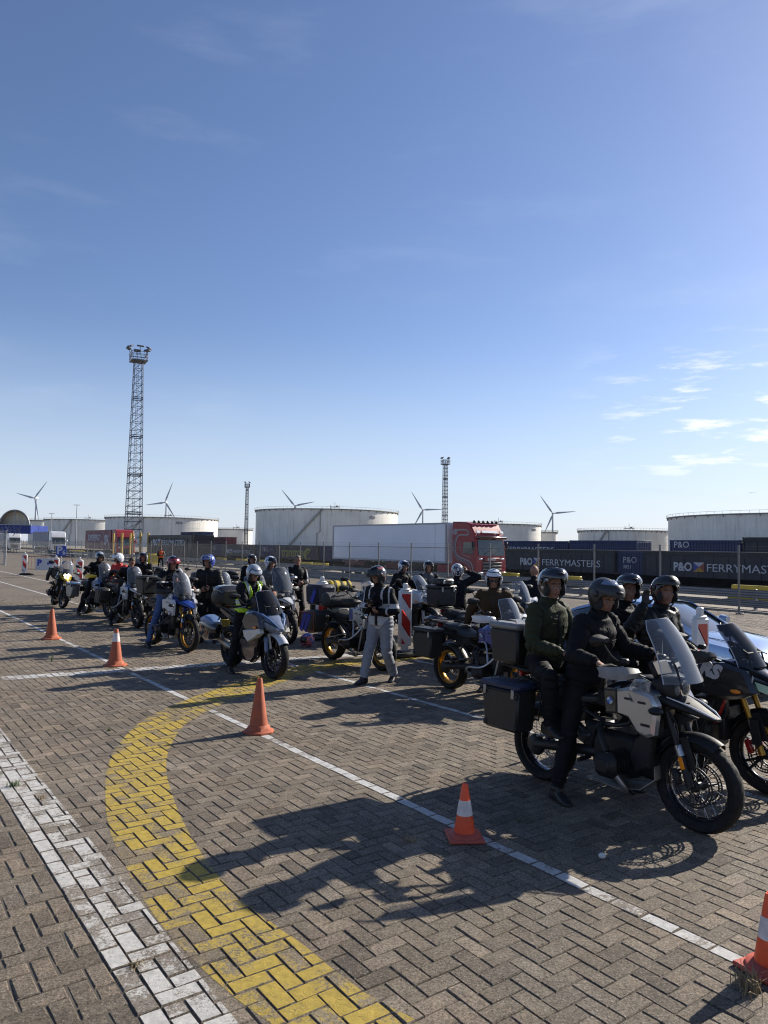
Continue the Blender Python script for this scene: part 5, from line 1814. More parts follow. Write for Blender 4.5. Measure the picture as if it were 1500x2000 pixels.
    A('rider_seat', 'seat', lambda m: m.hull([(-.06, .83, .87, .10), (-.16, .79, .86, .14), (-.34, .79, .87, .165), (-.44, .82, .90, .15)], 18, 3), SEATM)
    A('pillion_seat', 'pseat', lambda m: m.hull([(-.42, .86, .93, .10), (-.5, .86, .965, .14), (-.72, .90, .99, .12), (-.82, .94, 1.0, .08)], 18, 3), SEATM)
    A('grab_rail', 'grab', lambda m: m.tube([(-.5, -.16, .95), (-.8, -.17, 1.01), (-1.0, -.12, 1.03), (-1.0, .12, 1.03), (-.8, .17, 1.01), (-.5, .16, .95)], .014, 8, sub=3), BLK)
    A('instrument', 'dash', lambda m: rbox(m, (.50, 0, 1.10 + u), (.05, .24, .12), .02, rot=Matrix.Rotation(-.6, 3, 'Y')), BLK)
    A('tail_light', 'taill', lambda m: rbox(m, (-1.0, 0, .97), (.06, .14, .05), .015), REDL)
    A('number_plate', 'plate', lambda m: rbox(m, (-1.08, 0, .70), (.01, .19, .14), .003, rot=Matrix.Rotation(.35, 3, 'Y')), mat('number plate', (.5, .38, .06), .5))
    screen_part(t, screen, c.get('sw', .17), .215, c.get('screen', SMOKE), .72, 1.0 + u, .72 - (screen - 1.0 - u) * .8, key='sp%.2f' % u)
    if panniers:
        for s in (-1, 1):
            pannier_box(t, s, c, panniers[1], panniers[2], panniers[0])
    if topbox:
        top_case(t, c, topbox[1], topbox[2], topbox[0])
    return t

SILP = mat('silver panel paint', (0.44, 0.44, 0.435), 0.24, .55, coat=.4, var=.06, scale=4)
WHB = mat('white bodywork', (0.50, 0.51, 0.53), 0.25, coat=.6, var=.06, scale=4)
BLUB = mat('deep blue bodywork', (0.008, 0.032, 0.19), 0.25, coat=.5, var=.08, scale=4)
LBLU = mat('pale blue lid paint', (0.095, 0.165, 0.31), 0.4, 0, coat=.25, var=.08, scale=4)
BRNP = mat('bronze grey plate', (0.10, 0.09, 0.078), 0.35, .5, var=.1)
YELB2 = mat('bright yellow bodywork', (0.62, 0.42, 0.015), 0.25, coat=.5, var=.08, scale=5)
GUNM = mat('gunmetal bodywork', (0.030, 0.031, 0.036), 0.28, .3, coat=.6, var=.1, scale=4)
PANB = mat('black powder coated case', (0.014, 0.013, 0.0125), 0.5, var=.15, scale=30, bump=.04, bscale=250)
REDB = mat('red bodywork', (0.33, 0.012, 0.010), 0.25, coat=.5, var=.08)
BLUS = mat('blue luggage stripe', (0.012, 0.025, 0.27), 0.6, var=.15)
ORS = mat('rust red luggage edge', (0.22, 0.045, 0.02), 0.6, var=.2)
DNAV = mat('dark blue lid', (0.012, 0.018, 0.045), 0.5, var=.2)
GREEN = mat('acid green bodywork', (0.25, 0.55, 0.03), 0.3, coat=.5)
GSEAT = mat('grey seat vinyl', (0.16, 0.155, 0.14), 0.5, var=.15, scale=20)
GPLATE = mat('grey lugagge lid', (0.20, 0.20, 0.20), 0.45, var=.15)

H0 = -54.0
M1 = gs('black and silver adventure motorcycle in front, carrying two riders', 1.95, 6.25, H0,
        dict(panel=SILP, plate=BRNP, tank=BLKG, beak=BLK, beaktrim=WHITEP, rim=BLKG, badge=True, skid=ALU, bars=False, head=BLK, guard=GPLATE, sw=.185, wb=.26, sx=.75, sz=1.10, rake=.58, engine=BLK, spoke=SILV, bar_up=.11, barm=GREYM), near=True,
        panniers=('alu', PANB, DNAV), topbox=('alu', PANB, GPLATE), screen=1.57)
M2 = sport('dark grey crossover motorcycle with gold forks at the right edge', 2.95, 7.15, H0,
        dict(nose=BLKG, mid=GUNM, panel=BLK, belly=BLK, tank=GUNM, tail=BLK, fork=GOLD, forklow=GOLD, rim=BLKG, caliper=REDB, screen=glass('light smoke windscreen', (.45, .47, .52), .75), stripe=BLKG, lens=mat('greenish lamp', (.30, .42, .22), .15, coat=.8), fguard=BLK, guards=True, bar_up=.12, mirror_h=.12),
        up=.09, screen=1.45)
lettering('RS', .17, WHT, M2, (.28, -.272, 1.06), (.96, 0, -.22), (.22, 0, .96), depth=.003, bold=.012, shear=.25)
M3 = gs('black adventure motorcycle with blue tank and tall black side cases beside the brown jacket', 1.04 + .75 * .588, 11.12 - .75 * .809, H0,
        dict(panel=BLUB, plate=BLUB, tank=BLUB, beak=WHB, rim=GOLD, badge=True, guard=WHB, bars=1, barm=mat('pale crash bar', (.42, .42, .42), .35, .6), hugger=BRNP, seat=SEATM), lean=-0,
        panniers=('alu', PANB, PANB), screen=1.42)
M4 = gs('black adventure motorcycle with red and blue edged luggage behind the walking man', -.91 + .77 * .605, 13.84 - .77 * .796, -52.7,
        dict(panel=SILP, plate=BLUB, tank=BLUB, rim=GOLD, badge=False, barm=mat('pale crash bar', (.42, .42, .42), .35, .6), seat=SEATM, seat2=GSEAT, panstripe=BLUS, pantrim=ORS), lean=0,
        panniers=('soft', PANB, PANB), screen=1.30)
M5 = sport('silver and black sport touring motorcycle ridden by the yellow vest rider', -1.71 - .73 * .60, 11.74 + .73 * .80, -53,
        dict(nose=mat('silver blue nose paint', (.23, .27, .35), .22, .4, coat=.6), mid=GUNM, panel=mat('cream white panel', (.55, .54, .50), .3, coat=.4), belly=BLKG, tank=MATS['silver blue nose paint'], tail=GUNM, rim=BLKG, screen=SMOKE, fender=WHB, bar_up=.02, mirror_h=.16, stripe=LBLU, fguard=LBLU), steer=4,
        panniers=('tour', BLKG, LBLU), topbox=('round', BLK, GUNM), screen=1.36)
M6 = gs('blue and white adventure motorcycle with gold wheels under the red and blue helmet', -3.76 - .75 * .68, 14.46 + .75 * .73, -48,
        dict(panel=WHB, plate=WHB, tank=BLUB, beak=BLUB, beaktrim=BLUB, rim=GOLD, fork=GOLD, bars=1, barm=GREYM, lampm=BLK, caliper=GREYM, guard=BLK), steer=5,
        panniers=None, topbox=('alu', PANB, PANB), screen=1.52)
M7 = gs('white and blue adventure motorcycle beside the bareheaded rider', -6.04 - .75 * .588, 18.29 + .75 * .809, H0,
        dict(panel=WHB, plate=LBLU, tank=LBLU, beak=WHB, rim=BLKG, bars=1, barm=ALU), panniers=('soft', PANB, PANB), screen=1.50)
M8 = gs('black adventure motorcycle with aluminium side cases under the silver helmet', -7.77 - .75 * .588, 20.77 + .75 * .809, H0 + 8,
        dict(panel=LBLU, plate=GREYM, tank=LBLU, rim=BLKG, bars=1, guard=YELB2), panniers=('alu', ALU, LBLU), screen=1.50)
M9 = gs('yellow and black adventure motorcycle with its headlight lit, no rider', -10.11 - .75 * .55, 23.42 + .75 * .83, -57,
        dict(panel=BLKG, plate=YELB2, tank=YELB2, beak=YELB2, rim=BLKG, bars=1, barm=BLK, lens=mat('lit headlight', (.9, .85, .7), .2, emit=(1, .9, .65, 9)), tailp=YELB2, guard=BLK), lean=-7, steer=10, screen=1.50)
for k_, (n_, s_, lab_) in enumerate(((7.45, 17.3, 'dark loaded motorcycle in the second row behind the blue and white motorcycle'), (7.5, 20.6, 'dark loaded motorcycle in the second row behind the bareheaded man'), (7.4, 23.9, 'dark loaded motorcycle in the second row nearest the red jacket'))):
    q_ = ns(n_, s_)
    gs(lab_, q_.x, q_.y, H0 + 3 * k_, dict(panel=BLK, plate=BLK, tank=(BLKG, GUNM, BLKG)[k_], rim=BLKG), panniers=('soft', PANB, PANB), topbox=('round' if k_ != 1 else 'alu', PANB, PANB), screen=1.42)
M10 = gs('dark motorcycle mostly hidden behind the man in the blue helmet', -3.0, 16.6, H0,
        dict(panel=BLK, plate=BLK, tank=BLKG, rim=BLKG, seat=SEATM), panniers=('soft', PANB, PANB), screen=1.5)
M11 = gs('white and blue motorcycle with a tall smoky windscreen behind the yellow vest rider', -2.0 - .75 * .588, 15.8 + .75 * .809, H0,
        dict(panel=WHB, plate=GREYM, tank=WHB, beak=WHB, rim=BLKG, sw=.20, screen=glass('milky windscreen', (.55, .6, .68), .55), mirror=SILV), screen=1.62)
M12 = gs('black motorcycle carrying a yellow duffel bag behind the walking man', -.60, 16.6, H0,
        dict(panel=GUNM, plate=BLK, tank=GUNM, rim=BLKG, barm=GREYM, beak=WHB), panniers=('soft', PANB, PANB), screen=1.34)
M13 = sport('white touring motorcycle with a clear windscreen right of the striped beacon', .99 - .73 * .588, 18.93 + .73 * .809 - 1.9, H0 + 6,
        dict(nose=WHB, mid=WHB, panel=GUNM, belly=BLK, tank=WHB, tail=WHB, rim=SILV, screen=SCREEN, bar_up=.04), screen=1.45, up=.06)
M14 = gs('black motorcycle with a black top case in front of the man turned away', 1.72, 12.95, H0,
        dict(panel=BLK, plate=BLK, tank=BLKG, rim=BLKG, bars=1), panniers=('tour', BLKG, BLKG), topbox=('alu', PANB, PANB), screen=1.3)
M15 = gs('white and blue motorcycle with a clear windscreen right of the brown jacket', 2.35, 14.1, H0 - 4,
        dict(panel=WHB, plate=BLUB, tank=BLUB, beak=WHB, rim=BLKG, guard=WHB), screen=1.5)
M16 = sport('dark motorcycle with acid green trim left of the tall smoky windscreen', -2.75, 18.3, H0,
        dict(nose=GREEN, mid=BLK, panel=BLKG, belly=BLK, tank=BLKG, tail=BLK, rim=BLKG, screen=SMOKE, bar_up=.08), screen=1.3, up=.05, panniers=('soft', PANB, PANB))
M17 = gs('dark motorcycle half hidden by the grey helmet rider with a round mirror', -3.7, 19.5, H0,
        dict(panel=BLK, plate=BLK, tank=BLKG, rim=BLKG), topbox=('round', BLK, BLK), screen=1.3)

# ================================================================== PEOPLE
SKIN = mat('skin', (0.27, 0.14, 0.095), 0.6, var=.22, scale=28, bump=.25, bscale=120, spec=.3)
BOOT = mat('black boots', (0.014, 0.013, 0.013), 0.5, var=.3, scale=30)
JBLK = mat('black riding jacket', (0.0085, 0.0085, 0.0105), 0.85, var=.3, scale=9, bump=.6, bscale=38, spec=.18)
JBLK2 = mat('black leather jacket', (0.0085, 0.008, 0.0085), 0.5, var=.3, scale=9, bump=.6, bscale=34, spec=.2)
TBLK = mat('black riding trousers', (0.0075, 0.0075, 0.009), 0.88, var=.3, scale=9, bump=.6, bscale=34, spec=.2)
JOLV = mat('olive green jacket', (0.030, 0.034, 0.018), 0.75, var=.25, scale=8, bump=.7, bscale=34, spec=.2)
JBRN = mat('brown jacket', (0.045, 0.028, 0.014), 0.75, var=.25, scale=8, bump=.7, bscale=34, spec=.2)
JGRY = mat('grey riding jacket', (0.085, 0.085, 0.09), 0.75, var=.2, scale=8, bump=.3, bscale=30)
JLGR = mat('pale grey jacket panel', (0.40, 0.40, 0.41), 0.7, var=.15, scale=8, bump=.6, bscale=38, spec=.18)
TGRY = mat('light grey riding trousers', (0.20, 0.21, 0.235), 0.8, var=.15, scale=6, bump=.5, bscale=22)
JEAN = mat('blue jeans', (0.045, 0.085, 0.21), 0.85, var=.3, scale=10, bump=.3, bscale=40)
HIVIZ = mat('fluorescent yellow vest', (0.42, 0.66, 0.02), 0.6, var=.12, scale=8, bump=.3, bscale=30)
REFL = mat('grey reflective tape', (0.50, 0.52, 0.53), 0.35, .3, var=.2, scale=30)
ORNG = mat('orange vest', (0.70, 0.10, 0.015), 0.65, var=.15, scale=8, bump=.3)
REDJ = mat('red jacket', (0.42, 0.022, 0.018), 0.7, var=.15, scale=8, bump=.3)
HAIRB = mat('short brown hair', (0.055, 0.035, 0.02), 0.75, var=.4, scale=60, bump=.6, bscale=180)
HAIRG = mat('cropped grey hair', (0.14, 0.12, 0.105), 0.75, var=.4, scale=60, bump=.6, bscale=180)
GLOV = mat('black gloves', (0.013, 0.013, 0.013), 0.6, var=.25, scale=30, bump=.3)
LIPS = mat('lips', (0.30, 0.12, 0.10), 0.5)
EYEW = mat('eye white', (0.30, 0.28, 0.26), 0.25)
EYED = mat('dark iris', (0.02, 0.014, 0.01), 0.2)
PADM = mat('helmet lining', (0.02, 0.02, 0.022), 0.9)
SHADES = mat('sunglass lens', (0.008, 0.008, 0.010), 0.08, coat=.6)

def ik(a, b, l1, l2, pole):
    """middle joint of a two bone chain from a to b bending towards pole"""
    a, b, pole = V(a), V(b), V(pole)
    d = b - a
    L = min(d.length, (l1 + l2) * .999)
    u = d.normalized()
    x = (l1 * l1 - l2 * l2 + L * L) / (2 * L)
    h = math.sqrt(max(0, l1 * l1 - x * x))
    p = pole - u * pole.dot(u)
    p = p.normalized() if p.length > 1e-6 else u.orthogonal()
    return a + u * x + p * h

def frame_from(fwd, up):
    f = V(fwd).normalized()
    l = V(up).cross(f).normalized()
    u = f.cross(l)
    return Matrix((f, l, u)).transposed()         # columns forward, left, up

def hand_geo(m, wrist, fdir, pnrm, curl, sc=1.0, side=1, spread=0.0):
    """palm, four fingers of their own length and a thumb; fdir along the hand, pnrm out of the palm"""
    f = V(fdir).normalized()
    n = (V(pnrm) - f * V(pnrm).dot(f)).normalized()
    a = n.cross(f) * side                          # towards the thumb
    w = V(wrist)
    segs = []
    pr = [(0, .027, .020), (.03, .036, .019), (.065, .041, .0175), (.09, .040, .015)]
    rings = []
    for d, rw, rt in pr:
        c = w + f * d * sc
        rings.append([c + a * math.cos(t) * rw * sc + n * math.sin(t) * rt * sc for t in np.linspace(0, 2 * PI, 12, endpoint=False)])
    m.loft(rings)
    tips = []
    for k, (off, ln) in enumerate(((.030, .072), (.010, .080), (-.011, .074), (-.030, .058))):
        p = w + f * .082 * sc + a * off * sc
        d = f.copy()
        axis = a
        pts = [p - f * .02 * sc, p]
        ang = 0
        for q, fr in enumerate((.46, .32, .24)):
            ang += curl * (.75, 1.0, .7)[q] + .05 * k * curl
            dd = f * math.cos(ang) + n * math.sin(ang) + a * spread * off * 4
            p = p + dd.normalized() * ln * fr * sc
            pts.append(p)
        m.tube(pts, [.0098 * sc, .0098 * sc, .0092 * sc, .0086 * sc, .0072 * sc], 8)
        m.ell(pts[-1], .0072 * sc, 6, 4)
    p = w + f * .022 * sc + a * .028 * sc
    pts = [p - a * .01 * sc, p + (a * .75 + f * .5 + n * .25 * (1 + curl)).normalized() * .034 * sc]
    pts.append(pts[-1] + (a * (.5 - .5 * curl) + f * .8 + n * (.2 + .6 * curl)).normalized() * .032 * sc)
    pts.append(pts[-1] + (f * .8 - a * .45 * curl + n * (.2 + .6 * curl)).normalized() * .026 * sc)
    m.tube(pts, [.0145 * sc, .0125 * sc, .011 * sc, .0085 * sc], 8)
    m.ell(pts[-1], .0085 * sc, 6, 4)

def helmet(root, hc, HM, shell_m, style='flip', visor_m=None, trim=None, chin_m=None):
    """shell with a face opening, lining, visor and (on flip-up helmets) the raised chin bar"""
    def P(az, el, k=1.0, dx=0, dz=0):
        r = V((.152, .128, .144))
        ce = math.cos(el)
        bulge = 1 + .05 * max(0, -math.cos(az)) * max(0, math.sin(el * .8 + .2))
        return hc + HM @ V((r.x * k * bulge * ce * math.cos(az) - .012 + dx, r.y * k * ce * math.sin(az), r.z * k * math.sin(el) + .025 + dz))
    na, ne = 44, 18
    e0, e1 = R(-62), R(90)
    openaz = R(58) if style != 'jet' else R(66)
    top = R(20)
    vs, fs = [], []
    for i in range(ne + 1):
        e = e0 + (e1 - e0) * i / ne
        for j in range(na):
            az = -PI + 2 * PI * j / na
            low = 1.0 if e > R(-20) else 1.0 - .10 * (R(-20) - e)
            vs.append(P(az, e, 1.0) if e > R(-35) else P(az, R(-35) + (e - R(-35)) * .55, 1.0, 0, (e - R(-35)) * .05))
    for i in range(ne):
        for j in range(na):
            e = e0 + (e1 - e0) * (i + .5) / ne
            az = -PI + 2 * PI * (j + .5) / na
            if abs(az) < openaz and e < top - .25 * (abs(az) / openaz) ** 3 and not (style == 'full' and e < R(-30)):
                continue
            j2 = (j + 1) % na
            fs.append((i * na + j, i * na + j2, (i + 1) * na + j2, (i + 1) * na + j))
    mb = MB().add(vs, fs)
    me = mb.mesh('helmet', recalc=True, sharp=60)
    bm = bmesh.new(); bm.from_mesh(me)
    bmesh.ops.remove_doubles(bm, verts=bm.verts, dist=.0008)
    bmesh.ops.delete(bm, geom=[v for v in bm.verts if not v.link_faces], context='VERTS')
    bmesh.ops.recalc_face_normals(bm, faces=bm.faces)
    bm.to_mesh(me); bm.free()
    h = link('helmet', me, [shell_m, PADM], root)
    md = h.modifiers.new('thickness', 'SOLIDIFY'); md.thickness = .024; md.offset = -1; md.material_offset = 1; md.material_offset_rim = 1 if style == 'x' else 0
    sb = h.modifiers.new('round', 'SUBSURF'); sb.levels = 1; sb.render_levels = 1
    visor_m = visor_m or VISOR
    def vis(a0, a1, k, azr):
        g = []
        for e in np.linspace(a0, a1, 7):
            g.append([P(z, e, k) for z in np.linspace(-azr, azr, 17)])
        return g
    if style == 'flip':
        solo('visor', visor_m, h, lambda m: m.sheet(vis(R(30), R(74), 1.06, R(76)), .004))
        def chin(m):
            rings = []
            for z in np.linspace(-R(74), R(74), 19):
                k = 1.09 + .24 * max(0, math.cos(z)) ** 1.6
                a, b = R(16) + .05 * abs(z), R(50)
                rg = []
                for t in np.linspace(0, 2 * PI, 10, endpoint=False):
                    e = (a + b) / 2 + (b - a) / 2 * math.cos(t) * (1 - .25 * (abs(z) / R(74)) ** 2)
                    rg.append(P(z, e, k + .045 * math.sin(t)))
                rings.append(rg)
            m.loft(rings)
        solo('chin_bar', chin_m or shell_m, h, chin)
        solo('chin_vent', BLK, h, lambda m: m.ell(P(0, R(30), 1.37), (.02, .035, .014), 10, 6, rot=HM))
        for s in (-1, 1):
            solo('pivot_cover', chin_m or shell_m, h, lambda m: m.ell(P(s * R(78), R(10), 1.01), (.03, .014, .03), 12, 8, rot=HM))
    elif style == 'jet':
        solo('peak', trim or shell_m, h, lambda m: m.sheet(vis(R(22), R(44), 1.05, R(62)), .006))
        solo('visor', visor_m, h, lambda m: m.sheet(vis(R(16), R(50), 1.035, R(72)), .004))
    elif style == 'full':
        solo('visor', visor_m, h, lambda m: m.sheet(vis(R(-26), R(22), 1.015, R(70)), .004))
        solo('chin_bar', shell_m, h, lambda m: m.loft([[P(z, R(-42) + .30 * math.cos(t) * (1 - .2 * abs(z)), 1.03 + .05 * math.sin(t) + .10 * math.cos(z) ** 2) for t in np.linspace(0, 2 * PI, 10, endpoint=False)] for z in np.linspace(-R(80), R(80), 17)]))
    elif style == 'open':
        solo('visor', visor_m, h, lambda m: m.sheet(vis(R(20), R(54), 1.04, R(72)), .004))
    if style in ('flip', 'jet', 'open'):
        solo('cheek_pad', PADM, h, lambda m: [m.ell(hc + HM @ V((.045, s * .082, -.035)), (.05, .024, .055), 12, 8, rot=HM) for s in (-1, 1)])
    if style != 'full':
        solo('chin_strap', BLK, h, lambda m: m.tube([hc + HM @ V((.02, .09, -.05)), hc + HM @ V((.035, .06, -.115)), hc + HM @ V((.045, 0, -.13)), hc + HM @ V((.035, -.06, -.115)), hc + HM @ V((.02, -.09, -.05))], .007, 6, sub=3))
    return h

def person(label, loc, heading, pose, cols, helm=None, voxel=.014, sc=1.0, seed=1, group=None, accents=None, hair=None, bag=False, detail_face=True):
    """pose (own space, x forward): pelvis, lean, twist, hands{L,R}, feet{L,R}, head(yaw,pitch)"""
    root = empty('person', (loc[0], loc[1], loc[2] if len(loc) > 2 else 0), R(heading))
    tag(root, label, 'person', group)
    P0 = V(pose['pelvis'])
    ln, tw, side = R(pose.get('lean', 5)), R(pose.get('twist', 0)), R(pose.get('side', 0))
    d = V((math.sin(ln), math.sin(side), math.cos(ln))).normalized()
    ln2 = ln + R(pose.get('hunch', 8))
    d2 = V((math.sin(ln2), math.sin(side), math.cos(ln2))).normalized()
    lat0 = V((0, 1, 0))
    lat = V((-math.sin(tw), math.cos(tw), 0))
    mid = P0 + d * .24 * sc
    chest = mid + d2 * .20 * sc
    neck = mid + d2 * .305 * sc
    hy, hp = R(pose.get('head', (0, 0))[0]), R(pose.get('head', (0, 0))[1])
    hn = V((math.sin(ln2 * .55), 0, math.cos(ln2 * .55)))
    hc = neck + hn * .165 * sc + V((.025, 0, 0)) * sc
    fwd = V((math.cos(hp) * math.cos(hy), math.cos(hp) * math.sin(hy), math.sin(hp)))
    HM = frame_from(fwd, (0, 0, 1))
    mb = MB()
    bulk = pose.get('bulk', 1.0)
    segs = []                                      # (a, b, region)
    # torso
    rings = []
    st = [(P0 - d * .10 * sc, .105, .150), (P0 - d * .03 * sc, .135, .178), (P0 + d * .06 * sc, .138, .176), (P0 + d * .15 * sc, .130, .165), (mid, .140, .180), (mid + d2 * .09 * sc, .146, .192), (chest, .138, .196), (chest + d2 * .07 * sc, .105, .165), (neck + d2 * .005 * sc, .072, .085)]
    for i, (c, a, b) in enumerate(st):
        q = i / (len(st) - 1)
        l = lat0.lerp(lat, q).normalized()
        fw = l.cross(d if q < .5 else d2).normalized()
        rg = []
        for t in np.linspace(0, 2 * PI, 24, endpoint=False):
            ct, s_ = math.cos(t), math.sin(t)
            back = .88 if ct < 0 else 1.0
            rg.append(c + fw * a * bulk * sc * back * math.copysign(abs(ct) ** .85, ct) + l * b * (bulk * .5 + .5) * sc * math.copysign(abs(s_) ** .85, s_))
        rings.append(rg)
    mb.loft(rings)
    hem = []
    for q, a, b in ((-.045, .142, .186), (-.03, .152, .196), (.05, .150, .190), (.14, .142, .178), (.22, .130, .165)):
        c, fw = P0 + d * q * sc, lat0.cross(d).normalized()
        hem.append([c + fw * a * bulk * sc * (.9 if math.cos(t) < 0 else 1) * math.cos(t) + lat0 * b * (bulk * .5 + .5) * sc * math.sin(t) for t in np.linspace(0, 2 * PI, 24, endpoint=False)])
    mb.loft(hem)
    segs += [(P0 - d * .14 * sc, P0 - d * .11 * sc, 'legs'), (P0 + d * .03 * sc, mid, 'torso'), (mid, neck - d2 * .02 * sc, 'torso')]
    mb.tube([neck - d2 * .05 * sc, neck + (hc - neck) * .55], [.078 * sc, .060 * sc], 14)
    segs.append((neck + d2 * .03 * sc, neck + (hc - neck) * .45, 'neck'))
    # head
    def H(x, y, z): return hc + HM @ (V((x, y, z)) * sc)
    mb.ell(H(-.008, 0, .030), V((.097, .077, .098)) * sc, 20, 14, rot=HM)
    mb.ell(H(.022, 0, -.035), V((.070, .062, .082)) * sc, 18, 12, rot=HM)
    mb.ell(H(.062, 0, -.095), V((.026, .030, .022)) * sc, 12, 8, rot=HM)
    mb.ell(H(.080, 0, .030), V((.016, .052, .014)) * sc, 12, 8, rot=HM)
    mb.loft([[H(x, y * w, z) for y, z in ((1, zz - .012), (.5, zz + .01), (-.5, zz + .01), (-1, zz - .012))] for x, zz, w in ((.075, .015, .010), (.095, -.012, .012), (.113, -.032, .015), (.092, -.047, .016))])
    mb.ell(H(.082, 0, -.068), V((.013, .026, .011)) * sc, 10, 6, rot=HM)
    for s in (-1, 1):
        mb.ell(H(.052, s * .045, -.018), V((.03, .022, .022)) * sc, 10, 6, rot=HM)
        if helm is None:
            mb.ell(H(-.012, s * .082, .0), V((.022, .012, .034)) * sc, 10, 8, rot=HM)
    segs.append((hc - HM @ V((0, 0, .07)), hc + HM @ V((0, 0, .06)), 'head'))
    # arms
    hands = pose['hands']
    ELB = {}
    for nm, s in (('L', 1), ('R', -1)):
        sh = chest + d2 * .035 * sc + lat * s * .178 * sc
        h = hands[nm]
        wr = V(h['at'])
        el = ik(sh, wr, .30 * sc, .265 * sc, h.get('pole', (-.35, s * .5, -.8)))
        ELB[nm] = el
        dd = wr - el
        wr = el + dd.normalized() * min(dd.length, .27 * sc)
        mb.ell(sh, V((.080, .076, .082)) * bulk * sc, 14, 10)
        mb.tube([sh - (sh - neck) * .25, sh, sh.lerp(el, .5), el], [.078 * sc * bulk, .078 * sc * bulk, .070 * sc * bulk, .062 * sc * bulk], 14)
        mb.ell(el, .063 * sc * bulk, 12, 8)
        mb.tube([el, el.lerp(wr, .35), el.lerp(wr, .93)], [.062 * sc * bulk, .060 * sc * bulk, .044 * sc], 14)
        mb.tube([el.lerp(wr, .8), wr + dd.normalized() * .02 * sc], [.028 * sc, .026 * sc], 10)
        segs += [(sh, el, 'arm'), (el, el.lerp(wr, .93), 'arm')]
        fd = V(h.get('dir', dd)).normalized()
        hand_geo(mb, wr, fd, h.get('palm', (0, 0, -1)), h.get('curl', .9), sc, s * h.get('flip', 1))
        segs.append((wr + fd * .02, wr + fd * .15, 'hand'))
    # legs
    feet = pose['feet']
    for nm, s in (('L', 1), ('R', -1)):
        hip = P0 + V((0, s * .092, -.03)) * sc
        f = feet[nm]
        an = V(f['at']) + V((0, 0, .085)) * sc
        kn = ik(hip, an, .435 * sc, .425 * sc, f.get('pole', (1, s * .25, .1)))
        lb = pose.get('legbulk', 1.0)
        mb.tube([hip + V((0, 0, .03)), hip.lerp(kn, .3), hip.lerp(kn, .7), kn], [.100 * sc * lb, .092 * sc * lb, .074 * sc * lb, .066 * sc * lb], 16)
        mb.ell(kn, .067 * sc * lb, 14, 10)
        mb.tube([kn, kn.lerp(an, .3), kn.lerp(an, .7), an], [.066 * sc * lb, .066 * sc * lb, .056 * sc * lb, .054 * sc * lb], 16)
        segs += [(hip, kn, 'legs'), (kn, kn.lerp(an, .80), 'legs')]
        yaw = R(f.get('yaw', s * 8))
        pit = R(f.get('pitch', 0))
        FM = Matrix.Rotation(yaw, 3, 'Z') @ Matrix.Rotation(pit, 3, 'Y')
        rings = []
        for x, w, z0, z1 in ((-.075, .030, -.078, -.02), (-.06, .040, -.085, .03), (0, .043, -.085, .05), (.06, .045, -.085, .0), (.12, .050, -.085, -.03), (.165, .044, -.083, -.045), (.19, .025, -.078, -.055)):
            rings.append([an + FM @ (V((x, w * math.copysign(abs(math.cos(t)) ** .7, math.cos(t)), (z0 + z1) / 2 + (z1 - z0) / 2 * math.copysign(abs(math.sin(t)) ** .7, math.sin(t)))) * sc) for t in np.linspace(0, 2 * PI, 14, endpoint=False)])
        mb.loft(rings)
        mb.tube([an, an.lerp(kn, .28)], [.05 * sc, .052 * sc], 12)
        segs += [(an + FM @ V((-.05, 0, -.05)), an + FM @ V((.17, 0, -.06)), 'boot'), (an, an.lerp(kn, f.get('boot', .12)), 'boot')]
    if bag:
        pass
    # one continuous skin
    tmp = link('tmp', mb.mesh('tmp', recalc=True, sharp=0))
    md = tmp.modifiers.new('skin', 'REMESH')
    md.mode = 'VOXEL'; md.voxel_size = voxel; md.use_smooth_shade = True
    sm = tmp.modifiers.new('relax', 'SMOOTH'); sm.iterations = 3 if voxel > .010 else 4; sm.factor = .45
    dg = bpy.context.evaluated_depsgraph_get()
    me = bpy.data.meshes.new_from_object(tmp.evaluated_get(dg))
    me.name = 'body'
    old = tmp.data
    bpy.data.objects.remove(tmp); bpy.data.meshes.remove(old)
    n = len(me.vertices)
    co = np.empty(n * 3); me.vertices.foreach_get('co', co); co = co.reshape(-1, 3)
    no = np.empty(n * 3); me.vertices.foreach_get('normal', no); no = no.reshape(-1, 3)
    def dist(p):
        D = []
        for a, b, _ in segs:
            a, b = np.array(a), np.array(b)
            ab = b - a
            t = np.clip(((p - a) @ ab) / (ab @ ab), 0, 1)
            D.append(np.linalg.norm(p - (a + t[:, None] * ab), axis=1))
        return np.array(D)
    w8 = np.array([{'torso': .13, 'arm': .055, 'legs': .08, 'boot': .045, 'hand': .03, 'head': .085, 'neck': .06}[s[2]] for s in segs])
    own = np.argmin(dist(co) - w8[:, None], axis=0)
    reg = np.array([s[2] for s in segs])[own]
    cloth = np.isin(reg, ('torso', 'arm', 'legs'))
    # folds: long soft creases across sleeves, waist and knees
    off = np.zeros(n)
    fold = pose.get('fold', 1.0)
    so = seed * 7.3
    SA = [(V(s_[0]), V(s_[1])) for s_ in segs]
    for i in np.nonzero(cloth)[0]:
        p = co[i]
        A_, B_ = SA[own[i]]
        u = (B_ - A_); ul = u.length; u = u / ul
        tt = (p[0] - A_.x) * u.x + (p[1] - A_.y) * u.y + (p[2] - A_.z) * u.z
        near_j = max(0.0, 1 - min(abs(tt), abs(ul - tt)) / .13)
        k = 15 if reg[i] != 'torso' else 9
        q = (p[0] * 5 + u.x * tt * k + so, p[1] * 5 + u.y * tt * k, p[2] * 5 + u.z * tt * k)
        f1 = 1 - abs(mnoise.noise(q)) * 3.2
        f2 = mnoise.noise((p[0] * 5 + so, p[1] * 5, p[2] * 6))
        off[i] = (.0035 + .0065 * near_j) * f1 * fold + .009 * f2 * fold
    co2 = co + no * off[:, None] * sc
    me.vertices.foreach_set('co', co2.ravel())
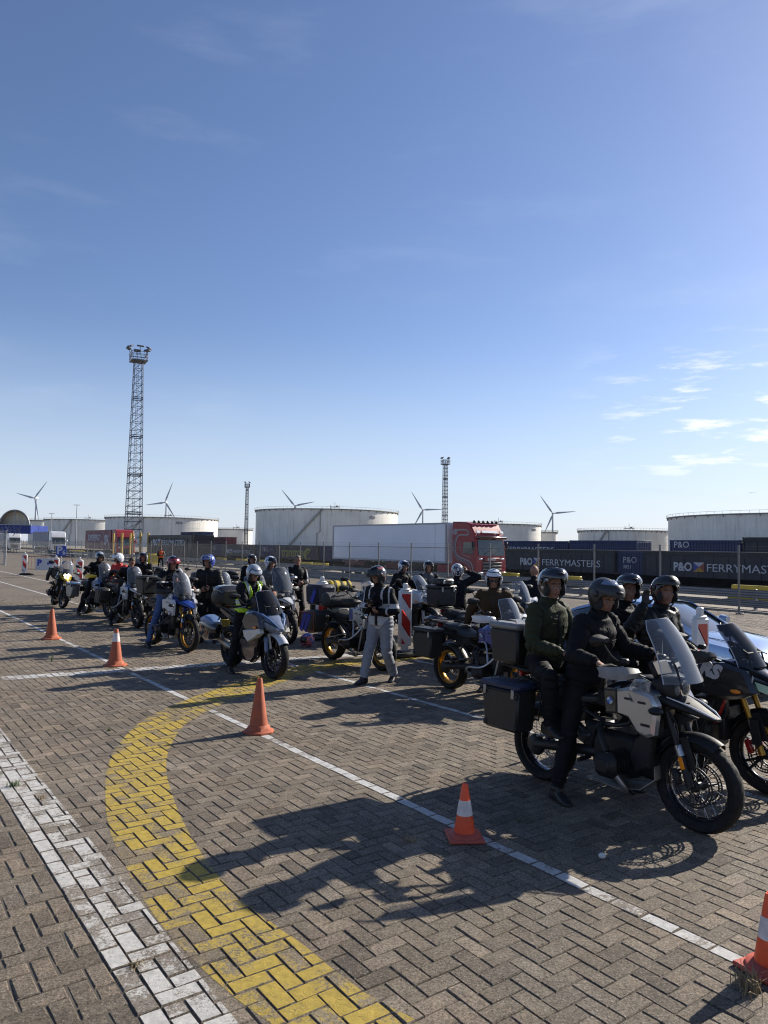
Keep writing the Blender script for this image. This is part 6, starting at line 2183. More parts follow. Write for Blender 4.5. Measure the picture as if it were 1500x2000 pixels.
    mlist = [cols['jacket'], cols['trousers'], cols.get('skin', SKIN), cols.get('boots', BOOT), cols.get('gloves', SKIN), cols.get('neck', JBLK)]
    acc = accents or []
    mlist += [a[1] for a in acc]
    nf = len(me.polygons)
    fc = np.empty(nf * 3); me.polygons.foreach_get('center', fc); fc = fc.reshape(-1, 3)
    fo = np.argmin(dist(fc) - w8[:, None], axis=0)
    ri = {'torso': 0, 'arm': 0, 'legs': 1, 'head': 2, 'boot': 3, 'hand': 4, 'neck': 5}
    fr = np.array([s[2] for s in segs])[fo]
    idx = np.array([ri[x] for x in fr])
    for k, (fn, _) in enumerate(acc):
        idx[fn(fc, fr, fo)] = 6 + k
    me.materials.clear()
    for m_ in mlist:
        me.materials.append(m_)
    me.polygons.foreach_set('material_index', idx.astype(np.int32))
    me.update()
    body = link('body', me, None, root)
    # sewn on details found on the surface by ray
    if detail_face and pose.get('trim', True):
        from mathutils.bvhtree import BVHTree
        bv = BVHTree.FromPolygons([v.co.copy() for v in me.vertices], [tuple(p.vertices) for p in me.polygons])
        lat_m = lat0.lerp(lat, .6).normalized()
        fw = lat_m.cross(d2).normalized()
        def surf(q, y):
            c = (P0.lerp(mid, q * 2) if q < .5 else mid.lerp(neck, (q - .5) * 2)) + lat_m * y
            r_ = bv.ray_cast(c + fw * .45, -fw, .6)
            return r_[0] if r_[0] else c + fw * .14
        def strip_(y0, y1, q0, q1, lift, k=10, j=3):
            return [[surf(q0 + (q1 - q0) * i / k, y0 + (y1 - y0) * u / (j - 1)) + fw * lift for u in range(j)] for i in range(k + 1)]
        solo('zip', pose.get('zip', GREYM), root, lambda m: m.sheet(strip_(-.008 * sc, .008 * sc, -.02, .93, .004, 14), .004))
        solo('storm_flap', cols['jacket'], root, lambda m: m.sheet(strip_(.006 * sc, .040 * sc, -.02, .93, .006, 14), .006))
        for s in (-1, 1):
            solo('chest_pocket', cols['jacket'], root, lambda m: m.sheet(strip_(s * .055 * sc, s * .125 * sc, .60, .72, .007, 4, 4), .007))
            solo('pocket_flap', cols['jacket'], root, lambda m: m.sheet(strip_(s * .052 * sc, s * .128 * sc, .70, .755, .012, 2, 4), .006))
        def collar(m):
            ax = (hc - neck).normalized()
            f_ = lat_m.cross(ax).normalized()
            rings = []
            for hgt, a_, b_ in ((-.035, .090, .098), (.0, .084, .090), (.035, .078, .082), (.048, .074, .078), (.030, .068, .072)):
                rings.append([neck + ax * hgt * sc + f_ * (a_ * math.cos(z) - .004) * sc + lat_m * b_ * math.sin(z) * sc + ax * (-.018 * math.cos(z)) * sc for z in np.linspace(0, 2 * PI, 22, endpoint=False)])
            m.loft(rings, cap=False)
        solo('collar', cols['jacket'], root, collar)
        for nm, s in (('L', 1), ('R', -1)):
            wr_ = V(hands[nm]['at'])
            el_ = ELB[nm]
            dd = (wr_ - el_).normalized()
            wr_ = el_ + dd * min((wr_ - el_).length, .27 * sc)
            solo('cuff', cols['jacket'], root, lambda m: m.tube([wr_ - dd * .065 * sc, wr_ - dd * .02 * sc, wr_ - dd * .008 * sc], [.049 * sc, .047 * sc, .040 * sc], 14))
    # face
    if detail_face:
        for s in (-1, 1):
            e = solo('eye', EYEW, root, lambda m: m.ell(H(.081, s * .031, .003), V((.010, .013, .0075)) * sc, 10, 6, rot=HM))
            solo('iris', EYED, e, lambda m: m.ell(H(.0885, s * .031, .002), V((.0045, .006, .0055)) * sc, 8, 6, rot=HM))
            solo('eyebrow', HAIRB, root, lambda m: m.tube([H(.094, s * .014, .025), H(.094, s * .032, .031), H(.080, s * .052, .024)], .0045 * sc, 5))
        solo('mouth', LIPS, root, lambda m: m.ell(H(.094, 0, -.0655), V((.006, .022, .005)) * sc, 10, 6, rot=HM))
    if hair is not None:
        def hr(m):
            vs, fs = [], []
            na, ne = 28, 10
            for i in range(ne + 1):
                e = R(-18) + R(108) * i / ne
                for j in range(na):
                    az = -PI + 2 * PI * j / na
                    ee = e if abs(az) > R(62) else max(e, R(38) - .2 * (abs(az) / R(62)) ** 2)
                    k = 1.05 + .03 * mnoise.noise((az * 4, e * 6, seed))
                    vs.append(H(.100 * k * math.cos(ee) * math.cos(az) - .010, .081 * k * math.cos(ee) * math.sin(az), .101 * k * math.sin(ee) + .032))
            for i in range(ne):
                for j in range(na):
                    j2 = (j + 1) % na
                    fs.append((i * na + j, i * na + j2, (i + 1) * na + j2, (i + 1) * na + j))
            m.add(vs, fs, 0, True)
        solo('hair', hair, root, hr, sharp=60)
    if helm:
        hm = dict(helm)
        helmet(root, hc, HM, hm.pop('shell'), **hm)
    if pose.get('shades'):
        solo('sunglasses', SHADES, root, lambda m: (m.ell(H(.093, .032, .002), V((.008, .028, .018)) * sc, 12, 8, rot=HM), m.ell(H(.093, -.032, .002), V((.008, .028, .018)) * sc, 12, 8, rot=HM), m.tube([H(.02, .08, .006), H(.085, .058, .008), H(.098, 0, .008), H(.085, -.058, .008), H(.02, -.08, .006)], .004, 5)))
    root['_hc'] = list(hc); 
    del root['_hc']
    return root, body, dict(hc=hc, HM=HM, neck=neck, chest=chest, mid=mid, P0=P0, d=d, d2=d2, lat=lat, fc=fc, fo=fo, fr=fr)

def garment(root, body, info, keep, m_, name, off=.014):
    """an over garment: a slightly larger copy of the part of the body it covers"""
    me0 = body.data
    fc, fr = info['fc'], info['fr']
    sel = np.nonzero(keep(fc, fr))[0]
    used, vs, fs = {}, [], []
    for i in sel:
        f = []
        for v in me0.polygons[int(i)].vertices:
            if v not in used:
                used[v] = len(vs)
                q = me0.vertices[v]
                vs.append(q.co + q.normal * off)
            f.append(used[v])
        fs.append(f)
    mb = MB().add(vs, fs)
    me = mb.mesh(name, recalc=False, sharp=60)
    o = link(name, me, m_, root)
    md = o.modifiers.new('cloth', 'SOLIDIFY'); md.thickness = .006; md.offset = 1
    return o

def bike_frame(M):
    """bike space -> world for a rider sitting on motorcycle M"""
    return M.location, math.degrees(M.rotation_euler.z)

def rider_pose(pelvis=(-.20, 0, 1.00), lean=14, hunch=12, hl=None, hr=None, fl=None, fr=None, head=(0, -8), grip_z=1.17, **k):
    h = {}
    for nm, s, o in (('L', 1, hl), ('R', -1, hr)):
        h[nm] = o or dict(at=(.125, s * .40, grip_z + .035), dir=(.80, -s * .10, -.35), palm=(.25, 0, -1), curl=1.25, pole=(-.5, s * .5, -.8))
    f = dict(L=fl or dict(at=(-.12, .40, 0.0)), R=fr or dict(at=(-.20, -.38, 0.0)))
    return dict(pelvis=pelvis, lean=lean, hunch=hunch, hands=h, feet=f, head=head, **k)

# ------------------------------------------------------------------ the people in the photograph
HB = BLKG
HSIL = mat('silver grey helmet', (0.34, 0.37, 0.41), 0.25, .2, coat=.6, var=.08)
HWHT = mat('white helmet', (0.62, 0.64, 0.67), 0.22, coat=.6, var=.05)
HMBL = mat('matt black helmet', (0.020, 0.020, 0.023), 0.4, var=.15)
HBLU = pattern('blue helmet graphics', [(.02, .03, .16), (.03, .06, .36), (.16, .2, .34), (.02, .03, .14)], 10)
HRB = pattern('red and blue helmet graphics', [(.04, .05, .13), (.10, .13, .26), (.36, .03, .04), (.30, .30, .36)], 9)
HWB = pattern('white and blue helmet graphics', [(.6, .62, .66), (.62, .64, .67), (.04, .07, .20), (.5, .54, .6)], 9)
HWK = pattern('white and black helmet graphics', [(.6, .6, .62), (.03, .03, .05), (.55, .55, .57), (.02, .02, .03)], 10)
HRK = pattern('dark red helmet graphics', [(.012, .012, .014), (.09, .008, .012), (.014, .012, .014), (.02, .02, .02)], 8)
HWS = pattern('white helmet with dark swoosh', [(.62, .64, .67), (.62, .64, .67), (.62, .64, .67), (.03, .03, .04)], 8)
HBS = pattern('black helmet with silver band', [(.015, .015, .017), (.02, .02, .022), (.40, .42, .45), (.02, .02, .022)], 7)

# driver of the front motorcycle
loc, hd = bike_frame(M1)
person('older rider in black with raised black visor gripping the front motorcycle', loc, hd,
       rider_pose((-.30, 0, 1.01), 9, 12, grip_z=1.18, head=(-14, -22), bulk=1.12, legbulk=1.08,
                  fr=dict(at=(-.30, -.36, 0), yaw=-14, pole=(1, -.55, .2)), fl=dict(at=(-.18, .40, 0))),
       dict(jacket=JBLK, trousers=TBLK, neck=JBLK), dict(shell=HMBL, style='flip', visor_m=CLRVIS, chin_m=HMBL), voxel=.0075, seed=1)
# pillion behind him
person('pillion in an olive green jacket and black silver helmet on the front motorcycle', loc, hd,
       rider_pose((-.76, 0, 1.06), 2, 6, head=(-22, -2), bulk=1.05,
                  hr=dict(at=(-.42, -.17, 1.20), dir=(.9, .42, -.05), palm=(0, .4, -1), curl=.7, pole=(-.75, -.65, -.6)),
                  hl=dict(at=(-.42, .16, 1.20), dir=(.9, -.4, 0), palm=(0, -.4, -1), curl=.7, pole=(-.7, .7, -.6)),
                  fr=dict(at=(-.44, -.30, .50), yaw=-8, pole=(1, -.7, .3)), fl=dict(at=(-.44, .30, .50), pole=(1, .7, .3))),
       dict(jacket=JOLV, trousers=TBLK, neck=JBLK), dict(shell=HBS, style='flip', visor_m=VISOR, chin_m=HB), voxel=.0085, seed=2)
# crossover on the right: rider waving, passenger
loc, hd = bike_frame(M2)
person('rider in black waving a raised hand on the grey crossover motorcycle', loc, hd,
       rider_pose((-.34, 0, .98), 2, 6, head=(-30, 3), grip_z=1.2, bulk=1.08,
                  hl=dict(at=(-.02, .22, 1.06), dir=(.8, -.2, -.5), curl=.8), hr=dict(at=(-.22, -.38, 1.58), dir=(.1, .05, 1), palm=(.85, -.5, 0), curl=.18, pole=(-.25, -.9, -.6)),
                  fl=dict(at=(-.2, .42, 0)), fr=dict(at=(-.22, -.42, 0))),
       dict(jacket=JBLK2, trousers=TBLK, gloves=GLOV), dict(shell=HRK, style='flip', visor_m=VISOR, chin_m=HMBL), voxel=.010, seed=3)
person('passenger in black behind the waving rider of the crossover motorcycle', loc, hd,
       rider_pose((-.80, 0, .99), 4, 8, head=(-32, -2),
                  hr=dict(at=(-.48, -.20, 1.18), dir=(.9, .3, -.2), curl=.7), hl=dict(at=(-.48, .20, 1.18), dir=(.9, -.3, -.2), curl=.7),
                  fr=dict(at=(-.45, -.30, .52), pole=(1, -.6, .3)), fl=dict(at=(-.45, .30, .52), pole=(1, .6, .3))),
       dict(jacket=JBLK, trousers=TBLK, gloves=GLOV), dict(shell=HBS, style='flip', visor_m=VISOR, chin_m=HB), voxel=.011, seed=4)

# walking man in grey trousers looking at his phone
def man_acc():
    def chestp(fc, fr, fo):
        return (fr == 'torso') & (np.abs(fc[:, 1]) > .10) & (np.abs(fc[:, 1]) < .128) & (fc[:, 0] > .0)
    def hem(fc, fr, fo):
        return (fr == 'torso') & (fc[:, 2] < 1.03)
    def sleeve(fc, fr, fo):
        return (fr == 'arm') & (((fc[:, 2] > 1.16) & (fc[:, 2] < 1.23)) | (np.abs(np.abs(fc[:, 1]) - .22) < .012) & (fc[:, 0] > -.02))
    def side(fc, fr, fo):
        return (fr == 'torso') & (fc[:, 1] < -.10) & (fc[:, 1] > -.18) & (fc[:, 2] < 1.22) & (fc[:, 0] > .02)
    return [(chestp, JLGR), (sleeve, JLGR), (side, mat('cream jacket panel', (.38, .36, .31), .75, var=.15, bump=.3)), (hem, JLGR)]
root, body, inf = person('man walking in light grey trousers and black helmet looking at his phone', (-.02, 11.55), -170 + 48,
       dict(pelvis=(0, 0, .935), lean=3, hunch=9, head=(-14, -26), bulk=1.12, legbulk=1.22,
            hands=dict(R=dict(at=(.29, -.03, 1.21), dir=(.75, .45, .25), palm=(-.1, .2, .95), curl=.75, pole=(-.45, -.7, -.7), flip=-1),
                       L=dict(at=(.24, .11, 1.10), dir=(.8, -.35, .3), palm=(-.1, -.2, .95), curl=.8, pole=(-.4, .7, -.7), flip=-1)),
            feet=dict(R=dict(at=(.27, -.13, 0), yaw=-10, pole=(1, -.1, .1)), L=dict(at=(-.20, .12, 0.02), yaw=12, pitch=10, pole=(1, .1, .1)))),
       dict(jacket=JBLK, trousers=TGRY, neck=JBLK), dict(shell=pattern('black helmet with red grey flash', [(.02, .02, .025), (.02, .02, .025), (.03, .03, .035), (.35, .12, .09)], 7), style='flip', visor_m=SMOKE, chin_m=HMBL), voxel=.0085, seed=5, accents=man_acc())
ph = empty('phone', (0, 0, 0), root.rotation_euler.z)
ph.location = root.location
tag(ph, 'dark phone held by the walking man in grey trousers', 'phone')
PM = Matrix.Rotation(R(-35), 3, 'Y') @ Matrix.Rotation(R(8), 3, 'X')
solo('case', BLK, ph, lambda m: m.box((.40, .045, 1.265), (.15, .075, .010), .004, rot=PM))
solo('display', BLKG, ph, lambda m: m.box(V((.40, .045, 1.265)) + PM @ V((0, 0, .0055)), (.142, .069, .002), .0005, rot=PM))
solo('strap', BLK, ph, lambda m: m.tube([(.36, -.02, 1.25), (.34, -.10, 1.05), (.36, -.11, .98), (.38, -.08, 1.06), (.37, -.02, 1.23)], .004, 5, sub=4))

# yellow vest rider on the sport tourer
loc, hd = bike_frame(M5)
root, body, inf = person('rider in a fluorescent yellow vest and silver grey helmet on the sport touring motorcycle', loc, hd,
       rider_pose((-.24, 0, .93), 10, 14, head=(-2, -32), grip_z=1.12, bulk=1.1, legbulk=1.1,
                  hl=dict(at=(.33, .20, 1.33), dir=(.8, -.3, -.3), palm=(.1, -.3, -1), curl=.6, pole=(-.4, .7, -.6)),
                  hr=dict(at=(.16, .05, 1.19), dir=(.5, .8, .1), palm=(-.3, .3, -1), curl=.6, pole=(-.3, -.9, -.4)),
                  fl=dict(at=(-.10, .40, 0)), fr=dict(at=(-.08, -.36, 0), pole=(1, -.4, .2))),
       dict(jacket=JBLK, trousers=TBLK, neck=JBLK), dict(shell=HSIL, style='jet', visor_m=glass('grey visor', (.3, .33, .38), .5), trim=HSIL), voxel=.011, seed=6)
def vest_keep(fc, fr):
    c = inf['chest']
    return (fr == 'torso') & (fc[:, 2] > inf['P0'].z + .04) & (fc[:, 2] < inf['neck'].z + .02) & ~((np.abs(fc[:, 1]) < .022 + np.maximum(0, fc[:, 2] - inf['chest'].z + .10) * .25) & (fc[:, 0] > inf['mid'].x))
v = garment(root, body, inf, vest_keep, HIVIZ, 'yellow_vest')
zz = inf['mid'].z
garment(root, body, inf, lambda fc, fr: vest_keep(fc, fr) & (np.abs(fc[:, 2] - zz + .02) < .03), REFL, 'reflective_band', off=.022)
garment(root, body, inf, lambda fc, fr: vest_keep(fc, fr) & (np.abs(np.abs(fc[:, 1]) - .105) < .024) & (fc[:, 2] > zz + .08), REFL, 'reflective_band', off=.021)
tb = empty('tank_bag', loc, R(hd))
tag(tb, 'black tank bag with a maroon booklet in its window on the sport touring motorcycle', 'bag')
solo('bag', BLK, tb, lambda m: m.hull([(.10, 1.06, 1.20, .10), (.14, 1.04, 1.26, .14), (.34, 1.05, 1.28, .14), (.44, 1.08, 1.22, .10)], 18, 3.5))
BM = Matrix.Rotation(R(-58), 3, 'Y')
solo('booklet', mat('maroon booklet', (.16, .035, .06), .45), tb, lambda m: m.box((.40, -.03, 1.30), (.13, .10, .012), .003, rot=BM))
solo('crest', WHT, tb, lambda m: m.lathe([(.001, .0075), (.022, .0075), (.022, .005)], 14, (.40, -.03, 1.30), 'z') if False else m.ell(V((.40, -.03, 1.30)) + BM @ V((0, 0, .007)), (.02, .02, .002), 12, 6, rot=BM))

# red and blue helmet on the blue and white motorcycle
loc, hd = bike_frame(M6)
person('rider in blue jeans and a red and blue helmet on the gold wheeled motorcycle', loc, hd,
       rider_pose((-.24, 0, 1.01), 12, 14, head=(-16, -22), grip_z=1.17, bulk=1.14,
                  hr=dict(at=(.17, -.08, 1.32), dir=(.6, .5, .3), palm=(-.6, .2, .5), curl=.8, pole=(-.3, -.8, -.5)),
                  fr=dict(at=(-.28, -.36, 0), pole=(1, -.5, .2)), fl=dict(at=(-.2, .4, 0))),
       dict(jacket=JBLK, trousers=JEAN, neck=JBLK), dict(shell=HRB, style='flip', visor_m=VISOR, chin_m=mat('dark red chin bar', (.22, .02, .025), .25, coat=.6)), voxel=.012, seed=7,
       accents=[(lambda fc, fr, fo: (fr == 'torso') & (fc[:, 2] < 1.22), JGRY), (lambda fc, fr, fo: (fr == 'arm') & (np.abs(fc[:, 2] - 1.33) < .012), JLGR)])
# bareheaded man at the white motorcycle
loc, hd = bike_frame(M7)
person('bareheaded man with short hair leaning over the white and blue motorcycle', loc, hd,
       rider_pose((-.22, 0, 1.0), 26, 14, head=(-4, -28), grip_z=1.17,
                  fr=dict(at=(-.25, -.36, 0)), fl=dict(at=(-.2, .4, 0))),
       dict(jacket=JBLK2, trousers=TBLK, neck=JBLK), None, voxel=.014, seed=8, hair=HAIRB)
loc, hd = bike_frame(M8)
person('rider in black with a silver helmet on the motorcycle with aluminium cases', loc, hd,
       rider_pose((-.24, 0, 1.0), 16, 12, head=(-4, -24), grip_z=1.17, bulk=1.08,
                  fr=dict(at=(-.35, -.42, 0), pole=(1, -.5, .2)), fl=dict(at=(-.2, .4, 0))),
       dict(jacket=JBLK, trousers=TBLK), dict(shell=HSIL, style='open', visor_m=VISOR), voxel=.014, seed=9)

def stand(z=.93, hands=None, head=(0, 0), lean=2, **k):
    hs = hands or {}
    H_ = {}
    for nm, s in (('L', 1), ('R', -1)):
        H_[nm] = hs.get(nm) or dict(at=(.06, s * .30, .86), dir=(.1, 0, -1), palm=(0, -s, 0), curl=.35, pole=(-1, s * .4, 0))
    return dict(pelvis=(0, 0, z), lean=lean, hunch=6, hands=H_, head=head,
                feet=k.pop('feet', dict(L=dict(at=(-.02, .14, 0), yaw=14), R=dict(at=(.03, -.14, 0), yaw=-14))), **k)
folded = lambda z=1.10: dict(R=dict(at=(.27, -.09, z), dir=(.5, .8, .1), palm=(-.7, .3, .5), curl=.7, pole=(-.4, -.8, -.6)),
                             L=dict(at=(.27, .09, z + .03), dir=(.5, -.8, .1), palm=(-.7, -.3, .5), curl=.7, pole=(-.4, .8, -.6)))
person('standing man in black with a deep blue helmet', (-3.72, 15.84), -92, stand(.98, folded(1.12), (-22, -10), bulk=1.18, legbulk=1.15),
       dict(jacket=JBLK2, trousers=TBLK, gloves=SKIN), dict(shell=HBLU, style='flip', visor_m=VISOR, chin_m=HBLU), voxel=.011, sc=1.04, seed=10)
person('man in a brown jacket, white helmet and sunglasses behind the blue tank', (1.66, 11.0), -104,
       stand(.93, dict(R=dict(at=(-.02, -.42, .92), dir=(.2, -.3, -1), palm=(0, 1, 0), curl=.4, pole=(-.7, -.6, 0)), L=dict(at=(.24, .40, .98), dir=(.8, .2, -.4), palm=(0, -.3, -1), curl=.9, pole=(-.6, .7, -.3))), (6, -10), lean=4, bulk=1.2, shades=True),
       dict(jacket=JBRN, trousers=TBLK, neck=BLK), dict(shell=HWS, style='jet', visor_m=SMOKE, trim=HWS), voxel=.011, seed=11)
loc, hd = bike_frame(M11)
person('rider with a white and blue helmet behind the tall smoky windscreen', loc, hd,
       rider_pose((-.28, 0, .99), 6, 10, head=(10, -12), grip_z=1.17), dict(jacket=JGRY, trousers=TBLK), dict(shell=HWB, style='open', visor_m=VISOR), voxel=.014, seed=12)
person('tall bareheaded man in a black jacket with white sleeve stripe by the guard rail', (-2.26, 19.2), -60, stand(.97, folded(1.1), (-10, -6)),
       dict(jacket=JBLK, trousers=TBLK, gloves=SKIN), None, voxel=.015, sc=1.04, seed=13, hair=HAIRG,
       accents=[(lambda fc, fr, fo: (fr == 'arm') & (np.abs(np.abs(fc[:, 1]) - .27) < .018), JLGR)])
person('person in black with a black and silver helmet standing by the guard rail', (-3.62, 20.4), -84, stand(.95, None, (0, -4), bulk=1.22),
       dict(jacket=JBLK, trousers=TBLK), dict(shell=HWK, style='open', visor_m=VISOR), voxel=.015, sc=1.02, seed=14)
loc, hd = bike_frame(M13)
person('rider with a white and blue helmet on the white touring motorcycle', loc, hd,
       rider_pose((-.28, 0, .93), 8, 10, head=(-4, -12), grip_z=1.11), dict(jacket=JBLK, trousers=TBLK, gloves=GLOV), dict(shell=HWB, style='open', visor_m=VISOR), voxel=.014, seed=15)
person('man in a grey and black jacket and dark helmet with hands held together', (1.10, 18.0), -88, stand(.93, folded(1.12), (10, -6), bulk=1.08),
       dict(jacket=JGRY, trousers=TBLK, gloves=SKIN), dict(shell=HBS, style='open', visor_m=VISOR), voxel=.014, sc=.97, seed=16,
       accents=[(lambda fc, fr, fo: (fr == 'arm'), JBLK), (lambda fc, fr, fo: (fr == 'torso') & (np.abs(fc[:, 1]) < .012) & (fc[:, 0] > 0), JBLK)])
person('man in black seen from behind adjusting his white and black helmet', (1.52, 15.1), 86,
       stand(.93, dict(R=dict(at=(.06, -.20, 1.62), dir=(.0, .45, .9), palm=(0, 1, 0), curl=.5, pole=(-.1, -1, -.5)), L=dict(at=(.10, .26, 1.40), dir=(.3, -.5, .8), palm=(0, -1, 0), curl=.5, pole=(-.1, 1, -.6))), (0, -8), bulk=1.12),
       dict(jacket=JBLK, trousers=TBLK), dict(shell=HWK, style='open', visor_m=VISOR), voxel=.012, sc=.97, seed=17)
person('person in a red jacket and white helmet bending forward', (-7.35, 20.8), -105, stand(.95, folded(1.1), (-30, -22), lean=10),
       dict(jacket=REDJ, trousers=TBLK, gloves=GLOV), dict(shell=HWHT, style='flip', visor_m=VISOR, chin_m=HWHT), voxel=.015, seed=18,
       accents=[(lambda fc, fr, fo: (fr == 'arm') & (fc[:, 2] < 1.3), JBLK)])
person('person in black with a dark blue grey helmet beside the red jacket', (-7.0, 21.6), -80, stand(.96, None, (4, -6), bulk=1.05),
       dict(jacket=JBLK, trousers=TBLK), dict(shell=HSIL, style='open', visor_m=VISOR), voxel=.015, seed=19)
root, body, inf = person('worker in an orange vest standing far off by the fence', (-17.95, 59.6), -70, stand(.95, folded(1.1), (0, 0), feet=dict(L=dict(at=(-.05, .18, 0), yaw=14), R=dict(at=(.05, -.16, 0), yaw=-14))),
       dict(jacket=BLK, trousers=TBLK, gloves=SKIN), None, voxel=.022, seed=20, hair=HAIRB, detail_face=False)
garment(root, body, inf, lambda fc, fr: (fr == 'torso') & (fc[:, 2] > .93) & (fc[:, 2] < 1.46), ORNG, 'orange_vest')
person('man with a bald pink head standing behind the olive jacket pillion', (2.92, 14.4), 60, stand(.95, None, (0, -4)),
       dict(jacket=JBLK, trousers=TBLK), None, voxel=.016, seed=21, detail_face=False)

# ================================================================== CONES, BEACONS, SIGNS, CAR, LUGGAGE
CONT = mat('faded terracotta cone', (0.36, 0.085, 0.035), 0.65, var=.25, scale=9, dirt=.35)
CONF = mat('fluorescent orange cone', (0.80, 0.085, 0.018), 0.45, var=.2, scale=9, dirt=.4)
CONB = mat('dull red cone base', (0.42, 0.075, 0.045), 0.6, var=.2, scale=9, dirt=.3)
CONW = mat('dirty white cone band', (0.62, 0.56, 0.54), 0.55, var=.2, scale=12, dirt=.45)
def cone(x, y, h, w, kind, label, rz=0, tilt=0):
    t = empty('traffic_cone', (x, y, 0.002), rz)
    t.rotation_euler.x = R(tilt)
    tag(t, label, 'traffic cone', 'traffic cones along the bay line')
    bm_ = CONT if kind == 'tall' or kind == 'capped' else CONB
    cm = CONT if kind in ('tall', 'capped') else CONF
    r0, r1 = w * .30, w * .085
    if kind == 'band':
        solo('base', bm_, t, lambda m: (m.box((0, 0, .012), (w, w, .024), .008), m.lathe([(r0 * 1.55, .024), (r0 * 1.5, .036), (r0 * 1.05, .05), (.01, .055)], 28)))
    else:
        solo('base', bm_, t, lambda m: (m.lathe([(0.01, 0), (w * .52, 0), (w * .52, .018), (w * .47, .03), (w * .40, .035), (w * .36, .07), (r0 * 1.05, .085), (.01, .09)], 8, smooth=False),))
    b0 = .045 if kind == 'band' else .08
    R_ = lambda z: r0 + (r1 - r0) * (z - b0) / (h - b0)
    solo('body', cm, t, lambda m: m.lathe([(R_(b0), b0), (R_(b0) * .99, b0 + .01), (R_(h - .012), h - .012), (r1 * .85, h), (r1 * .6, h), (r1 * .55, h - .03), (.004, h - .03)], 32))
    if kind == 'band':
        a, b = h * .44, h * .71
        solo('white_band', CONW, t, lambda m: m.lathe([(R_(a) + .0005, a), (R_(a) + .002, a), (R_(b) + .002, b), (R_(b) + .0005, b)], 32))
    if kind == 'capped':
        a, b = h * .66, h * .90
        solo('white_band', CONW, t, lambda m: m.lathe([(R_(a) + .0005, a), (R_(a) + .002, a), (R_(b) + .002, b), (R_(b) + .0005, b)], 32))
    return t
cone(-7.14, 16.03, .64, .40, 'tall', 'tall plain terracotta cone farthest back on the left', .5)
cone(-4.55, 12.71, .62, .38, 'capped', 'terracotta cone with a white collar under its tip', .3)
cone(-1.37, 8.38, .60, .34, 'tall', 'tall plain terracotta cone in front of the sport motorcycle', .35)
cone(.62, 5.45, .385, .255, 'band', 'bright orange cone with a white band in the shadow of the front motorcycle', .08)
cone(1.975, 3.80, .385, .255, 'band', 'bright orange cone cut off by the right picture edge', .45)

BREDM = mat('beacon red stripe', (0.42, 0.018, 0.015), 0.35, var=.06, scale=6)
BWHM = mat('beacon white plastic', (0.64, 0.63, 0.62), 0.45, var=.06, scale=5, dirt=.15)
def beacon(n, s, label, small=False, foot=True):
    t = empty('striped_beacon', (0, 0, 0), GRID)
    t.location = ns(n, s, .002)
    tag(t, label, 'beacon', 'red and white striped beacons along the bay line')
    hw, z0, z1 = .15, .20, 1.27
    part('panel', 'beacon_panel', lambda m: m.box((0, 0, (z0 + z1) / 2), (hw * 2, .075, z1 - z0), .02), BWHM, t)
    def stripes():
        a, x0, x1 = .62, -.105, .105
        za, zb = z0 + .05, z1 - .07
        out = []
        step, th = .54, .26
        c = za - .28
        while c < zb + .3:
            poly = [(x0, c + x0 * a * 2), (x1, c + x1 * a * 2), (x1, c + th + x1 * a * 2), (x0, c + th + x0 * a * 2)]
            q = clip(poly, [(x0, za), (x1, za), (x1, zb), (x0, zb)])
            if len(q) > 2:
                out.append(q)
            c += step
        return out
    for k, q in enumerate(stripes()):
        for f in (-1, 1):
            part('stripe', 'beacon_stripe%d%d' % (k, f), lambda m: m.add([(x * -f * -1, f * .0385, z) for x, z in q] + [(x, f * .030, z) for x, z in q], [tuple(range(len(q)))] + [(i, (i + 1) % len(q), len(q) + (i + 1) % len(q), len(q) + i) for i in range(len(q))]), BREDM, t)
    part('handle', 'beacon_handle', lambda m: (m.box((0, 0, z1 + .012), (.20, .085, .045), .015), m.box((0, 0, z1 + .075), (.085, .07, .12), .014)), BWHM, t)
    part('stem', 'beacon_stem', lambda m: m.box((0, 0, .16), (.16, .06, .16), .01), BWHM, t)
    part('foot', 'beacon_foot', lambda m: (m.box((.14, 0, .05), (.80, .36, .09), .03, taper=(1.0, 1.0)), m.box((.10, 0, .105), (.5, .22, .03), .01)), mat('recycled rubber foot', (.035, .033, .032), .8, var=.3, scale=12, bump=.3), t)
    return t
beacon(8.72, 11.26, 'striped beacon in the middle right of the walking man')
beacon(8.66, 5.16, 'white topped striped beacon between the two motorcycles at the right edge')
beacon(8.7, 14.3, 'striped beacon hidden behind the blue and red luggage')
beacon(8.7, 26.4, 'striped beacon just left of the blue and white motorcycle screen')
beacon(8.6, 35.3, 'striped beacon seen through the windscreen of the yellow motorcycle')
beacon(8.5, 39.55, 'striped beacon behind the yellow motorcycle below the P6 sign')
beacon(8.98, 50.3, 'leftmost striped beacon at the end of the hoop railing')

# parking sign and hoop railing
SIGB = mat('sign blue', (0.015, 0.05, 0.33), 0.4, var=.05)
t = empty('parking_sign', (-19.189, 44, 0), R(4))
tag(t, 'blue parking sign with white P6 on a pole', 'sign')
zc = 1.554
solo('plate', SIGB, t, lambda m: m.box((0, 0, zc), (.60, .03, .60), .01))
solo('pole', LAMP, t, lambda m: m.tube([(0, .04, 0), (0, .04, zc + .28)], .03, 8))
lettering('P', .62, WHT, t, (-.25, -.018, zc + .02), (1, 0, 0), (0, 0, 1), depth=.003, bold=.02)
lettering('6', .38, WHT, t, (.07, -.018, zc - .1), (1, 0, 0), (0, 0, 1), depth=.003, bold=.008)
RAILM = mat('rusty red railing', (0.20, 0.075, 0.05), 0.6, var=.3, scale=4)
t = empty('hoop_railing', (-21.022, 46.5, 0), R(4))
tag(t, 'low red brown hoop railing behind the yellow motorcycle', 'railing')
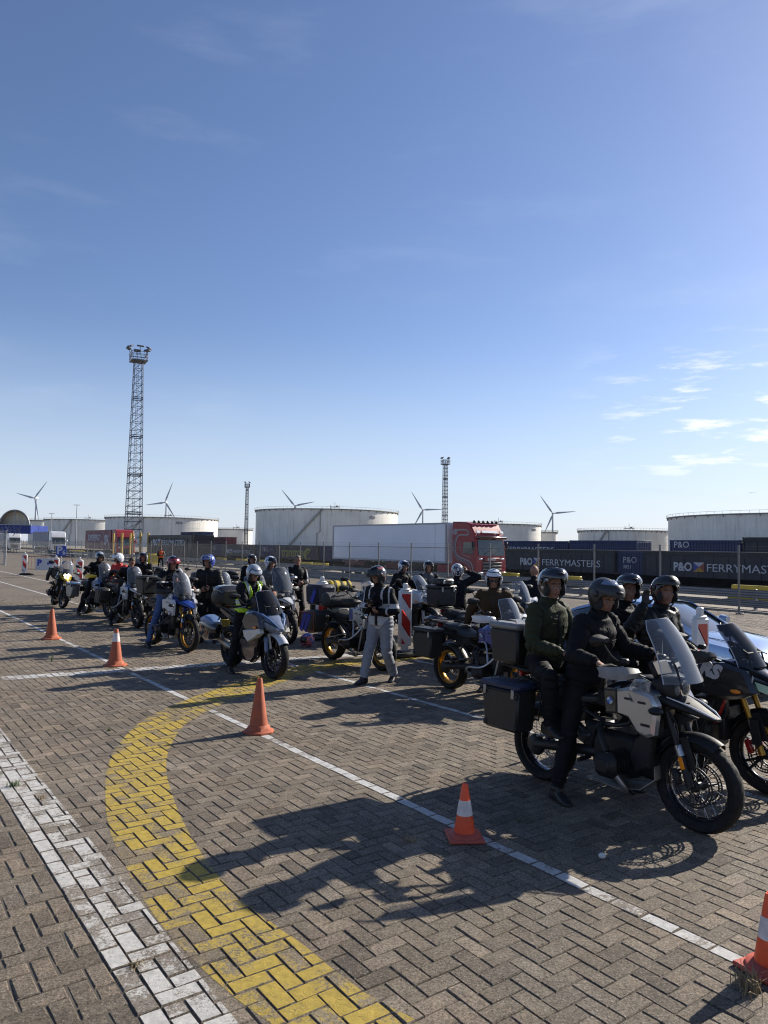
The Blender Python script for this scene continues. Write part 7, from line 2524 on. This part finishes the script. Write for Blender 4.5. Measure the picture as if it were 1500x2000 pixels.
for k in range(2):
    x = -1.42 + k * 1.46
    solo('hoop', RAILM, t, lambda m: m.tube([(x, 0, 0), (x, 0, 1.0), (x + .15, 0, 1.13), (x + 1.25, 0, 1.13), (x + 1.4, 0, 1.0), (x + 1.4, 0, 0)], .024, 6))
    solo('mid_rail', RAILM, t, lambda m: m.tube([(x, 0, .35), (x + 1.4, 0, .35)], .02, 6))
    for q in range(1, 8):
        solo('baluster', RAILM, t, lambda m: m.tube([(x + q * .175, 0, .35), (x + q * .175, 0, 1.13)], .011, 5))
t = empty('lorry_parking_sign', (-21.189, 46.3, 0), R(4))
tag(t, 'white board with a blue P and blue lorry symbol hung on the hoop railing', 'sign')
solo('board', WHT, t, lambda m: m.box((.05, 0, .68), (1.25, .03, .74), .008))
lettering('P', .5, SIGB, t, (-.46, -.018, .76), (1, 0, 0), (0, 0, 1), depth=.003, bold=.03)
solo('lorry_symbol', SIGB, t, lambda m: [m.box((.38, -.018, .78), (.30, .008, .17), .002), m.box((.18, -.018, .74), (.09, .008, .11), .002), m.lathe([(.001, -.004), (.035, -.004), (.035, .004), (.001, .004)], 12, (.2, -.018, .675), 'y'), m.lathe([(.001, -.004), (.035, -.004), (.035, .004), (.001, .004)], 12, (.45, -.018, .675), 'y')])

# silver blue car half hidden by the riders on the right
CARP = mat('silver blue car paint', (0.30, 0.40, 0.56), 0.22, .55, coat=.9, var=.04, scale=2)
CARG = mat('car glass', (0.03, 0.045, 0.055), 0.04, coat=.8, var=.03)
t = empty('car', (4.72, 12.75, 0), R(-54))
tag(t, 'silver blue sports coupe parked behind the riders at the right', 'car')
def ring(x, w, zb_, zs, zt, wt):
    """body section: sill, shoulder, top"""
    pts = [(-w * .92, zb_), (-w, zb_ + .18), (-w * 1.0, zs - .12), (-w * .96, zs), (-wt, zt), (-wt * .5, zt + .025), (0, zt + .032)]
    pts += [(-a, b) for a, b in reversed(pts[:-1])]
    return [(x, a, b) for a, b in pts]
def carbody(m):
    st = [(-2.22, .70, .34, .62, .66, .55), (-2.1, .82, .24, .76, .82, .62), (-1.6, .91, .20, .82, .93, .68), (-.9, .93, .19, .82, .90, .74), (0, .91, .19, .80, .86, .78), (.8, .91, .19, .78, .82, .74), (1.3, .92, .20, .76, .79, .66), (1.75, .89, .20, .70, .72, .58), (2.05, .80, .22, .58, .61, .5), (2.22, .62, .28, .46, .50, .4)]
    m.loft([ring(*s) for s in st])
solo('body', CARP, t, carbody)
def green(m):
    rows = []
    for x, w0, w1, z in ((-1.75, .62, .50, .90), (-1.2, .74, .58, 1.10), (-.6, .80, .60, 1.25), (-.1, .81, .60, 1.285), (.25, .81, .58, 1.25), (.7, .78, .58, 1.03), (1.08, .72, .56, .815)):
        rows.append([(x, -w0, .80 if z > .85 else z - .02), (x, -(w0 + w1) / 2 - .03, (z + .82) / 2), (x, -w1, z - .035), (x, -w1 * .5, z), (x, 0, z + .01), (x, w1 * .5, z), (x, w1, z - .035), (x, (w0 + w1) / 2 + .03, (z + .82) / 2), (x, w0, .80 if z > .85 else z - .02)])
    m.loft(rows, closed=False, cap=False)
solo('window_glass', CARG, t, green)
def roof(m):
    rows = []
    for x, w1, z in ((-1.80, .53, .895), (-1.2, .60, 1.105), (-.6, .615, 1.258), (-.1, .615, 1.293), (.28, .60, 1.25)):
        rows.append([(x, -w1 - .03, z - .075), (x, -w1, z - .03), (x, -w1 * .5, z + .008), (x, 0, z + .018), (x, w1 * .5, z + .008), (x, w1, z - .03), (x, w1 + .03, z - .075)])
    m.sheet(rows, .012)
solo('roof', CARP, t, roof)
for s in (-1, 1):
    solo('pillar', CARP, t, lambda m: m.sheet([[(.25, s * .57, 1.245), (.23, s * .645, 1.17)], [(.7, s * .575, 1.03), (.68, s * .67, .97)], [(1.10, s * .57, .815), (1.07, s * .72, .80)]], .02))
    solo('side_mirror', CARP, t, lambda m: (m.hull([(.55, .90, .99, .05, s * 1.0), (.60, .86, 1.02, .10, s * 1.0), (.72, .89, 1.0, .07, s * .99)], 14, 2.4), m.tube([(.66, s * .88, .84), (.64, s * .95, .91)], .025, 6)))
    solo('headlight', LENS, t, lambda m: m.ell((1.84, s * .64, .62), (.20, .15, .13), 18, 12, rot=Matrix.Rotation(.5, 3, 'Y')))
    solo('lamp_core', WHITEP, t, lambda m: m.ell((1.84, s * .64, .60), (.13, .10, .09), 14, 8))
    for x in (-1.30, 1.28):
        w = solo('wheel', RUB, t, lambda m: m.lathe([(.20, -.10), (.30, -.12), (.335, -.09), (.34, 0), (.335, .09), (.30, .12), (.20, .10)], 36, (x, s * .82, .34), 'y'))
        solo('rim', ALU, w, lambda m: (m.lathe([(.20, s * .06), (.245, s * .10), (.24, s * .02), (.03, s * .03), (.01, s * .07)], 30, (x, s * .82, .34), 'y'),))
solo('wiper', BLK, t, lambda m: [m.tube([(1.13, y, .83), (.92, y + .4, .935)], .008, 4) for y in (-.5, 0)])
solo('bonnet_seam', BLK, t, lambda m: [m.tube([(1.15, s * .66, .815), (1.75, s * .54, .742), (2.06, s * .35, .625)], .005, 4) for s in (-1, 1)])

# helmet lying on the ground by the luggage
t = empty('helmet', (-1.56, 15.4, 0), R(200))
tag(t, 'white blue and red full face helmet lying on the paving by the luggage', 'helmet')
helmet(t, V((0, 0, .125)), frame_from((1, 0, .12), (0, 0, 1)), pattern('motley helmet graphics', [(.6, .6, .64), (.05, .07, .25), (.5, .10, .10), (.02, .02, .03)], 9), style='full', visor_m=VISOR)

def luggage(M, label, name, cat, parts):
    o = empty(name, M.location, M.rotation_euler.z)
    tag(o, label, cat)
    for nm, ml, fn in parts:
        solo(nm, ml, o, fn)
    return o
DUF = mat('black duffel cloth', (0.022, 0.022, 0.024), 0.7, var=.25, scale=12, bump=.4, bscale=40)
YDUF = mat('yellow duffel cloth', (0.52, 0.37, 0.02), 0.55, var=.15, scale=10, bump=.4, bscale=30)
def roll(m, x, z, r, w, rx=None):
    rings = []
    for y in np.linspace(-w, w, 15):
        q = min(1, (w - abs(y)) / .06)
        k = (.55 + .45 * math.sqrt(max(0, 1 - (1 - q) ** 2)))
        rings.append([(x + (rx or r) * k * math.cos(t) * (1 + .05 * mnoise.noise((y * 9, t, r))), y, z + r * k * math.sin(t)) for t in np.linspace(0, 2 * PI, 18, endpoint=False)])
    m.loft(rings)
luggage(M12, 'yellow and black duffel bag strapped on the motorcycle behind the walking man', 'duffel_bag', 'bag',
        [('bag', YDUF, lambda m: roll(m, -.70, 1.15, .155, .30)), ('end_panel', DUF, lambda m: [m.lathe([(.001, s * .302), (.10, s * .302), (.11, s * .28), (.05, s * .26)], 16, (-.70, 0, 1.15), 'y') for s in (-1, 1)]),
         ('strap', BLK, lambda m: [m.lathe([(.157, y), (.163, y), (.163, y + .05), (.157, y + .05)], 20, (-.70, 0, 1.15), 'y') for y in (-.20, -.02, .15)])])
luggage(M4, 'black duffel bag lying across the seat behind the walking man', 'duffel_bag', 'bag',
        [('bag', DUF, lambda m: roll(m, -.62, 1.11, .135, .33, .17)), ('zip', GREYM, lambda m: m.tube([(-.62, y, 1.247) for y in np.linspace(-.27, .27, 7)], .006, 5)), ('handle', BLK, lambda m: m.tube([(-.5, -.12, 1.22), (-.47, -.06, 1.28), (-.47, .06, 1.28), (-.5, .12, 1.22)], .012, 6, sub=3))])
luggage(M4, 'navy tail pack with a blue stripe on top of the luggage rack', 'tail_pack', 'bag',
        [('bag', mat('navy pack cloth', (.009, .011, .028), .7, var=.2, bump=.3, scale=12), lambda m: m.box((-1.23, 0, 1.175), (.44, .46, .37), .05, taper=(.94, .94))), ('stripe', BLUS, lambda m: m.box((-1.12, -.238, 1.14), (.10, .014, .27), .004, rot=Matrix.Rotation(.45, 3, 'Y'))), ('rack', ALU, lambda m: [m.tube([(-.72, q, .985), (-1.46, q, .985)], .010, 6) for q in (-.14, .14)])])
luggage(M9, 'black jacket bundle heaped on the seat of the yellow motorcycle', 'jacket', 'jacket',
        [('cloth', DUF, lambda m: m.hull([(-.55, .92, 1.02, .10), (-.45, .88, 1.22, .20), (-.2, .86, 1.30, .24), (.02, .88, 1.26, .22), (.16, .98, 1.15, .12)], 20, 2.2)), ('sleeve', DUF, lambda m: m.tube([(-.1, -.2, 1.2), (-.12, -.30, 1.05), (-.2, -.33, .85)], [.07, .065, .05], 10, sub=3)), ('yellow_piping', YELB2, lambda m: m.tube([(-.30, -.20, 1.22), (-.05, -.22, 1.24), (.12, -.15, 1.16)], .022, 6, sub=3))])
luggage(M14, 'silver clasped small black case lying on the top case behind the brown jacket', 'small_case', 'case',
        [('case', PANB, lambda m: m.box((-.98, -.02, 1.47), (.25, .34, .12), .03)), ('clasp', SILV, lambda m: [m.box((-.85, q, 1.47), (.012, .05, .06), .004) for q in (-.12, .08)])])

# weeds in the joints
WEEDG = mat('green weed blades', (0.055, 0.10, 0.025), 0.7, var=.3, scale=30)
WEEDD = mat('dry grass blades', (0.26, 0.19, 0.10), 0.8, var=.3, scale=30)
def tuft(x, y, h, n, m_, label, spread=.05, cat='weed'):
    r_ = random.Random(int((x + 40) * 991 + y * 77))
    mb = MB()
    for k in range(n):
        a = r_.uniform(0, 2 * PI); q = r_.uniform(.3, 1.0)
        b = V((r_.gauss(0, spread * .25), r_.gauss(0, spread * .25), -.012))
        L = h * r_.uniform(.5, 1.1)
        d = V((math.cos(a), math.sin(a), 0))
        w = V((-math.sin(a), math.cos(a), 0)) * .0022
        P_ = [b, b + d * L * .25 * q + V((0, 0, L * .6)), b + d * L * .75 * q + V((0, 0, L * (1.0 - .35 * q)))]
        mb.add([P_[0] - w, P_[0] + w, P_[1] + w, P_[1] - w, P_[2]], [(0, 1, 2, 3), (3, 2, 4)])
    t_ = link('weed_tuft', mb.mesh('weed_tuft', recalc=False, sharp=0), m_)
    t_.location = (x, y, 0)
    tag(t_, label, cat, 'weeds growing in the paving joints')
for (px_, py_, h, n, m_, sp, lab) in (
        (-3.136, 6.435, .07, 60, WEEDG, .09, 'green weed growing on the broad white line at the left edge'),
        (-5.783, 13.037, .20, 22, WEEDG, .04, 'thin tall weed sprig left of the collared cone'),
        (0.228, 5.386, .05, 70, WEEDD, .14, 'dry grass tuft in the shadow beside the banded cone'),
        (1.785, 3.64, .14, 70, WEEDD, .13, 'dry grass clump at the foot of the right edge cone'),
        (0.846, 13.707, .06, 50, WEEDG, .16, 'low green weed in front of the middle striped beacon'),
        (-1.201, 3.774, .045, 40, WEEDD, .08, 'small dry tuft on the broad white line near the bottom'),
        (-3.031, 8.324, .06, 26, WEEDG, .05, 'small green sprig left of the yellow curve'),
        (1.083, 5.787, .04, 40, WEEDG, .09, 'flat green weed in the shadow right of the banded cone'),
        (-2.766, 6.13, .05, 34, WEEDD, .07, 'wispy dry grass between the broad white line and the curve')):
    tuft(px_, py_, h, n, m_, lab, sp)
# moss and dry wisps strewn along the joints: too many to count
def wisps():
    r_ = random.Random(11)
    mb = MB()
    for k in range(1500):
        i = r_.randrange(len(tops))
        n0, n1, s0, s1, top, zz = tops[i]
        if n0 > 2.2 and r_.random() > .35: continue
        c = ns(n0, s0)
        if c.y > 12: continue
        q = r_.random()
        c = ns(n0 + (n1 - n0) * q, s0) if r_.random() < .5 else ns(n0, s0 + (s1 - s0) * q)
        for b in range(r_.randrange(2, 6)):
            a = r_.uniform(0, 2 * PI); L = r_.uniform(.008, .026)
            d = V((math.cos(a), math.sin(a), 0)); w = V((-d.y, d.x, 0)) * .0014
            o_ = c + V((r_.gauss(0, .012), r_.gauss(0, .012), -.008))
            mb.add([o_ - w, o_ + w, o_ + d * L + V((0, 0, L * .7 + .006))], [(0, 1, 2)])
    return mb.mesh('dry_wisps', recalc=False, sharp=0)
tag(link('dry_wisps', wisps(), WEEDD), 'dry moss and grass wisps caught in the paving joints', 'dry grass', kind='stuff')
o = link('pebble', MB().ell((0, 0, .016), (.026, .02, .02), 12, 8).mesh('pebble'), mat('white pebble', (.6, .58, .56), .7))
o.location = (1.526, 5.139, 0)
tag(o, 'white pebble in the shadow left of the front wheel', 'pebble')
# a gull far off on the right
def gull(m):
    m.hull([(-.22, -.02, .02, .02), (-.1, -.06, .06, .06), (.1, -.06, .06, .06), (.22, -.02, .03, .02)], 10, 2)
    for s in (-1, 1):
        m.sheet([[(.07, s * .03, .03), (-.07, s * .03, .03)], [(.10, s * .35, .14), (-.05, s * .35, .13)], [(.02, s * .7, .08), (-.03, s * .7, .075)]], .02)
o = link('gull', MB().mesh('x') if False else (lambda mb: (gull(mb), mb.mesh('gull'))[1])(MB()), mat('dark gull', (.05, .05, .055), .7))
o.location = (75, 150, 14.215)
o.rotation_euler.z = 1.3
tag(o, 'dark gull flying low over the huge pale tank', 'bird')
